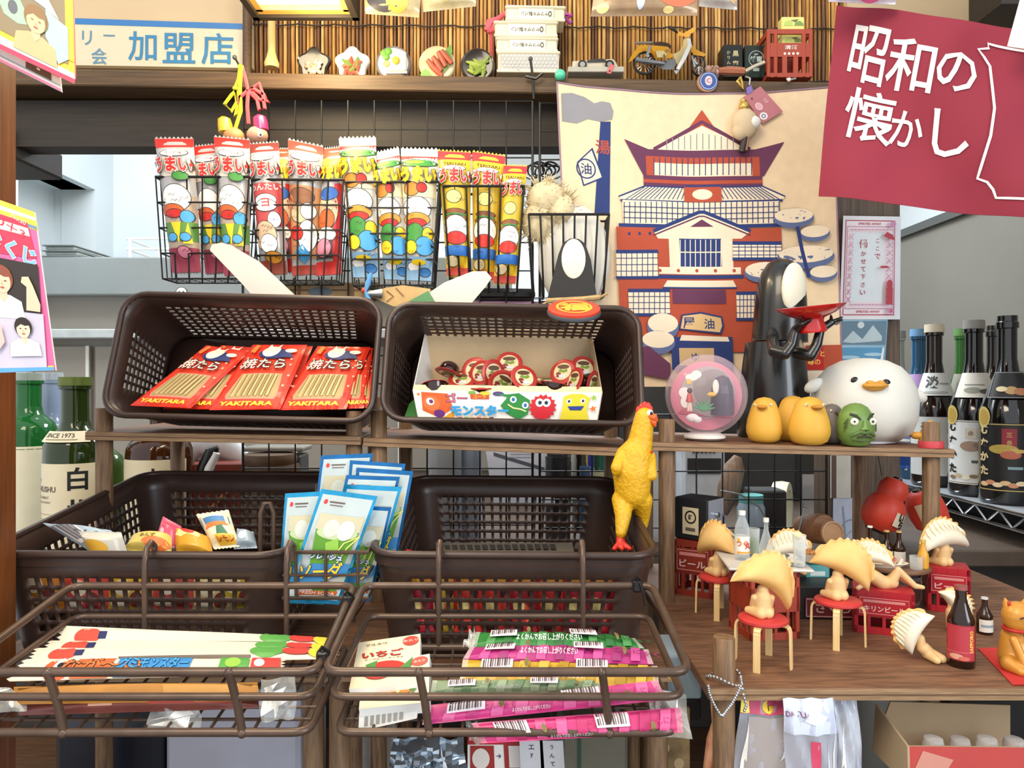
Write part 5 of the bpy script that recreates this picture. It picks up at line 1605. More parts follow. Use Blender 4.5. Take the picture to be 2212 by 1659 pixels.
wheel(1180, 715, 158, 1.0, O, 'rear')
wheel(1893, 745, 150, .72, O, 'front')
for nm, pts, h0, h1, m in (('rear_fender', [(965, 710), (1010, 610), (1110, 480), (1270, 475), (1290, 540), (1330, 600), (1320, 660), (1280, 590), (1190, 550), (1110, 580), (1050, 650), (1000, 690)], -.008, -.030, yel),
                           ('body', [(1260, 480), (1500, 490), (1510, 580), (1560, 590), (1550, 640), (1430, 660), (1340, 660), (1300, 590)], -.004, -.034, yel),
                           ('side_panel', [(1330, 555), (1430, 550), (1480, 600), (1440, 640), (1350, 640)], 0, -.006, cream),
                           ('seat', [(1310, 480), (1300, 440), (1400, 430), (1500, 450), (1540, 490), (1520, 530), (1490, 495)], -.004, -.034, mat('seat_brown', '3b2618', .5)),
                           ('frame_cover', [(1555, 600), (1640, 560), (1690, 480), (1700, 400), (1760, 380), (1770, 470), (1700, 600), (1620, 740), (1590, 690)], -.010, -.028, cream),
                           ('leg_shield', [(1745, 380), (1790, 390), (1810, 480), (1740, 640), (1640, 800), (1600, 790), (1690, 620), (1755, 480)], .006, -.042, mat('bike_white', 'f3f2ec', .3, coat=.3)),
                           ('lower_shield', [(1640, 800), (1740, 650), (1660, 790), (1600, 865), (1572, 815)], .002, -.036, mat('bike_pale', 'b9c4cf', .3)),
                           ('front_fender', [(1800, 470), (1880, 540), (2010, 600), (1960, 625), (1850, 610), (1800, 560)], -.006, -.030, yel),
                           ('handlebar', [(1610, 310), (1640, 295), (1700, 320), (1760, 280), (1840, 235), (1868, 255), (1840, 300), (1790, 330), (1770, 375), (1730, 370), (1690, 355), (1620, 350)], -.012, -.026, yel),
                           ('engine', [(1330, 760), (1420, 720), (1520, 660), (1590, 660), (1600, 730), (1570, 800), (1420, 800), (1390, 770)], -.006, -.032, gun)):
    b = MB(); prism(b, pts, cf, h0 - O + .012, h1 - O + .012, m); b.build(nm, t, ang=.5)
b = MB(); b.tube([cc(1065, 670, .004), cc(1300, 705, .004), cc(1440, 720, .006)], [.0042, .0038, .003], gun, 10); b.build('exhaust_pipe', t)
b = MB(); b.tube([cc(1255, 490, .004), cc(1205, 640, .004)], .0026, 'steel', 8); b.build('shock', t)
for dd in (.006, .030):
    b = MB(); b.tube([cc(1810, 620, dd), cc(1850, 770, dd)], .0022, 'steel', 8); b.build('fork', t)
b = MB(); b.tube([cc(1620, 310, .016), cc(1580, 280, .016), cc(1510, 235, .02)], [.002, .0022, .0026], 'black_plastic', 8); b.build('grip', t)
b = MB(); b.tube([cc(1060, 445, .018), cc(1300, 440, .018)], .0018, 'steel', 6); b.tube([cc(1060, 455, .03), cc(1300, 450, .03)], .0018, 'steel', 6); b.build('rear_rack', t)
b = MB(); b.box(cc(1480, 555, .010), (.004, .006, .003), 'chrome'); b.tube([cc(1440, 600, .003), cc(1450, 680, .003), cc(1480, 700, .003)], .002, 'chrome', 6); b.build('kick_lever', t)

# ================================================================ tins, crate, boxes, keyholder
kk = lambda x, y, d=1.262: P(1480 + x / 5.35, 20 + y / 5.35, d)


def upbox(nm, lab, cat, x0, x1, yt, yb, d, dep, m, items, group=None, bev=.0015):
    a, c = kk(x0, yb, d), kk(x1, yt, d)
    f = lambda u, v, h=0.0: V((a.x + (c.x - a.x) * u, d - h, a.z + (c.z - a.z) * v))
    b = MB(); b.box(((a.x + c.x) / 2, d + dep / 2, (a.z + c.z) / 2), (c.x - a.x, dep, c.z - a.z), m, b=bev)
    b.prints(items, f, (c.x - a.x) / (c.z - a.z), .0005)
    return solo(b, nm, lab, cat, ((a.x + c.x) / 2, d + dep / 2, a.z), group)


gld = K('d9c98f')
upbox('tea_tin', 'black tin with gold vertical characters on the ledge', 'tin', 440, 670, 405, 790, 1.28, .035, mat('tin_black', '1d1f1c', .3, .2), [('t', '黒', .62, .72, .16, gld, {'off': .04}), ('t', '蜜', .62, .42, .16, gld, {'off': .04}), ('t', 'か', .27, .75, .10, gld), ('t', 'り', .27, .60, .10, gld), ('t', 'ん', .27, .45, .10, gld), ('t', 'と', .27, .30, .10, gld), ('r', .45, .22, .75, .28, K('d99a8a')), ('r', .78, .22, .95, .28, K('e0507a'))])
upbox('tea_tin', 'dark green tin with white characters in a circle on the ledge', 'tin', 690, 925, 412, 795, 1.28, .035, mat('tin_green', '1c2a20', .3, .2), [('ring', .56, .58, .38, .25, K('b9c9bf'), .92), ('t', '蜂蜜', .56, .57, .17, K('c9dbd0'), {'off': .03}), ('t', '国産', .56, .71, .06, K('c9dbd0')), ('r', .4, .2, .7, .3, K('9fb0a6'))])
brk = mat('crate_red', 'a8432b', .5, noise=.1)
t = thing('toy_crate', 'brick red toy bottle crate with white lettering on the ledge', 'toy crate', kk(1200, 790))
cx0, cx1, z0, z1 = kk(960, 0).x, kk(1450, 0).x, kk(0, 790).z, kk(0, 235).z
zz = lambda y: kk(0, y).z
b = MB()
D0, D1 = 1.262, 1.325
for y in (D0, D1):
    for x in (cx0, cx1, cx0 + .012, cx1 - .012):
        b.box((x, y, (z0 + z1) / 2), (.006, .006, z1 - z0), brk, b=.001)
    for (ya, yb_) in ((235, 290), (395, 555), (740, 790)):
        b.box(((cx0 + cx1) / 2, y, (zz(ya) + zz(yb_)) / 2), (cx1 - cx0, .004, zz(ya) - zz(yb_)), brk)
    for f_ in (.38, .64):
        b.box((cx0 + (cx1 - cx0) * f_, y, (zz(555) + zz(740)) / 2), (.008, .004, zz(555) - zz(740)), brk)
for x in (cx0, cx1):
    for (ya, yb_) in ((235, 300), (395, 555), (740, 790)):
        b.box((x, (D0 + D1) / 2, (zz(ya) + zz(yb_)) / 2), (.004, D1 - D0, zz(ya) - zz(yb_)), brk)
b.box(((cx0 + cx1) / 2, (D0 + D1) / 2, zz(780)), (cx1 - cx0, D1 - D0, .003), brk)
f = lambda u, v, h=0.0: V((cx0 + (cx1 - cx0) * u, D0 - .002 - h, zz(555) + (zz(395) - zz(555)) * v))
b.prints([('t', '清酒', .53, .68, .3, K('f1e4dc'), {'wu': .30})] + [('e', .38 + i * .1, .22, .03, .1, K('f1e4dc')) for i in range(4)], f, (cx1 - cx0) / (zz(395) - zz(555)), .0004)
b.build('body', t)
for lab, ya, yb_, xa, xb, dd in (('yellow toy box standing on top in the red crate', 85, 235, 1115, 1380, 1.285), ('yellow toy box seen through the crate handle gap', 300, 400, 1120, 1370, 1.275)):
    upbox('toy_box', lab, 'toy box', xa, xb, ya, yb_ + 60, dd, .02, mat('box_lemon', 'e0dd84', .5, noise=.05), [('p', [(.1, .5), (.15, .72), (.3, .8), (.45, .74), (.5, .5)], K('b9cf6a')), ('p', [(.55, .5), (.6, .7), (.8, .76), (.95, .6), (.95, .5)], K('7f9a52')), ('p', [(.4, .8), (.75, .85), (.6, .7)], K('6b6a40'))], 'yellow toy boxes in the red crate')
b = MB(); b.tube([kk(1175, 805, 1.235), kk(1220, 812, 1.23), kk(1275, 800, 1.235)], .002, 'chrome', 6); b.ell(kk(1200, 815, 1.23), .0035, K('ece3d8'), 8)
solo(b, 'small_charm', 'tiny white charm on the ledge edge below the red crate', 'charm', kk(1220, 800, 1.235))
# rag-like doll charm and sandal lying at the ledge front
b = MB(); r_ = random.Random(4)
for i in range(14):
    p = kk(300 + r_.uniform(-50, 70), 730 + r_.uniform(-45, 35), 1.252 + r_.uniform(-.006, .006))
    b.ell(p, .006, K(('8d6a58', 'b08a76', 'c9a3a0')[i % 3]), 8)
b.tube([kk(380, 715, 1.25), kk(520, 712, 1.25), kk(680, 720, 1.25)], [.006, .008, .007], mat('charm_rust', 'a9684a', .7, noise=.2), 8)
b.tube([kk(690, 720, 1.25), kk(800, 660, 1.255), kk(915, 612, 1.26)], .003, K('c9bda6'), 6)
solo(b, 'woven_charm', 'brown woven doll charm lying across the front of the tins', 'charm', kk(500, 760, 1.25))
t = thing('pin_badge', 'round blue pin badge stuck on the front of the ledge', 'badge', kk(255, 850, 1.23))
c = kk(255, 850, 1.234)
f = lambda u, v, h=0.0: V((c.x + (u - .5) * .036, c.y - .004 - h, c.z + (v - .5) * .036))
b = MB(); b.tube([c, c + V((0, -.004, 0))], [.0175, .0165], mat('badge_wood', 'b98a63', .5), 28); b.prints([('e', .53, .53, .43, .43, K('38579a')), ('ring', .53, .53, .38, .38, K('c8cfe0'), .93), ('e', .53, .55, .17, .22, K('d9c9d0')), ('t', 'C', .53, .55, .2, K('b04a58'))], f, 1, .0006); b.build('face', t)

t = thing('keyholder', 'gold clip keyholder with pink card tag hanging over the cloth', 'keyholder', kk(640, 790, 1.225))
b = MB(); b.tube([kk(640, 790, 1.222), kk(605, 830, 1.215), kk(640, 890, 1.212), (kk(665, 930, 1.21)), kk(660, 860, 1.212), kk(640, 790, 1.222)], .0022, mat('brass', 'c9a85a', .3, .8), 8); b.tube([kk(700, 780, 1.222), kk(750, 800, 1.212), kk(740, 880, 1.21)], .0016, 'chrome', 6); b.build('clip', t)
cs = [kk(895, 1320, 1.208), kk(1130, 1180, 1.208), kk(870, 890, 1.208), kk(680, 1010, 1.208)]
b, q = sheet([cs[0], cs[1], cs[2], cs[3]], mat('tag_pink', 'b8747c', .35, noise=.08), [('e', .22, .18, .17, .12, K('ece3e6')), ('ring', .22, .18, .09, .065, K('3a5a8a'), .6), ('t', 'たけるの湯', .72, .55, .11, K('ecc9cf'), {'rot': PI / 2 + PI, 'wu': .22}), ('e', .3, .5, .16, .13, K('dba6ac')), ('ring', .3, .5, .16, .13, K('f0d6da'), .85), ('p', [(.2, .82), (.3, .86), (.28, .78)], K('3a2a34'))], thick=.003)
b.build('card_tag', t)
b = MB(); b.prints([('p', [(0, 0), (1, .1), (.9, 1), (.1, .9)], K('7d6bb8'))], Quad([kk(720, 990, 1.207), kk(790, 950, 1.207), kk(770, 870, 1.207), kk(695, 905, 1.207)]), 1, 0); b.build('strap', t)
b = MB(); b.ell(kk(680, 1125, 1.205), .0085, 'brass', 14); b.ell(kk(672, 1060, 1.205), .005, 'brass', 10); b.build('bell', t)
b = MB()
b.ell(kk(690, 1330, 1.2), (.022, .014, .026), mat('charm_fur', 'cbb694', .9, noise=.1), 14); b.ell(kk(640, 1400, 1.198), (.014, .01, .016), 'charm_fur', 12); b.ell(kk(790, 1310, 1.195), (.012, .009, .011), mat('charm_white', 'e6e4de', .7), 12); b.ell(kk(810, 1275, 1.19), .0035, mat('bead', 'dfe8ff', .2), 8)
b.build('animal_charm', t)
b = MB(); b.cyl(kk(720, 1380, 1.197), kk(660, 1650, 1.203), .0062, K('241c18')); b.cyl(kk(735, 1380, 1.194), kk(700, 1630, 1.2), .003, K('a97a5a')); b.build('stick_charm', t)

# small nail, cable tie and the two toy tops on cords
b = MB(); b.cyl(P(507, 124, 1.22), P(519, 145, 1.24), .0018, 'steel_dark', n=8); b.ell(P(507, 124, 1.22), (.004, .004, .004), 'steel_dark', 8)
solo(b, 'nail', 'bent nail in the ledge holding the yellow and pink cords', 'nail', P(507, 124, 1.22))
b = MB(); b.tube([P(1146, 128, 1.232), P(1150, 160, 1.228), P(1153, 215, 1.22)], .0022, 'black_plastic', 6); b.tube([P(1135, 165, 1.226), P(1158, 170, 1.224), P(1172, 158, 1.222)], .0026, 'black_plastic', 6); b.ell(P(1146, 127, 1.232), .004, 'steel_dark', 8)
solo(b, 'cable_tie', 'black cable tie and nail holding up the wire grids', 'cable tie', P(1146, 128, 1.232))
for lab, cord, pts, cap, body in (
    ('yellow corded wooden toy top with yellow cap hanging behind the packs', 'd8cf2f', [[(519, 140), (516, 170), (508, 190), (512, 220), (500, 240), (485, 225), (500, 205), (512, 195)], [(522, 142), (518, 185), (520, 240), (506, 285)], [(512, 192), (520, 230), (508, 250), (515, 222), (510, 196)], [(504, 190), (516, 193)]], ((486, 272), 'e8b42a'), ((505, 295), 'c98f58')),
    ('pink corded wooden toy top with crimson cap hanging behind the packs', 'e0565e', [[(522, 142), (530, 170), (536, 195), (545, 190), (570, 205), (582, 220), (560, 215), (545, 200)], [(536, 195), (534, 230), (537, 268)], [(540, 195), (560, 180), (568, 205), (572, 235), (560, 238), (555, 215), (540, 200)], [(536, 195), (518, 210), (516, 225)]], ((563, 268), 'c72f6c'), ((556, 292), 'd7a083'))):
    t = thing('wooden_toy', lab, 'toy', P(*cap[0], 1.2), 'toy tops on bright cords')
    for i, p in enumerate(pts):
        b = MB(); b.tube([P(x, y, 1.205 - .002 * (i % 2)) for x, y in p], .0032, K(cord, .8), 6); b.build('cord', t)
    (x, y), c_ = cap
    b = MB(); b.tube([P(x + 2, y + 14, 1.195), P(x, y - 2, 1.195), P(x - 2, y - 14, 1.195), P(x - 2, y - 19, 1.195)], [.0115, .0115, .010, .005], mat('cap_' + c_, c_, .25, coat=.4), 16); b.build('cap', t)
    (x, y), c_ = body
    b = MB(); b.ell(P(x, y, 1.195), (.017, .015, .014), mat('top_' + c_, c_, .4), 16); b.build('body', t)
    if c_ == 'd7a083':
        b = MB(); b.ell(P(562, 291, 1.182), (.0045, .002, .0045), K('f6efe2'), 10); b.ell(P(563, 291, 1.1795), (.002, .001, .002), K('3a2018'), 8); b.build('painted_eye', t)
# ================================================================ top shelf of the right rack
def base3(px, d):
    x = P(px, 0, d).x
    return V((x, d, ZA(3, x) + .0008))


# dark coin bank: a plain black bell-shaped body with a blank cream oval, holding up a red dish
blk = mat('bank_black', '141312', .28, noise=.1, coat=.3)
o = base3(1672, 1.13)
t = thing('coin_bank', 'tall black rounded coin bank with blank cream oval lifting a red dish', 'coin bank', o)
k = 1.13 / FOC
prof = [(0, 0), (74, 0), (77, 6), (75, 60), (70, 120), (64, 170), (60, 196), (59, 204)]
b = MB(); b.lathe([(r * k, z * k) for r, z in prof] + [(0, 204 * k)], blk, 40, Mx.Translation(o)); b.build('lower_body', t)
b = MB(); b.lathe([(0, 206 * k), (58 * k, 206 * k)] + [(r * k, z * k) for r, z in ((58, 212), (56, 240), (55, 270), (53, 300), (49, 330), (42, 355), (30, 374), (16, 383), (0, 386))], blk, 40, Mx.Translation(o + V((.004, 0, 0))) @ Mx.Rotation(.03, 4, 'Y')); b.build('upper_body', t)
fo = o + V((27 * k, -42 * k, 316 * k))
b = MB(); M = Mx.Translation(fo) @ Mx.Rotation(R(32), 4, 'Z') @ Mx.Rotation(R(2), 4, 'X')
b.ell((0, 0, 0), (36 * k, 14 * k, 54 * k), mat('bank_cream', 'f0e9d2', .4, noise=.03), 28, M); b.build('oval_plate', t)
red = mat('dish_red', 'c21d1c', .22, noise=.05, coat=.6)
dc = P(1752, 672, .985)
b = MB(); M = Mx.Translation(dc) @ Mx.Rotation(R(-6), 4, 'Y') @ Mx.Rotation(R(4), 4, 'X'); kd = .985 / FOC
b.lathe([(0, -46 * kd), (28 * kd, -46 * kd), (30 * kd, -40 * kd), (24 * kd, -22 * kd), (26 * kd, -16 * kd), (50 * kd, -6 * kd), (70 * kd, 8 * kd), (71 * kd, 11 * kd), (66 * kd, 10 * kd), (40 * kd, 0), (0, -3 * kd)], red, 40, M); b.build('dish', t)
for pts in ([(1668, 732, 1.082), (1672, 758, 1.0), (1696, 764, .985), (1710, 745, .985), (1718, 712, .985), (1730, 700, .975)], [(1720, 740, 1.08), (1722, 762, 1.0), (1750, 768, .985), (1764, 745, .985), (1772, 712, .985), (1796, 696, .985)]):
    q = [P(x, y, d) for x, y, d in pts]
    caps = [(q[i], (.0085, .0085, .008, .0068, .0058, .005)[i], q[i + 1], (.0085, .0085, .008, .0068, .0058, .005)[i + 1]) for i in range(5)]
    e = q[-1]
    for dx, dy, dz in ((.012, -.004, .006), (.014, .0, .003), (.012, .004, .0), (.010, .006, -.002), (-.004, -.008, .008)):
        caps.append((e, .003, e + V((dx, dy, dz)), .0018))
    blob('arm', t, caps, blk, .0011, world=True)
for (x, y, d) in ((1668, 730, 1.078), (1722, 735, 1.084)):
    b = MB(); b.ell(P(x, y, d), (.009, .006, .016), mat('hollow_black', '060606', .6), 14); b.build('arm_hole', t)

# capsule display bank: clear ball with a pink rimmed picture stage inside
o = base3(1522, 1.03)
t = thing('display_globe', 'clear round display globe with pink backdrop on a white foot', 'globe', o)
k = 1.03 / FOC
b = MB(); b.lathe([(0, 0), (34 * k, 0), (44 * k, 5 * k), (44 * k, 9 * k), (34 * k, 15 * k), (0, 15 * k)], mat('foot_white', 'eeeae4', .35), 32, Mx.Translation(o)); b.build('foot', t)
c = o + V((3 * k, 0, 98 * k))
b = MB(); b.ell(c, 87 * k, clear('clear_pink', 'ead6e0', .10, .04), 40); b.build('ball', t)
M0 = Mx.Translation(c) @ Mx.Rotation(R(-14), 4, 'Z') @ Mx.Rotation(R(-6), 4, 'X')
f = lambda u, v, h=0.0: M0 @ V((u * k, 22 * k - h, v * k))
b = MB()
b.disc(0, 0, 76, 76, mat('stage_pink', 'dc7f93', .5, noise=.06), f, 0, 36); b.disc(0, 0, 76, 76, 'stage_pink', lambda u, v, h: f(-u, v, -.002), 0, 36); b.build('backdrop', t)
b = MB(); b.prints([('e', 4, 6, 58, 58, K('a9a6a3')), ('e', 14, 14, 42, 44, K('8e8a88')), ('e', -30, 40, 14, 8, wh), ('e', -20, 46, 11, 9, wh), ('e', -46, 6, 12, 12, wh), ('e', -44, -14, 10, 14, wh), ('e', -36, 30, 6, 6, K('e8c04a')), ('p', [(-60, -40), (60, -52), (48, -36), (10, -48), (-50, -30)], K('c9546c'))], f, 1, .0008); b.build('printed_scene', t)
b = MB()
b.lathe([(0, 0), (24 * k, 0), (25 * k, 20 * k), (22 * k, 60 * k), (14 * k, 80 * k), (0, 86 * k)], mat('stage_navy', '2a2f42', .5), 20, Mx.Translation(f(34, -44, .012))); b.build('dark_hill', t)
b = MB(); b.ell(f(20, 14, .03), (7 * k, 3 * k, 16 * k), K('f0ead8'), 14); b.ell(f(12, -2, .03), (10 * k, 3 * k, 5 * k), K('e2b53a'), 12); b.build('ornament', t)
b = MB()
for a in range(7):
    b.tube([f(-4, -34, .022), f(-4 + 22 * math.cos(a * .5), -30 + 18 * math.sin(a * .5), .026)], [.003, .0008], K('4f9a6c'), 6)
b.build('plant', t)
b = MB(); b.ell(f(-34, 6, .028), (6 * k, 5 * k, 6 * k), K('3a2420'), 10); b.tube([f(-34, 0, .028), f(-34, -18, .028)], [.003, .0055], K('c0392f'), 8); b.tube([f(-36, -18, .028), f(-37, -38, .028)], .0018, K('ecd2bd'), 6); b.tube([f(-33, -18, .028), f(-31, -38, .028)], .0018, K('ecd2bd'), 6); b.build('figure', t)
b = MB(); b.ell(f(-28, -52, .03), (14 * k, 6 * k, 9 * k), wh, 12); b.ell(f(-18, -56, .03), (10 * k, 6 * k, 7 * k), wh, 12); b.build('cloud', t)

# three mustard bird bobbles, a grey one, the green head, the white duck
must = mat('bird_mustard', 'dca83d', .55, noise=.06, scale=25)


def bird(lab, px, d, yaw, col, wpx=76, hpx=98, beak='c98a32', name='bird_figurine', dx=0):
    o = base3(px, d)
    t = thing(name, lab, 'figurine', o, 'egg shaped bird figurines', Mx.Rotation(yaw, 4, 'Z'))
    k = d / FOC
    w_, h_ = wpx * k / 2, hpx * k
    T = wm(t)
    b = MB(); b.lathe([(w_ * r, h_ * z) for r, z in ((0, 0), (.55, .0), (.85, .07), (.99, .22), (1.0, .34), (.93, .52), (.80, .68), (.70, .80), (.58, .90), (.36, .97), (0, 1.0))], col, 32, T); b.build('body', t, ang=3)
    yb = -w_ * .72
    b = MB(); b.ell((0, yb - .002, h_ * .79), (w_ * .30, w_ * .30, h_ * .045), K(beak), 14, T); b.ell((0, yb - .002, h_ * .755), (w_ * .22, w_ * .24, h_ * .028), K('b9742a'), 12, T); b.build('beak', t)
    for s in (-1, 1):
        b = MB(); b.ell((s * w_ * .44, -w_ * .58, h_ * .83), (w_ * .085, .0016, h_ * .032), K('f3e6c4'), 12, T @ Mx.Rotation(0, 4, 'Z')); b.ell((s * w_ * .445, -w_ * .60, h_ * .83), (w_ * .04, .0018, h_ * .015), K('3b2a1c'), 8, T); b.build('eye', t)
    return t


bird('leftmost mustard bird figurine turning its head to the left', 1651, 1.01, R(-28), must, 76, 98)
bird('mustard bird figurine half hidden behind the other two', 1713, 1.05, R(30), must, 78, 98)
bird('foremost mustard bird figurine facing the viewer with pale feet', 1748, .988, R(6), must, 87, 104)
bird('dark grey figurine peeking out behind the foremost mustard bird', 1797, 1.02, R(10), mat('bird_grey', '6f6863', .5), 60, 86, beak='55504c')

t = thing('head_figurine', 'green glaring moustached head figurine in front of the white duck', 'figurine', base3(1848, .985), M=Mx.Rotation(R(4), 4, 'Z'))
k = .985 / FOC
T = wm(t)
grn = mat('head_green', '6f8f45', .4, noise=.2, scale=40)
b = MB(); b.lathe([(r * k, z * k) for r, z in ((0, 0), (18, 0), (28, 4), (30, 10), (36, 16), (38, 34), (37, 52), (33, 70), (24, 84), (12, 91), (0, 93))], grn, 32, T); b.build('head', t, ang=3)
F = lambda u, v: T @ V((u * k, -math.sqrt(max(0, 1 - (u / 40) ** 2)) * 37 * k * (1 if v < 56 else max(.5, 1 - (v - 56) / 80)) - .0006, v * k))
for s in (-1, 1):
    b = MB(); b.ell(F(s * 20, 54), (9 * k, 2.4 * k, 8 * k), K('e6e2cf'), 14); b.ell(F(s * 20 - 1, 54) + V((0, -2.2 * k, 0)), (2.8 * k, 1.2 * k, 2.6 * k), K('16120e'), 10); b.build('eye', t)
    b = MB(); b.tube([F(s * 8, 58), F(s * 16, 66), F(s * 26, 70)], [.001, .0022, .0014], K('33402a'), 6); b.build('eyebrow', t)
    b = MB(); b.tube([F(0, 30), F(s * 10, 32), F(s * 22, 26), F(s * 28, 22)], [.0024, .0028, .0022, .001], mat('head_moss', '59703a', .5), 8); b.build('moustache', t)
b = MB(); b.tube([F(0, 56), F(0, 44), F(0, 38)], [.002, .0036, .005], grn, 10); b.ell(F(-5, 38), .003, grn, 8); b.ell(F(5, 38), .003, grn, 8); b.build('nose', t)
b = MB(); b.tube([F(-16, 20), F(0, 23), F(16, 20)], [.001, .002, .001], K('3a2a20'), 6); b.tube([F(-26, 16), F(0, 13), F(26, 16)], .0012, K('4f6030'), 6); b.build('mouth', t)
b = MB()
for s in (-1, 1):
    for i in range(3):
        b.tube([F(s * (30 + i), 60 - i * 8), F(s * 36, 48 - i * 8)], .0009, 'head_moss', 5)
b.build('wrinkles', t)

wd = mat('duck_white', 'dedcd3', .5, noise=.03)
o = base3(1866, 1.075)
t = thing('duck_figurine', 'large round white duck figurine with small black eyes', 'figurine', o)
k = 1.065 / FOC
b = MB(); n = 40
prof = [(0, 2), (70, 2), (98, 20), (110, 52), (112, 85), (107, 115), (96, 140), (76, 162), (48, 176), (20, 181), (0, 182)]
b.lathe([(r * k, z * k) for r, z in prof], wd, 44, Mx.Translation(o) @ Mx.Scale(.82, 4, (0, 1, 0))); b.build('body', t, ang=3)
S_ = lambda u, v: o + V((u * k, -.82 * k * math.sqrt(max(0, (110 - max(0, v - 100) * .42) ** 2 - u * u)), v * k))
for u, v in ((-50, 133), (8, 128)):
    b = MB(); b.ell(S_(u, v), (9.5 * k, 4 * k, 7.5 * k), K('171513', .3), 14); b.build('eye', t)
b = MB(); p = S_(-18, 122); b.ell(p + V((0, -.004, 0)), (27 * k, 17 * k, 8 * k), mat('duck_orange', 'd99a36', .4), 20); b.ell(p + V((0, -.003, -5 * k)), (21 * k, 14 * k, 7 * k), 'duck_orange', 16); b.ell(p + V((-12 * k, -.006, 5 * k)), (9 * k, 9 * k, 6 * k), 'duck_orange', 12); b.ell(p + V((10 * k, -.006, 5 * k)), (9 * k, 9 * k, 6 * k), 'duck_orange', 12); b.build('beak', t, ang=3)
for u, v, r_ in ((-112, 122, -.5), (110, 100, .4)):
    b = MB(); b.ell((0, 0, 0), (24 * k, 12 * k, 14 * k), wd, 16, Mx.Translation(o + V((u * k, -10 * k, v * k))) @ Mx.Rotation(r_, 4, 'Y')); b.build('wing', t)
b = MB(); b.ell((0, 0, 0), (7 * k, 12 * k, 26 * k), 'duck_orange', 16, Mx.Translation(o + V((112 * k, -40 * k, 26 * k))) @ Mx.Rotation(.5, 4, 'Y')); b.ell(o + V((94 * k, -38 * k, 16 * k)), (14 * k, 9 * k, 8 * k), 'duck_orange', 12); b.build('foot', t)
b = MB(); b.lathe([(0, 0), (62 * k, 0), (62 * k, 4 * k), (0, 4 * k)], K('e6e6f2'), 30, Mx.Translation(o)); b.build('base', t)

b = MB(); b.lathe([(.0108, 0), (.0152, 0), (.0158, .004), (.0152, .009), (.0108, .009)], K('c9434a'), 26, Mx.Translation(V((.560, .99, ZA(3, .56) + .0004))))
solo(b, 'red_ring', 'red plastic ring slipped over the right front rack post', 'ring', (.560, .99, ZA(3, .56)))

# plaque hung on the wire basket with an oval stand-in and a red coaster below
t = thing('hanging_plaque', 'black tapered plaque with blank cream oval hung on the wire basket', 'plaque', P(1238, 648, 1.15))
fp = lambda x, y, h=0.0: P(x, y, 1.15 - h)
b = MB(); prism(b, [(1183, 642), (1196, 590), (1206, 550), (1216, 525), (1232, 515), (1250, 516), (1264, 526), (1276, 560), (1290, 645)], fp, 0, -.005, mat('plaque_black', '232120', .6)); b.build('board', t)
b = MB(); b.ell(P(1239, 559, 1.1495), (26 * .00072, .0025, 43 * .00072), 'bank_cream', 26); b.build('oval_plate', t)
b = MB(); b.tube([P(1180, 650, 1.147), P(1220, 648, 1.146), P(1260, 646, 1.146), P(1296, 642, 1.147)], .0042, mat('twine', 'b69a6b', .9, noise=.25, scale=90), 8); b.tube([P(1296, 642, 1.147), P(1312, 634, 1.15)], .002, 'twine', 6); b.tube([P(1182, 652, 1.147), P(1170, 660, 1.15)], .002, 'twine', 6); b.build('twine', t)
t = thing('lucky_coaster', 'oval red coaster with yellow lettering hung above the right tipped basket', 'coaster', P(1240, 684, 1.0))
M0 = Mx.Translation(P(1240, 668, .985)) @ Mx.Rotation(R(24), 4, 'X')
b = MB(); rr = 58 * .985 / FOC
b.lathe([(0, -.006), (rr, -.006), (rr * 1.01, -.003), (rr * .98, -.001), (0, -.001)], mat('coaster_grey', '4a4f58', .6), 40, M0); b.build('backing', t)
b = MB(); b.lathe([(0, -.001), (rr * .97, -.001), (rr * .97, .002), (rr * .93, .003), (0, .003)], mat('coaster_red', 'd8442a', .5), 40, M0)
f = lambda u, v, h=0.0: M0 @ V(((u - .5) * 2 * rr, (v - .5) * 2 * rr, .003 + h))
b.prints([('ring', .5, .5, .34, .36, K('e6b43a'), .86), ('t', '福', .5, .5, .40, K('e6b43a'), {'off': .05, 'wu': .5})], f, 1, .0005); b.build('face', t)

# fluffy plush in the right wire basket
t = thing('fluffy_plush', 'cream fluffy plush stuffed in the wire basket beside the cloth', 'plush', P(1230, 640, 1.19))
fur, fab = mat('fur_cream', 'd8c7a0', .95, noise=.15, scale=70), mat('plush_white', 'ddd9cd', .9, noise=.06)
b = MB(); b.ell(P(1240, 555, 1.192), (.058, .020, .085), fab, 24); b.build('body', t)
b = MB(); b.ell(P(1180, 430, 1.19), (.032, .022, .028), fur, 20); b.ell(P(1165, 480, 1.19), (.030, .02, .032), fur, 18); b.ell(P(1210, 455, 1.19), (.025, .02, .03), fur, 16)
r_ = random.Random(9)
for i in range(420):
    a, e = r_.uniform(0, 2 * PI), r_.uniform(-1.2, 1.4)
    cx, cy, rx, rz = ((1180, 430, .032, .028), (1165, 480, .030, .032), (1210, 455, .025, .03))[i % 3]
    c = P(cx, cy, 1.19)
    dr = V((math.cos(a) * math.cos(e), -abs(math.sin(a)) * math.cos(e) * .7, math.sin(e)))
    p = c + V((dr.x * rx, dr.y * .022, dr.z * rz))
    b.tube([p, p + dr * r_.uniform(.008, .016) + V((r_.uniform(-.004, .004), 0, r_.uniform(-.004, .004)))], [.0013, .0002], fur, 4)
b.build('fluff', t, ang=3)

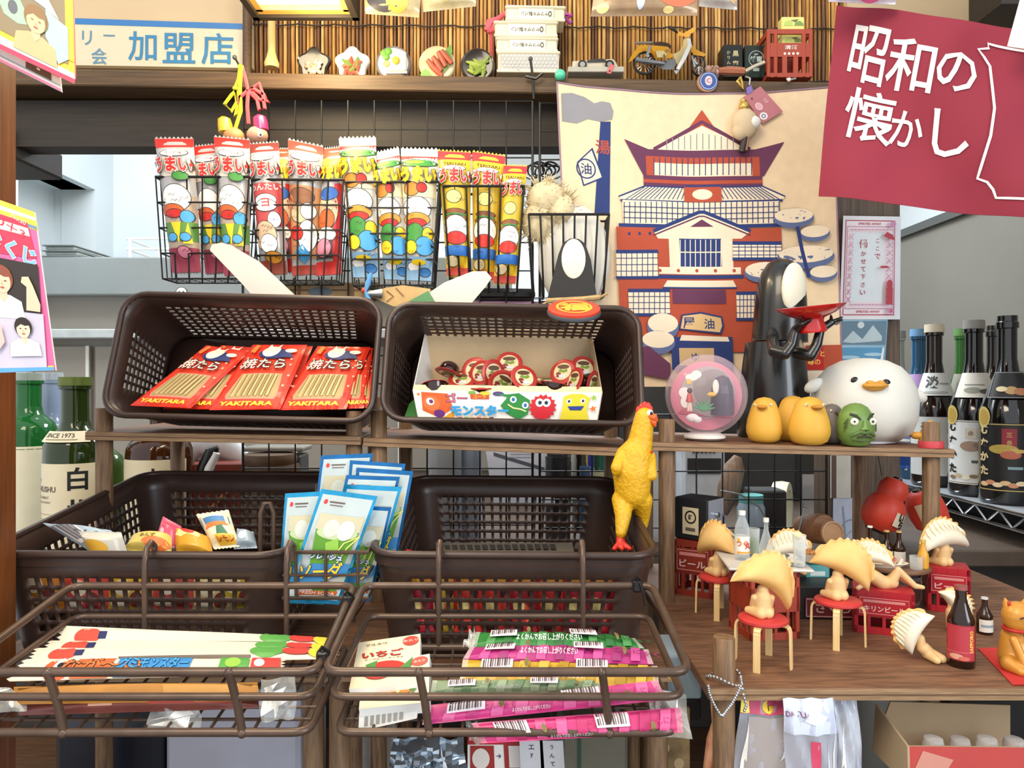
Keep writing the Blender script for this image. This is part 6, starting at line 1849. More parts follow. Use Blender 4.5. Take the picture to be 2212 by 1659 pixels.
# foam toy glider lying across the wire baskets
t = thing('foam_glider', 'foam glider toy with long white wings and blue propeller', 'toy plane', P(850, 640, 1.06))
foam = mat('foam_white', 'd6d0c8', .6, noise=.1, scale=8, col2='e6dccc')
fw_ = lambda x, y, h=0.0: P(x, y, 1.055 - h)
b = MB(); prism(b, [(453, 540), (458, 528), (480, 524), (500, 530), (560, 565), (640, 640), (645, 655), (560, 655), (520, 610)], fw_, 0, -.006, foam); b.build('wing', t)
b = MB(); prism(b, [(900, 650), (960, 610), (1020, 586), (1050, 586), (1062, 600), (1050, 618), (1010, 665), (905, 668)], fw_, 0, -.006, foam); b.build('wing', t)
b = MB(); prism(b, [(800, 640), (830, 622), (870, 616), (930, 624), (925, 650), (880, 660), (850, 662)], fw_, .001, -.006, mat('glider_print', 'c9a56a', .5, noise=.2))
q = lambda u, v, h=0.0: P(u, v, 1.053 - h)
b.prints([('p', [(875, 655), (925, 628), (940, 652)], K('5a8f5c')), ('l', [(835, 628), (850, 640), (835, 652)], 2.5, K('7a4a2a')), ('l', [(855, 622), (872, 640)], 2, K('7a4a2a')), ('e', 800, 634, 8, 8, K('9aa0a6'))], q, 1, .0006); b.build('fuselage', t)
b = MB(); b.tube([P(793, 634, 1.045), P(825, 634, 1.05)], [.003, .007], 'steel', 10); b.ell(P(786, 627, 1.043), .004, K('d8432c'), 10); b.build('nose', t)
b = MB(); b.tube([P(802, 590, 1.042), P(795, 612, 1.042), P(789, 630, 1.042), P(796, 645, 1.042), P(783, 660, 1.042)], [.0025, .0042, .002, .0042, .0025], K('5a9bd0'), 8); b.build('propeller', t)

# rubber chicken straddling the basket rim
t = thing('rubber_chicken', 'yellow rubber chicken toy straddling the right rim of the deep basket', 'toy chicken', P(1368, 1175, .885))
rub = mat('rubber_yellow', 'dda818', .4, noise=.12, scale=230, bump=.9)
q = lambda x, y, d=.885: P(x, y, d)
k = .885 / FOC
blob('body', t, [(q(1366, 1062), 38 * k, q(1366, 1020), 43 * k), (q(1366, 1020), 43 * k, q(1372, 985), 37 * k), (q(1372, 985), 37 * k, q(1382, 960), 28 * k), (q(1382, 960), 27 * k, q(1389, 918), 23 * k), (q(1389, 918), 23 * k, q(1392, 900), 21 * k), (q(1345, 1080), 24 * k, q(1346, 1112, .872), 18 * k), (q(1346, 1112, .872), 18 * k, q(1342, 1152, .862), 12 * k), (q(1386, 1080), 24 * k, q(1388, 1112, .895), 17 * k), (q(1388, 1112, .895), 17 * k, q(1384, 1152, .9), 11 * k),
               (q(1348, 980), 17 * k, q(1332, 1010, .868), 13 * k), (q(1332, 1010, .868), 13 * k, q(1329, 1020, .868), 8 * k), (q(1400, 988), 17 * k, q(1409, 1028, .873), 11 * k)], rub, .0016, world=True)
rdr = mat('rubber_red', 'd5331f', .4)
b = MB()
for i, (x, y) in enumerate(((1380, 888), (1386, 882), (1393, 878), (1400, 880), (1404, 886))):
    b.ell(q(x, y), (.0038, .003, .0062), rdr, 10)
b.build('comb', t)
b = MB(); b.tube([q(1402, 898, .878), q(1414, 903, .876), q(1421, 910, .876)], [.005, .0048, .001], mat('rubber_orange', 'e2672a', .4), 10); b.tube([q(1404, 906, .878), q(1413, 914, .877), q(1416, 922, .877)], [.004, .0042, .001], 'rubber_orange', 10); b.build('beak', t)
b = MB(); b.ell(q(1396, 926, .876), .0028, rdr, 10); b.build('cheek_spot', t)
b = MB(); b.ell(q(1404, 893, .876), (.0042, .003, .0045), K('f3efe0'), 12); b.ell(q(1407, 893, .8735), (.002, .0012, .0022), K('1a1512'), 8); b.build('eye', t)
b = MB(); c = q(1384, 972); b.tube([c + V((23 * k * math.cos(a), 23 * k * math.sin(a), -.003 * math.cos(a))) for a in [2 * PI * i / 24 for i in range(24)]], .0022, rdr, 8, True); b.build('collar', t)
for x, y, d, s in ((1340, 1152, .865, -1), (1381, 1150, .9, 1)):
    e = q(x, y, d)
    blob('foot', t, [(e, .005, e + V((0, -.004, -.010)), .0055)] + [(e + V((0, -.004, -.010)), .0045, e + V((dx, -.014, -.015)), .0028) for dx in (-.009, 0, .009)], rdr, .001, world=True)
# ================================================================ toy diner on the wide lower board
def SB(px, py):
    d = ZB * FOC / (py - 829.5)
    return P(px, py, d)


skin = mat('dough_skin', 'e6c088', .55, noise=.06, scale=60)
dough = mat('dough_brown', 'dfaa5c', .55, noise=.08, scale=40, col2='e9c07c')
dough_w = mat('dough_white', 'efe4cc', .5, noise=.04)
seat_r = mat('stool_red', 'c93a38', .4, noise=.06)
birch = mat('stool_birch', 'dfb978', .5, scale=20, stretch=(30, 30, 2), col2='ecd09a')


def stool():
    t = thing('toy_stool', 'x', 'toy stool', (0, 0, 0), 'toy stools with red round seats')
    b = MB(); b.lathe([(0, .0440), (.023, .0440), (.0250, .0455), (.0250, .0480), (.0235, .0492), (0, .0492)], seat_r, 36); b.build('seat', t)
    for i in range(4):
        a = PI / 4 + PI / 2 * i
        M = Mx.Rotation(a, 4, 'Z')
        b = MB()
        pts = [(.014, .0432), (.0225, .0432), (.0250, .0425), (.0268, .0400), (.0275, .0365), (.0282, .0)]
        for j in range(len(pts) - 1):
            (x0, z0), (x1, z1) = pts[j], pts[j + 1]
            w_ = .0034
            d_ = V((x1 - x0, 0, z1 - z0)).normalized()
            n_ = V((-d_.z, 0, d_.x)) * .0011
            vs = [V((x, y, z)) + s * n_ for x, z in ((x0, z0), (x1, z1)) for y in (-w_, w_) for s in (-1, 1)]
            b.add(vs, [(0, 1, 3, 2), (4, 6, 7, 5), (0, 4, 5, 1), (2, 3, 7, 6), (0, 2, 6, 4), (1, 5, 7, 3)], birch, M)
        b.build('leg', t)
    return t


ST = stool()
s1, s2, s3 = SB(1648, 1434), SB(1810, 1388), SB(1553, 1327)
ST.location = s1; ST.rotation_euler = (0, 0, R(14)); ST['label'] = 'front toy stool with red seat under the big tipped dumpling figure'
dup(ST, s2, 'toy stool with red seat in the middle, left of the red crate', (0, 0, R(18)))
dup(ST, s3, 'rear toy stool with red seat beside the dark red crate', (0, 0, R(24)))


def dumpling(t, M, L=.046, Hh=.026, T=.014, bend=.012, pleats=9, two=True, name='head'):
    """half-moon dumpling: fat belly below, thin pleated rim above; +y side pale, -y side browned"""
    b = MB()
    nu, nv = 26, 20
    T0 = M

    def pt(u, a, grow=1.0):
        s = 2 * u - 1
        e = math.sqrt(max(0, 1 - s * s)) ** .75
        z = Hh * e * (1 - math.cos(a)) / 2 * 1.0
        zr = (1 - math.cos(a)) / 2
        y = T * e * math.sin(a) * (1 - zr) ** .55
        return T0 @ V((s * L * (1 - .12 * zr * e), y * 1.25, z - bend * s * s + .0))
    vs = [pt(i / nu, 2 * PI * j / nv) for i in range(nu + 1) for j in range(nv)]
    for side in (0, 1):
        fs = []
        for i in range(nu):
            for j in range(nv):
                if (j < nv // 2) == (side == 0):
                    fs.append((i * nv + j, i * nv + (j + 1) % nv, (i + 1) * nv + (j + 1) % nv, (i + 1) * nv + j))
        b.add(vs, fs, dough_w if (side == 0 and two) else dough)
    # pleated rim
    n = pleats * 6
    rim = []
    for i in range(n + 1):
        s = -0.97 + 1.94 * i / n
        e = math.sqrt(max(0, 1 - s * s)) ** .75
        base = V((s * L * (1 - .12 * e), 0, Hh * e * .97 - bend * s * s))
        wv = math.sin(2 * PI * i / 6)
        nr = V((s * .7, 0, 1)).normalized()
        rim.append((base + V((0, .0012, 0)) - nr * .003, base + nr * (.0035 + .0012 * wv) + V((0, .0014 * wv, 0)), base - nr * .003 + V((0, -.0012, 0))))
    vs = [T0 @ p for tr in rim for p in tr]
    fs = []
    for i in range(n):
        fs += [(3 * i, 3 * i + 1, 3 * i + 4, 3 * i + 3), (3 * i + 1, 3 * i + 2, 3 * i + 5, 3 * i + 4)]
    b.add(vs, fs, dough)
    if two:
        for i in range(pleats):
            s = -.8 + 1.6 * (i + .5) / pleats
            e = math.sqrt(max(0, 1 - s * s)) ** .75
            z1, z0 = Hh * e * .96, Hh * e * .60
            b.tube([T0 @ V((s * L * (1 - .12 * e), .0012, z1 - bend * s * s)), T0 @ V((s * L, T * e * .55, (z0 + z1) / 2 - bend * s * s)), T0 @ V((s * L * 1.0 + .001, T * e * 1.05, z0 - bend * s * s))], [.0016, .0014, .0004], dough_w, 6)
    return b.build(name, t, ang=1.1)


GD = 'dumpling headed toy figures'


def dfig(lab, o, head, caps, L=.046, Hh=.026, T=.014, bend=.012, name='dumpling_figure', two=True):
    """o: where it rests; head: matrix from o; caps: body limbs relative to o"""
    t = thing(name, lab, 'toy figure', o, GD)
    blob('body', t, [(V(a), r0, V(c), r1) for a, r0, c, r1 in caps], skin, .0006)
    dumpling(t, Mx.Translation(o) @ head, L, Hh, T, bend, two=two)
    return t


def hm(x, y, z, ry=0, rz=0, rx=0):
    return Mx.Translation(V((x, y, z))) @ Mx.Rotation(R(rz), 4, 'Z') @ Mx.Rotation(R(ry), 4, 'Y') @ Mx.Rotation(R(rx), 4, 'X')


sit = [((0, 0, .006), .0085, (0, 0, .020), .0085), ((-.004, -.006, .005), .006, (-.012, .010, .004), .004), ((.004, -.004, .005), .006, (.012, .012, .004), .004), ((-.009, 0, .020), .0035, (-.009, .006, .010), .003), ((.009, 0, .020), .0035, (.010, .006, .011), .003), ((0, 0, .02), .006, (0, 0, .028), .006)]
up = V((0, 0, .0492))
dfig('largest dumpling figure seen from behind on the front red stool', s1 + up, hm(.001, 0, .032, 27, 4), sit, .0345, .036, .017, .012)
dfig('dumpling figure on the middle stool with ragged pleated rim', s2 + up, hm(.003, 0, .030, 24, -20), sit, .034, .037, .016, .006)
dfig('dumpling figure on the rear stool turned toward the little table', s3 + up, hm(-.002, 0, .032, -10, -55), sit, .030, .036, .016, .006)


def crate2(name, lab, o, w_, d_, h_, m, yaw, txt=None, group='toy bottle crates on the lower board', plate=None):
    t = thing(name, lab, 'toy crate', o, group, Mx.Rotation(R(yaw), 4, 'Z'))
    T = wm(t)
    b = MB()
    for sx in (-1, 1):
        for sy in (-1, 1):
            b.box((sx * (w_ / 2 - .0025), sy * (d_ / 2 - .0025), h_ / 2), (.005, .005, h_), m, T, b=.0008)
    for z, hh in ((h_ - .004, .008), (h_ * .58, h_ * .36), (.004, .008)):
        for s in (-1, 1):
            b.box((0, s * (d_ / 2 - .0015), z), (w_, .003, hh), m, T)
            b.box((s * (w_ / 2 - .0015), 0, z), (.003, d_, hh), m, T)
    for f in (-.25, 0, .25):
        for s in (-1, 1):
            b.box((w_ * f, s * (d_ / 2 - .001), h_ * .5), (.0035, .003, h_ * .98), m, T)
            b.box((s * (w_ / 2 - .001), d_ * f, h_ * .5), (.003, .0035, h_ * .98), m, T)
    b.box((0, 0, h_ - .001), (w_ * .98, d_ * .98, .003), m, T)
    b.build('body', t)
    if txt or plate:
        f = lambda u, v, h=0.0: T @ V((w_ * (u - .5), -d_ / 2 - .0008 - h, h_ * v))
        b = MB()
        b.prints([('r', .08, .44, .92, .88, plate or m, 3, 3)] + ([('l', [(.1, .48), (.9, .48), (.9, .84), (.1, .84), (.1, .48)], .012, K('e3a6a4')), ('r', .16, .74, .84, .80, K('d98a88'), 2, 2), ('t', txt, .5, .60, .13, K('f2d4ce'), {'wu': .66})] if txt else []), f, w_ / h_, .0003)
        b.build('name_plate', t)
    return t


crim, brick = mat('crate_crimson', 'b3202c', .4, noise=.08), mat('crate_brick', '8f2f1f', .5, noise=.1)
c1 = SB(1512, 1292)
crate2('toy_crate', 'dark red toy crate at the back left carrying the lock box', c1 + V((.006, .03, 0)), .054, .054, .075, brick, -32, 'ビール')
crate2('toy_crate', 'brick red toy crate standing behind the front stool as table leg', SB(1665, 1385) + V((.002, .03, 0)), .060, .055, .078, mat('crate_rust', 'a03a24', .5, noise=.1), 10)
c3 = SB(1925, 1368)
crate2('toy_crate', 'crimson toy crate under the reclining dumpling figure', c3 + V((-.004, .012, 0)), .064, .040, .050, crim, -22, 'キリンビール')
c4 = SB(2050, 1325)
crate2('toy_crate', 'crimson toy crate at the back right under a seated dumpling figure', c4 + V((.010, .022, 0)), .048, .042, .056, crim, -24, 'ビール')
b = MB(); o = SB(1790, 1340); b.box(o + V((0, .028, .020)), (.088, .05, .040), mat('box_black', '1b1a1c', .45), rz=R(-4), b=.001)
f = lambda u, v, h=0.0: o + V(((u - .5) * .08 + .006, .0015 - h + (u - .5) * -.0056, .002 + v * .026))
b.prints([('r', .08, .02, .98, .98, K('6a2024'), 3, 3), ('l', [(.1, .08), (.96, .08), (.96, .9), (.1, .9), (.1, .08)], .05, K('caa09c')), ('t', 'さくら', .5, .5, .5, K('d9b6b0'))], f, 3, .0006)
solo(b, 'black_box', 'low black box with red nameplate behind the middle stool', 'box', o + V((0, .028, 0)))

# reclining figure on the crimson crate
cr = c3 + V((-.004, .012, .050))
dfig('reclining dumpling figure lying on the crimson crate', cr, hm(-.013, .006, .028, 8, 150, 10),
     [((-.012, 0, .014), .008, (.000, 0, .006), .0085), ((.0, 0, .006), .0085, (.010, -.003, .007), .007), ((.008, -.004, .007), .0065, (.015, -.006, .022), .0045), ((.015, -.006, .022), .0045, (.034, -.008, .004), .0035), ((.034, -.008, .004), .0035, (.042, -.010, .003), .0025),
      ((.008, .004, .006), .006, (.018, .005, .014), .0045), ((.018, .005, .014), .0045, (.036, .003, .003), .003), ((-.014, -.003, .016), .004, (-.026, -.008, .006), .003), ((-.026, -.008, .006), .003, (-.034, -.010, .002), .0025), ((-.014, 0, .014), .006, (-.02, 0, .024), .005)], .027, .026, .015, .006)
dfig('dumpling figure on the back right crate with wide pleated fan head', c4 + V((.006, .022, .056)), hm(0, 0, .026, 5, 192, 6), sit, .036, .034, .014, .008)
g6 = SB(1995, 1424)
dfig('dumpling figure toppled over on the board at the front', g6, hm(-.005, -.002, .028, 62, 170, 6), [((.0, 0, .012), .0065, (.006, -.001, .006), .0065), ((.006, -.001, .006), .0065, (.014, -.010, .004), .0045), ((.004, 0, .006), .006, (.006, -.014, .004), .004), ((.014, -.010, .004), .004, (.017, -.008, .0025), .0025), ((-.002, 0, .012), .005, (-.004, 0, .022), .005)], .024, .026, .013, .004)
g7 = SB(2052, 1362)
dfig('dumpling figure standing half hidden behind the big beer bottle', g7, hm(.001, 0, .026, -62, 176, 0), [((.002, 0, .006), .006, (.002, 0, .022), .0065), ((.002, 0, .02), .005, (.002, 0, .03), .004), ((-.002, -.004, .003), .003, (.0, 0, .008), .004)], .024, .024, .013, .004)
gp = SB(1672, 1290)
dfig('pale dumpling figure facing us behind the dishes of the little table', V((gp.x, .955, H - ZB)), hm(0, 0, .072, 4, 178, 4), [((0, 0, .006), .010, (0, 0, .05), .010), ((0, 0, .05), .010, (0, 0, .076), .007), ((-.008, 0, .055), .004, (-.015, -.012, .05), .003), ((.008, 0, .055), .004, (.015, -.012, .05), .003)], .030, .030, .014, .006)

# ---- little white table with dishes, on the brick red crate
tz = H - ZB + .0785
tb = P(1668, 1240, .84)
t = thing('toy_table', 'grey white toy table top resting on the brick red crate', 'toy table', V((tb.x, .862, tz)))
b = MB(); b.box((tb.x + .003, .880, tz + .0015), (.094, .085, .003), mat('table_white', 'cfcac2', .35, noise=.05), rz=R(-6), b=.001); b.build('table_top', t)
TZ = tz + .003


def onT(px, d):
    return V((P(px, 0, d).x, d, TZ))


pet = clear('pet_clear', 'e6ecec', .22, .05)
glassm = clear('glass_clear', 'eef3f2', .20, .03)
t = thing('toy_bottle', 'clear plastic toy bottle with orange lettered label on the little table', 'toy bottle', onT(1603, .885), 'toy bottles in the diner scene')
T = wm(t); k = .885 / FOC
b = MB(); b.lathe([(0, 0), (15 * k, 0), (16 * k, 5 * k), (16 * k, 60 * k), (14 * k, 74 * k), (7 * k, 92 * k), (6 * k, 96 * k)], pet, 22, T); b.build('body', t)
b = MB(); b.lathe([(0, 96 * k), (7.5 * k, 96 * k), (7.5 * k, 105 * k), (0, 105 * k)], 'white_plastic', 18, T); b.build('cap', t)
b = MB(); b.lathe([(16.2 * k, 14 * k), (16.2 * k, 52 * k)], K('efe8dc'), 22, T)
f = lambda u, v, h=0.0: T @ V((math.sin((u - .5) * 2.4) * (16.3 * k + h), -math.cos((u - .5) * 2.4) * (16.3 * k + h), (14 + 38 * v) * k))
b.prints([('t', 'つく', .35, .6, .35, K('d9622c'), {'off': .03}), ('t', '丸', .7, .5, .4, K('c7352f'), {'off': .03}), ('e', .2, .8, .08, .1, K('e8b23a')), ('r', .1, .05, .9, .15, K('e8a03a'))], f, 1.2, .0003); b.build('label', t)
t = thing('toy_tumbler', 'clear toy tumbler of green tea behind the plastic bottle', 'toy cup', onT(1628, .905))
T = wm(t); b = MB(); b.lathe([(0, 0), (11 * k, 0), (13 * k, 60 * k), (12.4 * k, 60 * k), (10.5 * k, 3 * k), (0, 3 * k)], glassm, 20, T); b.build('glass', t)
b = MB(); b.lathe([(0, 3.5 * k), (10 * k, 3.5 * k), (11 * k, 36 * k), (0, 36 * k)], K('6f9a3c', .2), 18, T); b.build('drink', t)
t = thing('toy_bottle', 'clear glass toy bottle with slim neck in front of the pale dumpling', 'toy bottle', onT(1655, .875), 'toy bottles in the diner scene')
T = wm(t); b = MB(); b.lathe([(0, 0), (15 * k, 0), (15 * k, 30 * k), (5 * k, 66 * k), (4 * k, 86 * k), (5.5 * k, 88 * k), (5.5 * k, 93 * k), (0, 93 * k)], glassm, 22, T); b.build('body', t)
b = MB(); b.lathe([(3 * k, 84 * k), (6 * k, 84 * k), (6 * k, 92 * k), (0, 93 * k)], K('e6e2d6'), 14, T); b.build('cap', t)
t = thing('toy_bowl', 'small steel toy bowl of dark noodles on the little table', 'toy bowl', onT(1682, .865))
T = wm(t); b = MB(); b.lathe([(0, 0), (14 * k, 0), (17 * k, 14 * k), (22 * k, 18 * k), (21 * k, 19 * k), (15 * k, 15 * k), (0, 12 * k)], 'steel', 22, T); b.build('bowl', t)
b = MB(); r_ = random.Random(2)
for i in range(10):
    a = r_.uniform(0, 6.28); b.tube([T @ V((8 * k * math.cos(a), 8 * k * math.sin(a), 14 * k)), T @ V((3 * k * math.cos(a + 2), 6 * k * math.sin(a + 2), 20 * k)), T @ V((9 * k * math.cos(a + 3), 9 * k * math.sin(a + 3), 15 * k))], .0012, K('4b3a2c'), 5)
b.build('food', t)
t = thing('toy_highball', 'tall clear toy glass with lemon and ice at the table corner', 'toy cup', onT(1727, .848))
T = wm(t); k = .848 / FOC; b = MB(); b.lathe([(0, 0), (12 * k, 0), (14 * k, 70 * k), (13.2 * k, 70 * k), (11 * k, 3 * k), (0, 3 * k)], glassm, 22, T); b.build('glass', t)
b = MB(); b.ell(T @ V((-3 * k, -3 * k, 68 * k)), (9 * k, 3 * k, 9 * k), K('e9d9a0'), 14); b.box((0, 0, 30 * k), (9 * k, 9 * k, 9 * k), glassm, T); b.box((2 * k, 1 * k, 46 * k), (9 * k, 9 * k, 9 * k), glassm, T, rz=.5); b.build('lemon', t)
t = thing('toy_bowl', 'white toy bowl of fried chicken at the table edge', 'toy bowl', onT(1748, .875))
T = wm(t); b = MB(); b.lathe([(0, 0), (10 * k, 0), (18 * k, 18 * k), (17 * k, 18 * k), (9 * k, 2 * k), (0, 2 * k)], K('e8dfcc'), 22, T); b.build('bowl', t)
b = MB()
for i in range(6):
    b.ell(T @ V((9 * k * math.cos(i), 9 * k * math.sin(i), 19 * k)), 6 * k, K('c08446'), 8)
b.ell(T @ V((0, 0, 24 * k)), 6 * k, K('b5763a'), 8); b.build('food', t)
for i, (px, d, r) in enumerate(((1700, .885, .013), (1712, .862, .011), (1692, .852, .009))):
    b = MB(); b.lathe([(0, 0), (r * .6, 0), (r, .003), (r * .96, .0034), (r * .6, .0012), (0, .0012)], cer_w, 24, Mx.Translation(onT(px, d)))
    solo(b, 'toy_plate', ('round white toy plate behind the tall glass', 'small white toy plate left of the tall glass', 'tiny white toy saucer at the table front')[i], 'toy plate', onT(px, d), 'white toy plates on the little table')
b = MB(); b.tube([onT(1690, .86) + V((0, 0, .004)), onT(1735, .842) + V((0, 0, .006))], .0012, K('d9c9a0'), 5); b.tube([onT(1700, .85) + V((0, 0, .002)), onT(1740, .846) + V((0, 0, .002))], .001, 'steel', 5)
solo(b, 'toy_chopsticks', 'pale toy chopsticks lying across the little table', 'chopsticks', onT(1710, .85))

# ---- barrel table with sashimi platter and beer bottles
bo = SB(1985, 1322) + V((-.024, .012, 0))
t = thing('barrel_table', 'dark toy barrel with round wooden top carrying the sashimi platter', 'toy table', bo)
T = wm(t)
b = MB(); b.lathe([(0, 0), (.024, 0), (.029, .02), (.030, .03), (.028, .046), (.025, .054), (0, .054)], mat('barrel_dark', '2f2621', .35, noise=.2), 28, T); b.build('barrel', t)
for z, r in ((.010, .0272), (.042, .0292)):
    b = MB(); b.lathe([(r, z), (r + .0008, z), (r + .0008, z + .005), (r, z + .005)], 'steel_dark', 28, T); b.build('hoop', t)
b = MB(); b.lathe([(0, .054), (.041, .054), (.0415, .0565), (.041, .058), (0, .058)], mat('top_wood', '7d5a42', .5, noise=.15), 36, T); b.build('table_top', t)
bz = bo + V((0, 0, .0582))
t = thing('toy_platter', 'long white toy platter of tuna sashimi on the barrel table', 'toy platter', bz + V((-.022, -.012, 0)), M=Mx.Rotation(R(-16), 4, 'Z'))
T = wm(t)
b = MB(); b.lathe([(0, 0), (.02, 0), (.030, .006), (.029, .0066), (.019, .0015), (0, .0015)], cer_w, 30, T @ Mx.Scale(.5, 4, (0, 1, 0))); b.build('platter', t)
b = MB()
for i in range(6):
    M = T @ Mx.Translation(V((-.020 + i * .0075, 0, .006))) @ Mx.Rotation(R(30), 4, 'Y')
    b.box((0, 0, .002), (.003, .018, .011), K('c9806a' if i < 5 else 'efe4d4'), M, b=.001); b.box((.0015, 0, .001), (.002, .017, .010), K('e6cfa8'), M, b=.0008)
b.build('sashimi', t)
brown = mat('bottle_brown', '3a1d0c', .12, noise=.1, trans=.35, coat=.4)


def bottle(name, lab, o, r, h, m, label=None, items=(), cap=None, neck=.36, cat='bottle', group=None, sh=.60, band=(.12, .5), yaw=0.0, rnd=False):
    t = thing(name, lab, cat, o, group, Mx.Rotation(yaw, 4, 'Z'))
    T = wm(t)
    rn = r * neck
    b = MB(); b.lathe([(0, 0), (r * .92, 0), (r, h * .02), (r, h * (sh - .05)), (r * .97, h * sh)] + ([(r * .88, h * (sh + .035)), (r * .66, h * (sh + .065)), (rn * 1.15, h * (sh + .09)), (rn, h * (sh + .14))] if rnd else [(r * .78, h * (sh + .07)), (rn * 1.25, h * (sh + .20)), (rn, h * (sh + .27))]) + [ (rn, h * .93), (rn * 1.18, h * .935), (rn * 1.18, h * .965), (rn * 1.05, h * .97), (rn * 1.05, h), (0, h)], m, 28, T); b.build('glass', t)
    if cap:
        b = MB(); b.lathe([(rn * 1.1, h * .95), (rn * 1.25, h * .955), (rn * 1.2, h * 1.004), (0, h * 1.006)], cap, 20, T); b.build('cap', t)
    if label:
        b = MB()
        z0, z1 = h * band[0], h * band[1]
        f = lambda u, v, hh=0.0: T @ V((math.sin((u - .5) * 2.5) * (r * 1.012 + hh), -math.cos((u - .5) * 2.5) * (r * 1.012 + hh), z0 + (z1 - z0) * v))
        f.fine = .1
        b.rect(0, 0, 1, 1, label, f, 0, 16, 2)
        b.prints(list(items), f, 2.5 * r / (z1 - z0), .0003, .0001)
        b.build('label', t)
    return t


GB = 'small brown toy beer bottles'
lw = K('e2ddd2')
bottle('toy_bottle', 'brown toy beer bottle at the left behind the sashimi platter', bz + V((-.024, .018, 0)), .0085, .046, brown, cap=K('e8e4da'), group=GB, cat='toy bottle', neck=.32, sh=.42)
bottle('toy_bottle', 'brown toy beer bottle with pale label, left of the close pair', bz + V((-.002, .018, 0)), .0078, .040, brown, lw, cap=K('c9a86a'), group=GB, cat='toy bottle', band=(.05, .35), sh=.46)
bottle('toy_bottle', 'brown toy beer bottle with pale label, right of the close pair', bz + V((.012, .014, 0)), .0078, .040, brown, lw, cap=K('c9a86a'), group=GB, cat='toy bottle', band=(.05, .35), sh=.46)
t = thing('toy_beer_glass', 'amber toy beer bottle shaped glass at the barrel table front', 'toy cup', bz + V((.026, -.018, 0)))
T = wm(t); b = MB(); b.lathe([(0, 0), (.0066, 0), (.0070, .012), (.0060, .018), (.0028, .026), (.0026, .032), (0, .032)], K('e0a53a', .2), 18, T); b.build('bottle', t)
b = MB(); b.lathe([(0, .032), (.0034, .032), (.0034, .035), (0, .035)], K('d8b860'), 12, T); b.build('cap', t)
b = MB(); b.lathe([(.0074, 0), (.0078, .016), (.0074, .016), (.007, 0)], glassm, 18, T @ Mx.Translation(V((-.012, -.006, 0)))); b.build('glass', t)
b = MB(); q = Quad([bz + V((-.052, .02, .012)), bz + V((-.040, .014, .006)), bz + V((-.032, .016, .022)), bz + V((-.044, .022, .028))]); b.grid(q, 2, 2, 'card'); b.grid(lambda u, v: q(u, v, -.0004), 2, 2, 'card', rev=True); b.prints([('t', 'メニュー', .5, .6, .18, K('3a3a3a')), ('r', .2, .2, .8, .4, K('9a9a9a'))], q, 1, .0003)
solo(b, 'menu_card', 'tiny printed menu card leaning behind the reclining dumpling', 'card', bz + V((-.042, .018, .006)))

# ---- big beer bottle, small bottle, cat, mat
bb = SB(2090, 1446) + V((0, .011, 0))
k = bb.y / FOC
bottle('beer_bottle', 'large dark brown beer bottle with red label in front of the toy diner', bb, 27 * k, 172 * k, mat('bottle_dark', '2a140a', .12, noise=.1, trans=.25, coat=.5), K('a52a32'), [('r', .06, .03, .94, .97, K('b23440'), 4, 3), ('t', 'SAPPORO', .84, .55, .10, K('e6c04a'), {'rot': PI / 2, 'off': .03}), ('e', .4, .12, .2, .08, K('d9a08a')), ('e', .62, .08, .16, .06, K('c96a5a')), ('l', [(.06, .25), (.94, .25)], .02, K('d96a70'))], cap=K('8f4a44'), neck=.40, sh=.58, band=(.10, .54), yaw=R(-36))
bottle('toy_bottle', 'small brown bottle with white label behind the large beer bottle', SB(2127, 1368), .0085, .042, brown, lw, [('r', .1, .4, .9, .6, K('8fa0b0'))], cap=K('cfd2d6'), group=GB, cat='toy bottle', band=(.08, .42), sh=.52)
b = MB(); q = Quad([SB(2188, 1482) + V((0, 0, .0012)), SB(2330, 1480) + V((0, 0, .0012)), SB(2260, 1398) + V((0, 0, .0012)), SB(2112, 1402) + V((0, 0, .0012))])
b.grid(q, 4, 4, mat('paper_red', 'c5302c', .8, noise=.08)); b.grid(lambda u, v: q(u, v, -.0008), 4, 4, 'paper_red', rev=True)
solo(b, 'red_mat', 'red felt mat under the gold beckoning cat at right', 'mat', SB(2200, 1440))
co = SB(2206, 1452) + V((.002, .012, .0014))
k = co.y / FOC
t = thing('cat_figurine', 'gold beckoning cat figurine with red collar at the right edge', 'figurine', co)
gold_c = mat('cat_gold', 'd3923a', .35, .15, noise=.15, scale=50)
blob('body', t, [((0, 0, 22 * k), 34 * k, (0, .002, 60 * k), 26 * k), ((0, 0, 60 * k), 24 * k, (0, -.002, 84 * k), 18 * k), ((0, -.004, 106 * k), 30 * k, (0, -.004, 112 * k), 31 * k), ((-26 * k, -.01, 14 * k), 18 * k, (-22 * k, -.024, 8 * k), 10 * k), ((26 * k, -.01, 14 * k), 18 * k, (22 * k, -.024, 8 * k), 10 * k), ((-20 * k, -.012, 66 * k), 9 * k, (-12 * k, -.022, 24 * k), 8 * k), ((24 * k, -.008, 74 * k), 9 * k, (40 * k, -.010, 104 * k), 10 * k), ((-18 * k, 0, 132 * k), 9 * k, (-22 * k, 0, 146 * k), 3 * k), ((18 * k, 0, 132 * k), 9 * k, (22 * k, 0, 146 * k), 3 * k)], gold_c, .0011)
b = MB(); T = wm(t); b.tube([T @ V((26 * k * math.cos(a), -.003 + 24 * k * math.sin(a), 84 * k)) for a in [2 * PI * i / 24 for i in range(24)]], 4 * k, K('b8241c'), 8, True); b.build('collar', t)
b = MB(); b.ell(T @ V((0, -.003 - 27 * k, 78 * k)), 6 * k, 'brass', 12); b.build('bell', t)
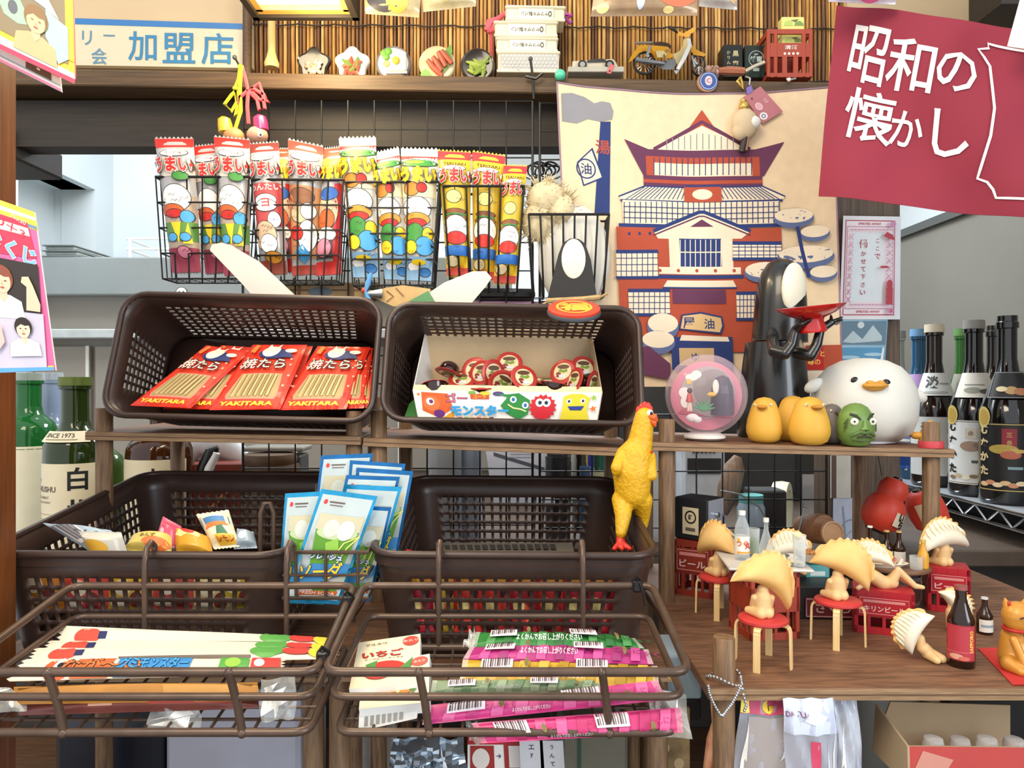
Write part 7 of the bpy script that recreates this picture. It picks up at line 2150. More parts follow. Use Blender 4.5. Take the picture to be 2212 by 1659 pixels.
for s in (-1, 1):
    b = MB(); b.tube([T @ V((s * 17 * k, -.006 - 27 * k, 114 * k)), T @ V((s * 11 * k, -.006 - 30 * k, 118 * k)), T @ V((s * 5 * k, -.006 - 29 * k, 114 * k))], .0007, K('2a1a10'), 5); b.build('eye', t)
    b = MB(); b.ell(T @ V((s * 20 * k, -.005, 138 * k)), (4 * k, 3 * k, 7 * k), K('b5301f'), 10); b.build('ear', t)
b = MB(); b.ell(T @ V((0, -.006 - 31 * k, 106 * k)), (3 * k, 2 * k, 2 * k), K('b5301f'), 8); b.build('nose', t)

# ---- lock box, barrel lids, teal tin, cups at the back of the board
lb = c1 + V((.006, .03, .0755))
t = thing('lock_box', 'small steel money box with key standing on the dark red crate', 'money box', lb, M=Mx.Rotation(R(-44), 4, 'Z'))
T = wm(t)
b = MB(); b.box((0, 0, .029), (.052, .044, .058), mat('box_dark', '26272a', .4), T, b=.002); b.build('body', t)
b = MB(); q = lambda u, v, h=0.0: T @ V((.0262 + h, (u - .5) * .044, v * .058)); b.rect(.02, .02, .98, .98, mat('steel_bright', 'b9c4d2', .3, .5, noise=.05), q, .0003, 3, 3); b.build('door', t)
b = MB(); b.cyl(T @ V((.027, 0, .036)), T @ V((.031, 0, .036)), .0035, 'chrome', n=14); b.box((.034, .001, .036), (.005, .0015, .004), 'chrome', T); b.box((.036, .003, .028), (.002, .0015, .014), 'black_plastic', T); b.build('key', t)
b = MB(); q = lambda u, v, h=0.0: T @ V(((u - .5) * .05, -.0222 - h, v * .058)); b.prints([('r', .25, .14, .75, .78, K('e3d5b0'), 3, 3), ('ring', .5, .55, .18, .16, K('2a2a2a'), .75), ('t', '鍵', .5, .55, .12, K('2a2a2a')), ('r', .35, .22, .65, .3, K('6a6458'))], q, .9, .0003); b.build('label', t)
for lab, px, py, dd, r, m in (('round wooden barrel lid leaning at the back, nearest us', 1796, 1153, 1.06, 27, 'a9805a'), ('darker wooden barrel leaning behind the round lid', 1782, 1142, 1.085, 33, '7d5638')):
    b = MB(); k = dd / FOC; M = Mx.Translation(P(px, py, dd)) @ Mx.Rotation(R(80), 4, 'X') @ Mx.Rotation(R(14), 4, 'Y')
    mm = mat('lid_' + m, m, .55, scale=12, stretch=(3, 20, 20), col2='b88e66' if m[0] == 'a' else '94694a')
    b.lathe([(0, 0), (r * k, 0), (r * k, .004), (r * .86 * k, .0045), (r * .84 * k, .003), (0, .003)] if m[0] == 'a' else [(0, -.05), (r * .85 * k, -.05), (r * k, -.02), (r * k, -.006), (r * .9 * k, .0), (0, 0)], mm, 32, M)
    solo(b, 'wooden_disc' if m[0] == 'a' else 'toy_barrel', lab, 'toy barrel', P(px, py + r, dd))
o = SB(1768, 1262)
b = MB(); o = V((P(1768, 0, .96).x, .96, H - ZB)); b.box(o + V((0, .018, .030)), (.034, .03, .060), mat('tin_teal', '2f6a66', .4, noise=.15), b=.002)
f = lambda u, v, h=0.0: o + V(((u - .5) * .032, .0028 - h, v * .058))
b.prints([('r', .04, .6, .96, .96, K('5fa9b0'), 3, 3), ('r', .2, .72, .8, .82, K('d7ecec'), 2, 2), ('t', 'おねい', .5, .4, .16, K('dfeee6')), ('r', .15, .14, .7, .18, K('b9d0c4'))], f, .55, .0004)
solo(b, 'teal_tin', 'teal green tin with white kana behind the middle stool', 'tin', o)
b = MB(); o = V((P(1800, 0, 1.0).x, 1.02, H - ZB)); b.box(o + V((0, .02, .026)), (.07, .05, .052), mat('box_soot', '201f22', .5), b=.002); solo(b, 'black_box', 'tall black box behind the barrel lids at the back of the board', 'box', o)
# ================================================================ sake bottles on the chrome shelf
SZ = H - .228
t = thing('chrome_shelf', 'chrome wire shelf along the right wall carrying the sake bottles', 'shelf', (1.05, 1.5, SZ - .05))
b = MB(); b.box((1.045, 1.50, SZ - .004), (.285, 1.3, .006), mat('shelf_liner', 'a5abb2', .4, .1, noise=.06)); b.build('shelf_plate', t)
b = MB(); b.tube([(.898, .85, SZ - .003), (.898, 2.12, SZ - .003)], .0035, 'chrome', 8); b.build('top_rail', t)
b = MB(); b.tube([(.898, .85, SZ - .032), (.898, 2.12, SZ - .032)], .0032, 'chrome', 8); b.build('bottom_rail', t)
b = MB(); b.tube([(.8975, .86 + i * .036, SZ - .005 - (.026 if i % 2 else 0)) for i in range(36)], .0026, 'chrome', 6); b.build('zigzag_brace', t)
b = MB(); b.tube([(.93, 2.10, SZ - .5), (.93, 2.10, SZ + .3)], .011, 'chrome', 14); b.build('upright', t)
GS_ = 'sake bottles on the chrome shelf'
gk = mat('glass_black', '0d0b0a', .08, noise=.1, coat=.6)
gbr = mat('glass_umber', '1d110b', .08, noise=.1, coat=.6)
gbl = mat('glass_blue', '2c5f84', .1, noise=.08, coat=.5, trans=.3)
ggr = mat('glass_green', '3f7a35', .1, noise=.08, coat=.5, trans=.3)
gcl = mat('glass_frost', 'aab0b0', .2, noise=.05, coat=.3)
crm_l, blk_l = K('e9e4d6'), K('1b1a1a')
goldl = K('cdb46a')


def sake(lab, px, d, m, wpx, top, label, items, cap, neck_items=None, ncol=None, yaw=R(-22), seal=None):
    x = P(px, 0, d).x
    o = V((x, d, SZ - .0005))
    h = P(0, top, d).z - SZ
    r = wpx / 2 * d / FOC
    t = bottle('sake_bottle', lab, o, r, h, m, label, items, cap, neck=.34, group=GS_, sh=.50, band=(.07, .43), yaw=yaw)
    T = wm(t)
    if neck_items is not None:
        b = MB()
        z0, z1 = h * .56, h * .70
        rf = lambda v: r * (.88 - .36 * v)
        f = lambda u, v, hh=0.0: T @ V((math.sin((u - .45) * 2.0) * (rf(v) * 1.03 + hh), -math.cos((u - .45) * 2.0) * (rf(v) * 1.03 + hh), z0 + (z1 - z0) * v - .012 * (u - .2) * 0))
        f.fine = .1
        b.rect(0, 0, 1, 1, ncol, f, .0012, 10, 4); b.prints(neck_items, f, 1.4, .0018, .0001); b.build('neck_label', t)
    if seal:
        b = MB(); f = lambda u, v, hh=0.0: T @ V((math.sin(u) * (r * 1.01 + hh), -math.cos(u) * (r * 1.01 + hh), h * .46 + v)); b.disc(-.95, 0, .30, r * .42, goldl, f, .001, 20); b.disc(-.95, 0, .22, r * .3, K('b89a4a'), f, .0013, 20); b.build('seal', t)
    return t


kana = lambda st, u, v, s, c, dv, o=.01: [('t', ch, u, v - i * dv, s, c, {'off': o}) for i, ch in enumerate(st)]
bl_items = [('l', [(.03, .02), (.97, .02), (.97, .98), (.03, .98), (.03, .02)], .012, goldl), ('r', .40, .62, .60, .92, K('8e1f2c'), 3, 3), ('t', '三', .5, .83, .06, goldl), ('t', '岳', .5, .72, .06, goldl), ('e', .42, .62, .2, .07, K('b59a4a')), ('e', .52, .54, .14, .06, K('b9654a')), ('p', [(.5, .64), (.85, .6), (.6, .56)], K('c9a860')), ('r', .48, .33, .68, .37, K('7fa0a8'))] + kana('むなかた', .14, .9, .12, K('cbb98e'), .2, .05) + kana('三岳酒造', .86, .93, .05, K('d9cfb4'), .09) + [('e', .15 + .1 * i, .10 + .03 * (i % 2), .07, .035, K(('d9b98a', 'c98a6a', 'e3cfa8')[i % 3])) for i in range(8)]
wh_items = [('l', [(.03, .02), (.97, .02), (.97, .98), (.03, .98), (.03, .02)], .012, K('8a7a5a'))] + kana('むなかた', .14, .9, .13, K('2f2a26'), .22, .05) + [('r', .36, .72, .52, .88, K('d9d2c2'), 2, 2), ('t', '赤', .44, .80, .07, K('6a4a3a')), ('e', .44, .6, .16, .08, K('a58a7a')), ('p', [(.4, .66), (.78, .6), (.55, .54)], K('8a7a6a')), ('r', .45, .34, .64, .38, K('4a5a52'))] + kana('全量芋', .84, .93, .05, K('5a5248'), .09) + [('e', .15 + .11 * i, .10 + .03 * (i % 2), .06, .03, K(('8a745a', 'c9b48e', 'efe6d0')[i % 3])) for i in range(7)]
sake('nearest black sake bottle with black label and chestnut picture at right edge', 2176, 1.43, gk, 108, 682, blk_l, bl_items, None, [('l', [(.03, .03), (.97, .03), (.97, .97), (.03, .97), (.03, .03)], .03, K('8a8a86')), ('e', .5, .3, .14, .15, K('c9a06a')), ('e', .7, .25, .16, .14, K('c0805a')), ('e', .3, .35, .12, .1, K('e3d2a8')), ('e', .85, .2, .1, .12, K('b5653f'))], blk_l, R(-30), True)
sake('black sake bottle with white tall label second from the right', 2104, 1.535, gk, 100, 693, K('dfe3e2'), wh_items, K('8a8680'), [('e', .4, .3, .2, .12, K('9a9a8a')), ('e', .7, .25, .15, .1, K('5a5a50')), ('r', .2, .5, .7, .54, K('8a8a80'))], crm_l, R(-30), True)
sake('black sake bottle with pale cap and white neck label left of the pair', 2018, 1.68, gbr, 92, 702, K('d9dedd'), kana('淡麗', .4, .8, .2, K('20242a'), .3, .05), K('d3c8b0'), [('t', '淡', .4, .6, .5, K('4a4f4c'), {'off': .03}), ('r', .6, .5, .9, .56, K('8f9a96')), ('e', .5, .15, .3, .05, K('b5bcb8'))], K('dfe2df'), R(-30))
sake('blue sake bottle with lilac neck label behind the white duck', 1985, 1.80, gbl, 84, 712, K('7c86c4'), [('r', 0, 0, 1, .5, K('2c5aa6'), 3, 3), ('r', 0, .5, 1, .55, wh, 3, 2), ('p', [(0, .2), (.4, .32), (1, .22), (1, .1), (0, .05)], K('1d3f86'))], K('6a9ac4'), [('r', 0, .4, 1, 1, K('b08fc9'), 3, 3), ('t', '成', .7, .4, .5, K('6a55a0'))], K('d9cfe6'), R(-25))
sake('green sake bottle standing behind the two black ones', 2078, 1.80, ggr, 74, 711, K('c9c6bb'), [], K('5a8a4a'), [('e', .5, .5, .3, .3, K('9aa08a'))], K('b5b8a8'), R(-25))
sake('clear frosted sake bottle just right of the wooden column', 1940, 2.02, gcl, 72, 716, K('b9bfc0'), [], K('8f9698'), None, None)
sake('black sake bottle with pale green cap tucked behind its neighbour', 2008, 1.90, gk, 80, 716, None, [], K('b9d3a8'), None, None)
sake('dark sake bottle half hidden behind the white labelled one', 2148, 1.62, gbr, 84, 703, None, [], None, None, None)

# ================================================================ spirit bottles on the counter at left
CZ = H - .292
GW = 'spirit bottles on the counter at left'


def spirit(lab, px, d, wpx, top, m, label, items, cap, square=False, sh=.62, neck=.36, band=(.1, .62), capm=None, extra=None):
    o = V((P(px, 0, d).x, d, CZ + .0005))
    h = P(0, top, d).z - o.z
    return bottle('spirit_bottle', lab, o, wpx / 2 * d / FOC, h, m, label, items, cap, neck=neck, group=GW, sh=sh, band=band, rnd=True)


gw = mat('glass_forest', '2c3d12', .08, noise=.1, coat=.5, trans=.3)
ga = mat('glass_amber', '4a2408', .08, noise=.1, coat=.5, trans=.35)
gg = mat('glass_emerald', '1c6b2f', .08, noise=.08, coat=.5, trans=.25)
spirit('green whisky bottle with cream label and bold black characters', 163, 1.29, 124, 816, gw, K('e6dab8'), [('t', '白', .74, .82, .26, blk_l, {'off': .025}), ('t', '州', .74, .44, .26, blk_l, {'off': .025}), ('t', 'THE', .12, .80, .035, K('5a4a38')), ('t', 'HAKUSHU', .26, .70, .065, K('5a4a38'), {'wu': .42}), ('t', 'SINGLE MALT', .22, .60, .03, K('7a6a50')), ('t', 'JAPANESE WHISKY', .24, .54, .03, K('7a6a50')), ('r', .05, .40, .4, .405, K('9a8a68')), ('r', .05, .34, .36, .345, K('9a8a68'))], mat('cap_olive', '5d6b2a', .35, .3), sh=.62, neck=.44, band=(.05, .52))
spirit('amber whisky bottle with cream label between the rack posts', 346, 1.30, 138, 842, ga, K('e3d6b2'), [('t', '山', .60, .80, .20, blk_l, {'off': .03}), ('t', '崎', .60, .48, .26, blk_l, {'off': .025}), ('t', 'YAMAZAKI', .22, .68, .06, K('5a4a38'), {'wu': .34})], mat('cap_brown', '4a2f1c', .35), sh=.64, neck=.3, band=(.05, .58))
spirit('bright green liqueur bottle with tall cream label beside the post', 62, 1.42, 112, 806, gg, K('e4dfc4'), [('l', [(.05, .03), (.95, .03), (.95, .97), (.05, .97), (.05, .03)], .01, K('7a8a6a')), ('t', '茶', .45, .5, .10, K('4a6a48')), ('r', .44, .62, .46, .85, K('5a6a52'), 1, 2), ('r', .44, .15, .46, .36, K('5a6a52'), 1, 2)], clear('cap_clear', 'dfe4e6', .3), sh=.66, neck=.44, band=(.02, .56))
spirit('pale blue spirit bottle behind the green liqueur', 108, 1.53, 100, 806, mat('glass_ice', '9fb2cf', .1, noise=.05, coat=.5, trans=.4), None, [], clear('cap_clear', 'dfe4e6', .3), sh=.60, neck=.42)
spirit('second green bottle half hidden behind the whisky with the olive cap', 228, 1.40, 76, 884, mat('glass_leaf', '4a6a2a', .1, noise=.1, coat=.5, trans=.3), None, [], mat('cap_olive', '5d6b2a'), sh=.60)
t = thing('label_hanger', 'cream neck tag reading 1973 on the green whisky bottle', 'tag', P(163, 950, 1.25))
o = V((P(163, 0, 1.29).x, 1.29, 0))
b = MB(); f = lambda u, v, h=0.0: V((o.x + math.sin((u - .5) * 2.0) * (.034 + .012 * (1 - v) + h), 1.29 - math.cos((u - .5) * 2.0) * (.034 + .012 * (1 - v) + h), P(0, 955, 1.25).z + v * .018))
b.rect(0, 0, 1, 1, K('e9dfc0'), f, .004, 14, 3); b.prints([('t', 'SINCE 1973', .45, .62, .38, K('4a3f30'), {'wu': .6}), ('r', .2, .2, .8, .28, K('8a7a5a'))], f, 3.5, .0045); b.build('paper', t)
# ================================================================ red paper lanterns under the right rack
lan = mat('lantern_red', 'dc4530', .5, noise=.08)
t = thing('paper_lantern', 'pair of red gourd shaped paper lanterns, the left one with black brush letters', 'lantern', P(1925, 1040, 1.10), 'red paper lanterns below the right shelf')
k = 1.1 / FOC
M = Mx.Translation(P(1914, 1092, 1.10)) @ Mx.Rotation(R(24), 4, 'Y')
b = MB(); b.lathe([(r * k, z * k) for r, z in ((0, -56), (22, -56), (36, -44), (42, -24), (41, 0), (34, 14), (28, 20), (30, 30), (30, 44), (22, 58), (8, 62), (0, 62))], lan, 32, M); b.build('body', t)
b = MB(); b.lathe([(0, -61 * k), (20 * k, -61 * k), (22 * k, -55 * k), (0, -55 * k)], 'black_plastic', 24, M); b.lathe([(0, 61 * k), (10 * k, 61 * k), (9 * k, 65 * k), (0, 66 * k)], 'black_plastic', 16, M); b.build('cap', t)
f = lambda u, v, h=0.0: M @ V((math.sin(u) * (42 * k + h), -math.cos(u) * (42 * k + h), v * k))
b = MB(); b.rect(.15, -36, 1.15, -6, K('e7d6bc'), f, .0004, 10, 4); b.prints([('t', ch, .65 + du, v, 15, K('1d1512'), {'off': .05, 'wu': .34}) for ch, v, du in (('い', -14, -.1), ('ら', -28, .05))], f, 1, .001); b.build('letter_patch', t)
b = MB(); b.tube([P(1905, 1028, 1.1), P(1900, 1000, 1.1), P(1896, 975, 1.1)], .0008, 'black_wire', 5); b.build('cord', t)
t = thing('paper_lantern', 'plain red paper lantern half hidden behind the right rack post', 'lantern', P(2000, 1050, 1.13), 'red paper lanterns below the right shelf')
M = Mx.Translation(P(2000, 1098, 1.13)) @ Mx.Rotation(R(-26), 4, 'Y')
b = MB(); b.lathe([(r * k, z * k) for r, z in ((0, -48), (22, -48), (36, -36), (40, -10), (38, 16), (28, 36), (12, 44), (0, 44))], lan, 32, M); b.build('body', t)
b = MB(); b.lathe([(0, 44 * k), (11 * k, 44 * k), (10 * k, 48 * k), (0, 49 * k)], 'black_plastic', 16, M); b.build('cap', t)
f2 = lambda u, v, h=0.0: M @ V((math.sin(u) * (41 * k + h), -math.cos(u) * (41 * k + h), v * k))
b = MB(); b.rect(-.9, -30, -.1, 26, K('d9c49c'), f2, .0006, 8, 4); b.build('letter_patch', t)

# papers and board on the wooden column
b, q = sheet(PQ(((1796, 1076), (1838, 1076), (1838, 984), (1796, 984)), 1.345), mat('board_pale', 'd5d2c6', .6), [('r', 0, 0, .25, 1, K('5a4030'), 2, 2)], thick=.01)
solo(b, 'notice_board', 'narrow pale board with brown edge on the wooden column', 'board', P(1816, 1076, 1.345))
b, q = sheet(PQ(((1798, 1250), (1868, 1250), (1868, 1076), (1800, 1076)), 1.347), mat('poster_ice', 'cdd6ea', .5), [('ring', .55, .6, .3, .14, K('9aa3b8'), .86), ('ring', .6, .4, .25, .2, K('aab3c8'), .9), ('l', [(.2, .1), (.4, .5), (.3, .9)], .02, K('9aa3b8')), ('r', .75, .75, 1, .98, K('cf4a5a'), 2, 2)], thick=.0015)
solo(b, 'wall_poster', 'pale blue line drawing poster low on the wooden column', 'poster', P(1834, 1250, 1.347))

# ================================================================ things on the bar counter seen through the grids
def can(name, lab, cat, px, d, r, top, m, group=None, items=None, bottom=None):
    o = V((P(px, 0, d).x, d, CZ + .0004 if bottom is None else bottom))
    h = P(0, top, d).z - o.z
    b = MB(); b.lathe([(0, 0), (r, 0), (r * 1.02, h * .1), (r, h * .92), (r * 1.03, h), (r * .9, h), (r * .88, h * .1), (0, h * .1)], m, 24, Mx.Translation(o))
    return solo(b, name, lab, cat, o, group)


o = V((P(585, 0, 1.35).x, 1.35, CZ))
for i in range(9):
    b = MB(); b.lathe([(0, 0), (.046, 0), (.048, .006), (.048, .012), (.046, .018), (0, .018)], mat('coaster_brown', '5a4028', .5, noise=.2), 30, Mx.Translation(o + V((.004 * math.sin(i * 2), 0, .0005 + .0183 * i))))
    solo(b, 'wooden_coaster', 'brown wooden coaster stacked behind the left wire grid', 'coaster', o + V((0, 0, .0183 * i)), 'stack of wooden coasters on the counter')
b = MB(); o = P(590, 966, 1.37); b.box((o.x, 1.40, o.z - .004), (.11, .07, .008), mat('lid_grey', '8d8880', .5), b=.002); b.box((o.x, 1.40, CZ + .08), (.10, .06, .16), 'steel_dark', b=.003)
solo(b, 'storage_tin', 'grey lidded box behind the stack of wooden coasters', 'box', (o.x, 1.40, CZ))
b = MB(); b.tube([P(424, 1060, 1.3), P(440, 1010, 1.3), P(458, 975, 1.3), P(470, 966, 1.3)], [.006, .011, .012, .004], 'black_plastic', 10); b.tube([P(436, 1060, 1.295), P(452, 1012, 1.295), P(468, 978, 1.295)], [.004, .008, .006], 'white_plastic', 10)
solo(b, 'bar_knife', 'black and white handled tool standing beside the amber whisky', 'tool', P(430, 1060, 1.3))
b = MB(); o = P(460, 1000, 1.42); b.box((o.x, 1.45, CZ + .07), (.13, .07, .14), mat('box_rust', '7a3528', .5, noise=.2), b=.002); f = lambda u, v, h=0.0: V((o.x + (u - .5) * .13, 1.414 - h, CZ + .14 * v)); b.prints([('l', [(.4, .3), (.8, .7)], .05, K('d9925a')), ('r', .1, .1, .3, .4, K('a8584a'))], f, 1, .0005)
solo(b, 'carton', 'rust red carton behind the black and white handled tool', 'box', (o.x, 1.45, CZ))
b = MB(); o = P(455, 970, 1.5); b.tube([V((o.x - .05, 1.5, o.z - .02)), V((o.x - .02, 1.49, o.z + .02)), V((o.x + .03, 1.5, o.z + .01)), V((o.x + .06, 1.51, o.z - .02))], [.02, .035, .035, .02], mat('plastic_bag', 'dfe6ee', .2, noise=.1), 10)
solo(b, 'plastic_bag', 'crumpled white plastic bag on the counter under the left shelf', 'bag', (o.x, 1.5, CZ))

# right of centre: papers, pens, cups
b, q = sheet(PQ(((1066, 1090), (1200, 1090), (1176, 950), (1046, 950)), (1.30, 1.30, 1.36, 1.36)), mat('paper_blue', 'cdd3e4', .5), [('r', .1, .9, .2, .96, K('8a8fa0'), 1, 1), ('p', [(.12, .8), (.92, .56), (.92, .5), (.12, .74)], K('3a4258'))] + [('r', .3 + .05 * (i % 3), .86 - .05 * i, .8 - .06 * (i % 2), .875 - .05 * i, K('9aa0b2'), 2, 1) for i in range(4)], thick=.001)
solo(b, 'order_sheet', 'pale printed order sheet leaning behind the middle rack', 'paper', P(1130, 1090, 1.30))
for lab, px, d, r, top, col, grp in (('silver metal cup behind the middle rack at left', 962, 1.36, .030, 955, '9aa0a6', None), ('tall grey thermos behind the middle rack', 1010, 1.40, .026, 940, '8d98a8', None), ('black ribbed cup behind the right end of the middle rack', 1205, 1.33, .022, 985, '2a2a2c', None), ('blue capped marker pot behind the chicken', 1264, 1.34, .010, 1008, '4a6a94', None), ('cream pen box behind the rubber chicken', 1290, 1.38, .022, 1014, 'c9c6a8', None), ('white jug at the left side of the right rack', 1418, 1.40, .036, 965, 'dfe3ea', None)):
    can('counter_cup', lab, 'cup', px, d, r, top, mat('cup_' + col, col, .35, noise=.08), 'cups and pots on the counter behind the racks')
r_ = random.Random(11)
for i, (px, top, col, lb) in enumerate(((1222, 952, '1d1d20', 'black marker pen'), (1240, 958, 'dfe3e0', 'white pen'), (1272, 962, 'd9c93a', 'yellow pen'), (1276, 980, '3a3fb8', 'blue capped pen'), (1290, 950, '1f5a44', 'dark green pen'), (1302, 955, '2a7a66', 'teal green pen'), (1252, 950, '151516', 'thick black pen'))):
    b = MB(); p0 = V((P(px + r_.uniform(-6, 6), 0, 1.37).x, 1.375 + .008 * (i % 3), CZ + .02)); p1 = P(px, top, 1.37 + .008 * (i % 3))
    b.tube([p0, p0 + (p1 - p0) * .78, p0 + (p1 - p0) * .8, p1], [.0045, .0045, .0055, .005], K(col), 8)
    solo(b, 'pen', lb + ' standing in the pots behind the rubber chicken', 'pen', p0, 'pens standing behind the middle rack')
# behind the right rack's lower board
b = MB(); b.box((P(1525, 0, 1.45).x, 1.50, CZ + .09), (.085, .07, .18), mat('appliance_white', 'd3dae4', .4), b=.006); b.box((P(1525, 0, 1.45).x, 1.463, CZ + .13), (.066, .004, .03), 'charcoal')
for i in range(6):
    b.box((P(1502 + i * 9, 0, 1.45).x, 1.463, CZ + .165), (.004, .003, .02), 'steel_dark')
solo(b, 'kitchen_appliance', 'small white kitchen appliance with vents behind the right wire grid', 'appliance', (P(1525, 0, 1.45).x, 1.5, CZ))
b = MB(); b.tube([P(1560, 1110, 1.34), P(1574, 1060, 1.34), P(1586, 1010, 1.34), P(1594, 985, 1.34)], [.010, .021, .019, .007], mat('paddle_wood', '7a6152', .5, scale=10, stretch=(20, 20, 3), col2='a08a78'), 12)
solo(b, 'wooden_paddle', 'worn wooden paddle hanging behind the right wire grid', 'paddle', P(1560, 1110, 1.34))
b = MB(); M = Mx.Translation(P(1688, 1108, 1.40)) @ Mx.Rotation(R(62), 4, 'Z') @ Mx.Rotation(R(90), 4, 'X')
b.lathe([(.044, -.014), (.058, -.014), (.060, 0), (.058, .014), (.044, .014), (.042, 0), (.044, -.014)], mat('ring_cream', 'd8d6b8', .45), 36, M)
solo(b, 'tape_roll', 'large cream ring shaped roll standing behind the right wire grid', 'roll', P(1688, 1180, 1.40))
b = MB(); b.box((P(1668, 0, 1.32).x, 1.36, CZ + .05), (.06, .06, .10), 'charcoal', b=.003); solo(b, 'dark_carton', 'dark carton in front of the cream ring behind the grid', 'box', (P(1668, 0, 1.32).x, 1.36, CZ))
t = thing('storage_jar', 'clear storage jar with teal lid behind the lock box', 'jar', V((P(1622, 0, 1.30).x, 1.30, CZ)))
T = wm(t); b = MB(); b.lathe([(0, 0), (.022, 0), (.024, .01), (.024, .075), (.020, .085), (0, .085)], mat('jar_ice', 'b9cfe0', .2, noise=.05), 24, T); b.build('jar_body', t)
b = MB(); b.lathe([(0, .085), (.021, .085), (.021, .098), (0, .098)], K('6fc4c0'), 24, T); b.build('lid', t)
b = MB(); b.tube([P(1556, 1060, 1.28), P(1600, 1068, 1.27), P(1640, 1095, 1.26), P(1662, 1135, 1.25)], .0016, 'steel', 6); solo(b, 'wire_hanger', 'thin grey wire arching behind the little table', 'wire', P(1662, 1135, 1.25))
b = MB(); b.cyl(P(1722, 1160, 1.1), P(1738, 1094, 1.1), .0016, 'steel', n=8); b.ell(P(1738, 1093, 1.1), .003, 'steel', 8); solo(b, 'metal_rod', 'thin steel rod standing left of the wooden barrel lids', 'rod', P(1722, 1160, 1.1))

# below the snack sticks: dark things on the grid, coil, kitchen trays
b = MB()
for i in range(7):
    c = P(1150 + i * 8, 372 - (i % 3) * 4, 1.245)
    b.tube([c + V((.014 * math.cos(a), .003 * math.sin(2 * a), .011 * math.sin(a))) for a in [2 * PI * j / 16 for j in range(16)]], .0016, 'black_plastic', 6, True)
solo(b, 'coiled_cable', 'coiled black cable hanging beside the cloth top left', 'cable', P(1175, 372, 1.245))
b = MB(); b.box((P(1090, 0, 1.28).x, 1.2525, P(0, 643, 1.28).z), (.10, .05, .02), 'black_plastic', rz=.1, b=.006); solo(b, 'black_case', 'black glossy case below the narrow snack basket', 'case', P(1090, 655, 1.28))
b = MB(); b.box((P(1100, 0, 1.27).x, 1.2672, P(0, 662, 1.27).z), (.13, .08, .008), K('b98ab0'), b=.002); solo(b, 'mauve_folder', 'mauve folder edge below the black glossy case', 'folder', P(1100, 667, 1.27))
b = MB(); b.box((P(720, 0, 1.26).x, 1.2522, P(0, 632, 1.26).z), (.17, .05, .026), mat('carton_tan', 'a68a5f', .6, noise=.2), b=.001)
f = lambda u, v, h=0.0: V((P(720, 0, 1.26).x + (u - .5) * .17, 1.2272 - h, P(0, 632, 1.26).z + (v - .5) * .026)); b.prints([('r', .02, .45, .98, .55, K('6a4a30'), 4, 1), ('e', .42, .4, .12, .3, K('5f6f7a')), ('r', .7, .1, .75, .9, K('6a4a30'), 1, 1), ('r', .2, .1, .23, .9, K('6a4a30'), 1, 1)], f, 6, .0005)
solo(b, 'tan_carton', 'flat tan printed carton behind the rim of the left tipped basket', 'box', P(720, 640, 1.26))
cab = H + .3855
for i, (x, w_, z) in enumerate(((-1.415, .10, 0), (-1.412, .106, .017), (-1.417, .096, .034))):
    b = MB(); b.box((x, 2.5, cab + z + .007), (w_, .36, .014), 'pale_steel', b=.006); b.box((x, 2.5, cab + z + .0135), (w_ + .006, .38, .004), 'steel', b=.002)
    solo(b, 'metal_tray', ('lowest steel tray on top of the kitchen cabinet at left', 'middle steel tray on top of the kitchen cabinet at left', 'topmost steel tray on the kitchen cabinet at left')[i], 'tray', (x, 2.5, cab + z), 'steel trays stacked on the kitchen cabinet')
t = thing('dish_rack', 'white two tier wire rack on top of the kitchen cabinet', 'dish rack', (P(345, 0, 2.4).x, 2.45, cab))
xa, xb = P(288, 0, 2.4).x, P(420, 0, 2.4).x
for z in (.012, .045, .078):
    b = MB(); b.tube([(xa, 2.36, cab + z), (xb, 2.36, cab + z), (xb, 2.55, cab + z), (xa, 2.55, cab + z)], .004, 'white_plastic', 8, True); b.build('shelf_rail', t)
for x in (xa + .01, xb - .01):
    for y in (2.36, 2.55):
        b = MB(); b.tube([(x, y, cab), (x, y, cab + .08)], .005, 'white_plastic', 8); b.build('leg', t)
b = MB(); c = V((P(390, 630, 2.23).x, 2.236, P(0, 630, 2.23).z)); f = lambda u, v, h=0.0: c + V(((u - .5) * .034, -h, (v - .5) * .03)); b.disc(.5, .5, .5, .5, wh, f, .0005, 24); b.prints([('ring', .5, .5, .5, .5, K('2a2a2a'), .9), ('e', .32, .5, .07, .1, K('2a2a2a')), ('e', .68, .5, .07, .1, K('2a2a2a')), ('e', .5, .38, .08, .05, K('2a2a2a'))], f, 1.1, .0008)
solo(b, 'round_sticker', 'small round white face sticker on the grey kitchen cabinet', 'sticker', c)

# ================================================================ binder clips and ties on the trays
for lab, x, y, d in (('black clip holding the two trays together at the back', 752, 1298, .70), ('black clip where the left tray meets the right one', 698, 1420, .60), ('black clip at the right back corner of the right tray', 1376, 1265, .732)):
    b = MB(); c = P(x, y, d); b.box(c, (.010, .010, .012), 'black_plastic', b=.002); b.tube([c + V((.002, -.006, .004)), c + V((.006, -.007, -.008)), c + V((.007, -.006, -.018))], .0014, 'black_plastic', 6); b.tube([c + V((-.004, 0, .004)), c + V((0, -.005, .010)), c + V((.005, 0, .004))], .0016, 'black_plastic', 6)
    solo(b, 'binder_clip', lab, 'clip', c, 'black clips on the wire trays')

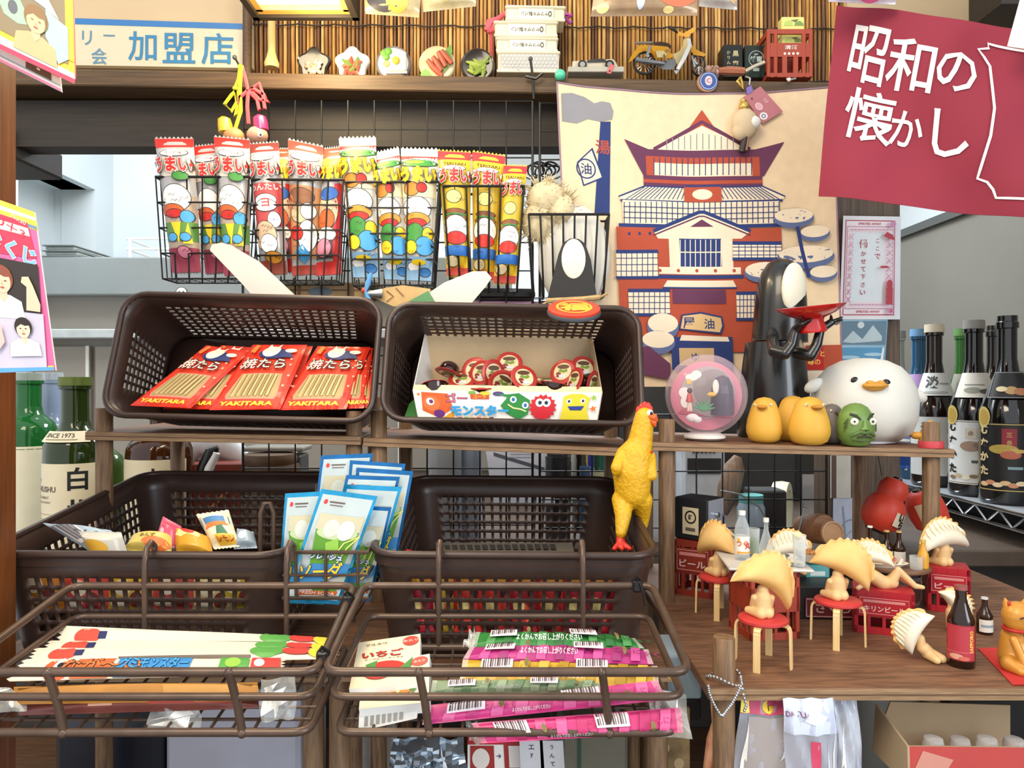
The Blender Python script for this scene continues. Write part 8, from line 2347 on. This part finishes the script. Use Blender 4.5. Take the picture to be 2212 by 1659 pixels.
# ================================================================ under the racks
BT = H - .62
b = MB(); x0, x1 = P(95, 0, 1.0).x, P(335, 0, 1.0).x; b.box(((x0 + x1) / 2, 1.09, BT + .078), (x1 - x0, .15, .155), mat('bin_navy', '20242f', .4), b=.012)
solo(b, 'navy_bin', 'dark navy storage bin below the left tray', 'bin', ((x0 + x1) / 2, 1.08, BT))
t = thing('storage_box', 'large pale lavender white storage box below the left tray', 'box', (P(490, 0, 1.0).x, 1.1, BT))
x0, x1 = P(345, 0, 1.0).x, P(640, 0, 1.0).x
b = MB(); b.box(((x0 + x1) / 2, 1.09, BT + .10), (x1 - x0, .15, .198), mat('box_lavender', 'c3c6d4', .5, noise=.04), b=.006); b.build('body', t)
b = MB(); b.box(((x0 + x1) / 2, 1.0135, BT + .02), (x1 - x0 - .01, .004, .012), 'wood_ledge'); b.build('trim_strip', t)
b = MB(); x0, x1 = P(735, 0, .95).x, P(815, 0, .95).x; b.box(((x0 + x1) / 2, 1.07, BT + .085), (x1 - x0, .1, .17), mat('box_pearl', 'd4d2cc', .5), b=.004)
solo(b, 'white_carton', 'white carton standing between the rack legs', 'box', ((x0 + x1) / 2, 1.0, BT))
foil = mat('foil_silver', 'aebcc8', .15, .8, noise=.3, scale=40)
c = PQ(((832, 1700), (1012, 1700), (1000, 1592), (850, 1594)), (.80, .80, .80, .80))
b, q = pouch(c, foil, [('p', [(.1 + .15 * i, .1), (.18 + .15 * i, .5), (.12 + .14 * i, .9), (.2 + .13 * i, .6)], K(('e6eef4', '4a5560')[i % 2])) for i in range(5)], th=.012, bend=lambda u, v: .004 * math.sin(u * 19 + v * 11) + .003 * math.sin(u * 7 - v * 23))
solo(b, 'foil_pouch', 'crinkled silver foil pouch under the right tray', 'pouch', c[0], ang=.2)
b, q = sheet(PQ(((1010, 1700), (1160, 1700), (1150, 1588), (1010, 1588)), .86), 'card', [('r', 0, .82, 1, 1, K('b3202c'), 3, 2), ('r', .04, .3, .4, .8, K('a32a24'), 2, 2), ('e', .2, .55, .13, .2, K('e8e0d8')), ('r', .55, .3, .98, .86, K('a32a24'), 2, 2), ('r', .62, .38, .92, .8, K('eceae6'), 2, 2), ('t', '→', .47, .6, .08, K('2f3a6a'))], thick=.004)
solo(b, 'picture_sign', 'white and red picture sign with a blue arrow under the right tray', 'sign', P(1085, 1700, .86))
for lab, x0, ch in (('white note with handwriting beside the arrow sign', 1126, 'エy'), ('second white note with vertical handwriting under the right tray', 1170, 'うんて')):
    b, q = sheet(PQ(((x0, 1690), (x0 + 52, 1692), (x0 + 46, 1600), (x0 - 4, 1600)), .845), mat('note_grey', 'c9cbd0', .6), [('t', c_, .5, .85 - i * .2, .10, K('3a3a40')) for i, c_ in enumerate(ch)], thick=.0008)
    solo(b, 'price_note', lab, 'note', P(x0, 1690, .845), 'handwritten notes under the right tray')
b = MB(); x0 = P(1285, 0, .95).x; b.box((x0, 1.0, BT + .09), (.085, .1, .175), mat('box_sage', '7f7d6c', .5, noise=.08), b=.004); b.box((x0 - .02, .949, BT + .09), (.004, .002, .17), K('2f5a44'))
solo(b, 'sage_carton', 'grey green carton below the right end of the right tray', 'box', (x0, 1.0, BT))
b, q = sheet(PQ(((1412, 1700), (1490, 1700), (1490, 1530), (1412, 1530)), .80), mat('leopard', '6a5438', .6, scale=40, col2='b59a6a'), [('e', .3 + .4 * (i % 2), .1 + .2 * i, .14, .07, K('cbb083')) for i in range(5)], thick=.01)
solo(b, 'patterned_panel', 'brown spotted patterned pouch beside the acrylic box', 'pouch', P(1450, 1700, .80))
t = thing('acrylic_box', 'clear acrylic box with black base right of the right tray', 'box', P(1490, 1540, .82))
x0, x1, z1, z0 = P(1440, 0, .80).x, P(1518, 0, .80).x, P(0, 1420, .80).z, P(0, 1515, .80).z
b = MB(); b.box(((x0 + x1) / 2, .84, (z0 + z1) / 2), (x1 - x0, .07, z1 - z0), clear('acrylic', 'cfe6f2', .25, .05), b=.002); b.build('cover', t)
b = MB(); b.box(((x0 + x1) / 2, .84, z0 - .012), (x1 - x0, .07, .022), 'black_plastic', b=.002); b.build('base', t)
b = MB(); b.tube([P(1520, 1700, .74), P(1545, 1600, .74), P(1555, 1560, .74), P(1540, 1510, .74), P(1528, 1470, .745)], [.003, .009, .008, .003, .002], mat('candy_wrap', 'b5694a', .25, noise=.4, scale=60, col2='d9a27a'), 10)
solo(b, 'wrapped_toy', 'orange brown wrapped toy hanging left of the front right rack post', 'toy', P(1545, 1700, .74))
# ball chain round the front post
pc = V((.208, .727, H - ZB + .004))
b = MB()
pts = [pc + V((.0165 * math.cos(a), .0165 * math.sin(a), .004 * math.sin(a * 2))) for a in [2 * PI * i / 28 for i in range(28)]]
q0 = P(1530, 1478, .705)
chain = [P(x, y, .700) for x, y in ((1530, 1482), (1532, 1496), (1538, 1512), (1546, 1528), (1556, 1544), (1562, 1546), (1570, 1534), (1580, 1522), (1588, 1508), (1596, 1492), (1602, 1478), (1600, 1464), (1606, 1500), (1612, 1524), (1606, 1540))]
for i in range(len(chain) - 1):
    for s in (0, .34, .67):
        b.ell(chain[i] + (chain[i + 1] - chain[i]) * s, .0016, 'chrome', 6)
for p in pts:
    b.ell(p, .0016, 'chrome', 6)
solo(b, 'ball_chain', 'silver ball chain looped round the front right rack post', 'chain', pc)
bagc = clear('bag_film', 'dfe2ee', .30, .1)
for lab, cs, d, it, skin in (
    ('large clear bag with pink header hanging under the right board', ((1578, 1720), (1740, 1720), (1735, 1508), (1600, 1508)), .72, [('r', 0, .86, 1, 1, K('c24a6a'), 4, 2), ('e', .42, .93, .09, .055, K('f0c93a')), ('t', 'i', .42, .93, .06, K('3a2a1a')), ('r', 0, .87, .14, 1, K('f0d84a'), 2, 2), ('e', .2, .93, .03, .02, K('f2a8c8')), ('r', .12, .0, 1, .84, K('a49b98'), 4, 4), ('p', [(.05, .1), (.12, .8), (.16, .2)], wh), ('p', [(.6, .4), (.72, .7), (.66, .45)], K('d8d4d2'))], bagc),
    ('clear bag with white price card hanging second under the right board', ((1700, 1720), (1812, 1720), (1802, 1508), (1690, 1508)), .705, [('r', 0, .66, .98, 1, K('cdd6ea'), 4, 3), ('t', 'DATU', .2, .86, .05, K('7a3a5a')), ('p', [(.35, .8), (.7, .74), (.8, .84), (.5, .92)], K('e6ecf6')), ('r', .45, .1, .62, .6, K('d24a6a'), 2, 3), ('t', 'ン', .53, .3, .06, wh), ('p', [(.7, .1), (.8, .6), (.76, .2)], wh), ('p', [(.85, .2), (.95, .7), (.9, .2)], wh)], bagc),
    ('pale bag end hanging at the right of the clear bags', ((1790, 1720), (1868, 1720), (1852, 1508), (1796, 1508)), .73, [('p', [(.2, .1), (.35, .8), (.4, .3)], wh), ('p', [(.6, .0), (.7, .5), (.8, .1)], K('9aa3b0'))], mat('bag_pale', 'c5cad6', .25, noise=.15, scale=40))):
    c = PQ(cs, d)
    b, q = pouch(c, skin, it, th=.008, seal=.04, bend=lambda u, v: .002 * math.sin(u * 15 + v * 9))
    solo(b, 'hanging_bag', lab, 'bag', c[3], 'clear bags hanging under the right board', ang=.6)
b = MB(); x0, x1 = P(1890, 0, 1.0).x, P(2060, 0, 1.0).x; o = V(((x0 + x1) / 2, 1.09, BT)); b.lathe([(0, 0), (.045, 0), (.052, .02), (.054, .17), (.048, .20), (.030, .215), (0, .215)], mat('pot_grey', '7c7c76', .4, noise=.08), 30, Mx.Translation(o))
solo(b, 'grey_canister', 'large grey canister in shadow under the right board', 'canister', o)
b = MB(); o = V((P(2140, 0, 1.0).x, 1.05, BT)); b.box(o + V((0, 0, .095)), (.13, .12, .19), mat('case_black', '1c1c1d', .5), b=.014); solo(b, 'black_case', 'black case in shadow behind the cardboard tray of pink bottles', 'case', o)
t = thing('cardboard_tray', 'cut open cardboard tray of pink capped drinks at bottom right', 'box', P(2090, 1690, .72))
cs = [P(1962, 1700, .70), P(2290, 1720, .70), P(2290, 1616, .70), P(1960, 1612, .70)]
b, q = sheet([cs[0], cs[1], cs[2], cs[3]], mat('tray_pink', 'b8433f', .6, noise=.06), [('p', [(.0, .1), (.1, .9), (.3, .7), (.2, .1)], K('c98a7a'))], thick=.002, back='kraft', side='kraft'); b.build('front_panel', t)
b, q = sheet([cs[0] + V((.0, .07, 0)), cs[1] + V((0, .07, 0)), cs[2] + V((0, .07, .01)), cs[3] + V((.02, .07, .012))], 'kraft', (), thick=.002); b.build('back_panel', t)
b, q = sheet([cs[0] + V((0, .07, 0)), cs[0], cs[3], cs[3] + V((0.004, .07, .01))], 'kraft', (), thick=.002); b.build('side_panel', t)
for i in range(4):
    o = P(2016 + i * 58, 1700, .728 + .008 * (i % 2))
    t2 = thing('drink_bottle', ('pink drink bottle leftmost in the cardboard tray', 'pink drink bottle second in the cardboard tray', 'pink drink bottle third in the cardboard tray', 'pink drink bottle rightmost in the cardboard tray')[i], 'drink bottle', o, 'pink drink bottles in the cardboard tray')
    T = wm(t2)
    b = MB(); b.lathe([(0, 0), (.0115, 0), (.0115, .028), (.0095, .034)], mat('drink_pink', 'c93a6a', .3, noise=.15), 20, T); b.build('body', t2)
    b = MB(); b.lathe([(.0095, .034), (.0100, .042), (.0085, .048), (0, .049)], mat('wrap_white', 'cfc9c6', .2, noise=.2, scale=60), 20, T); b.build('cap', t2)
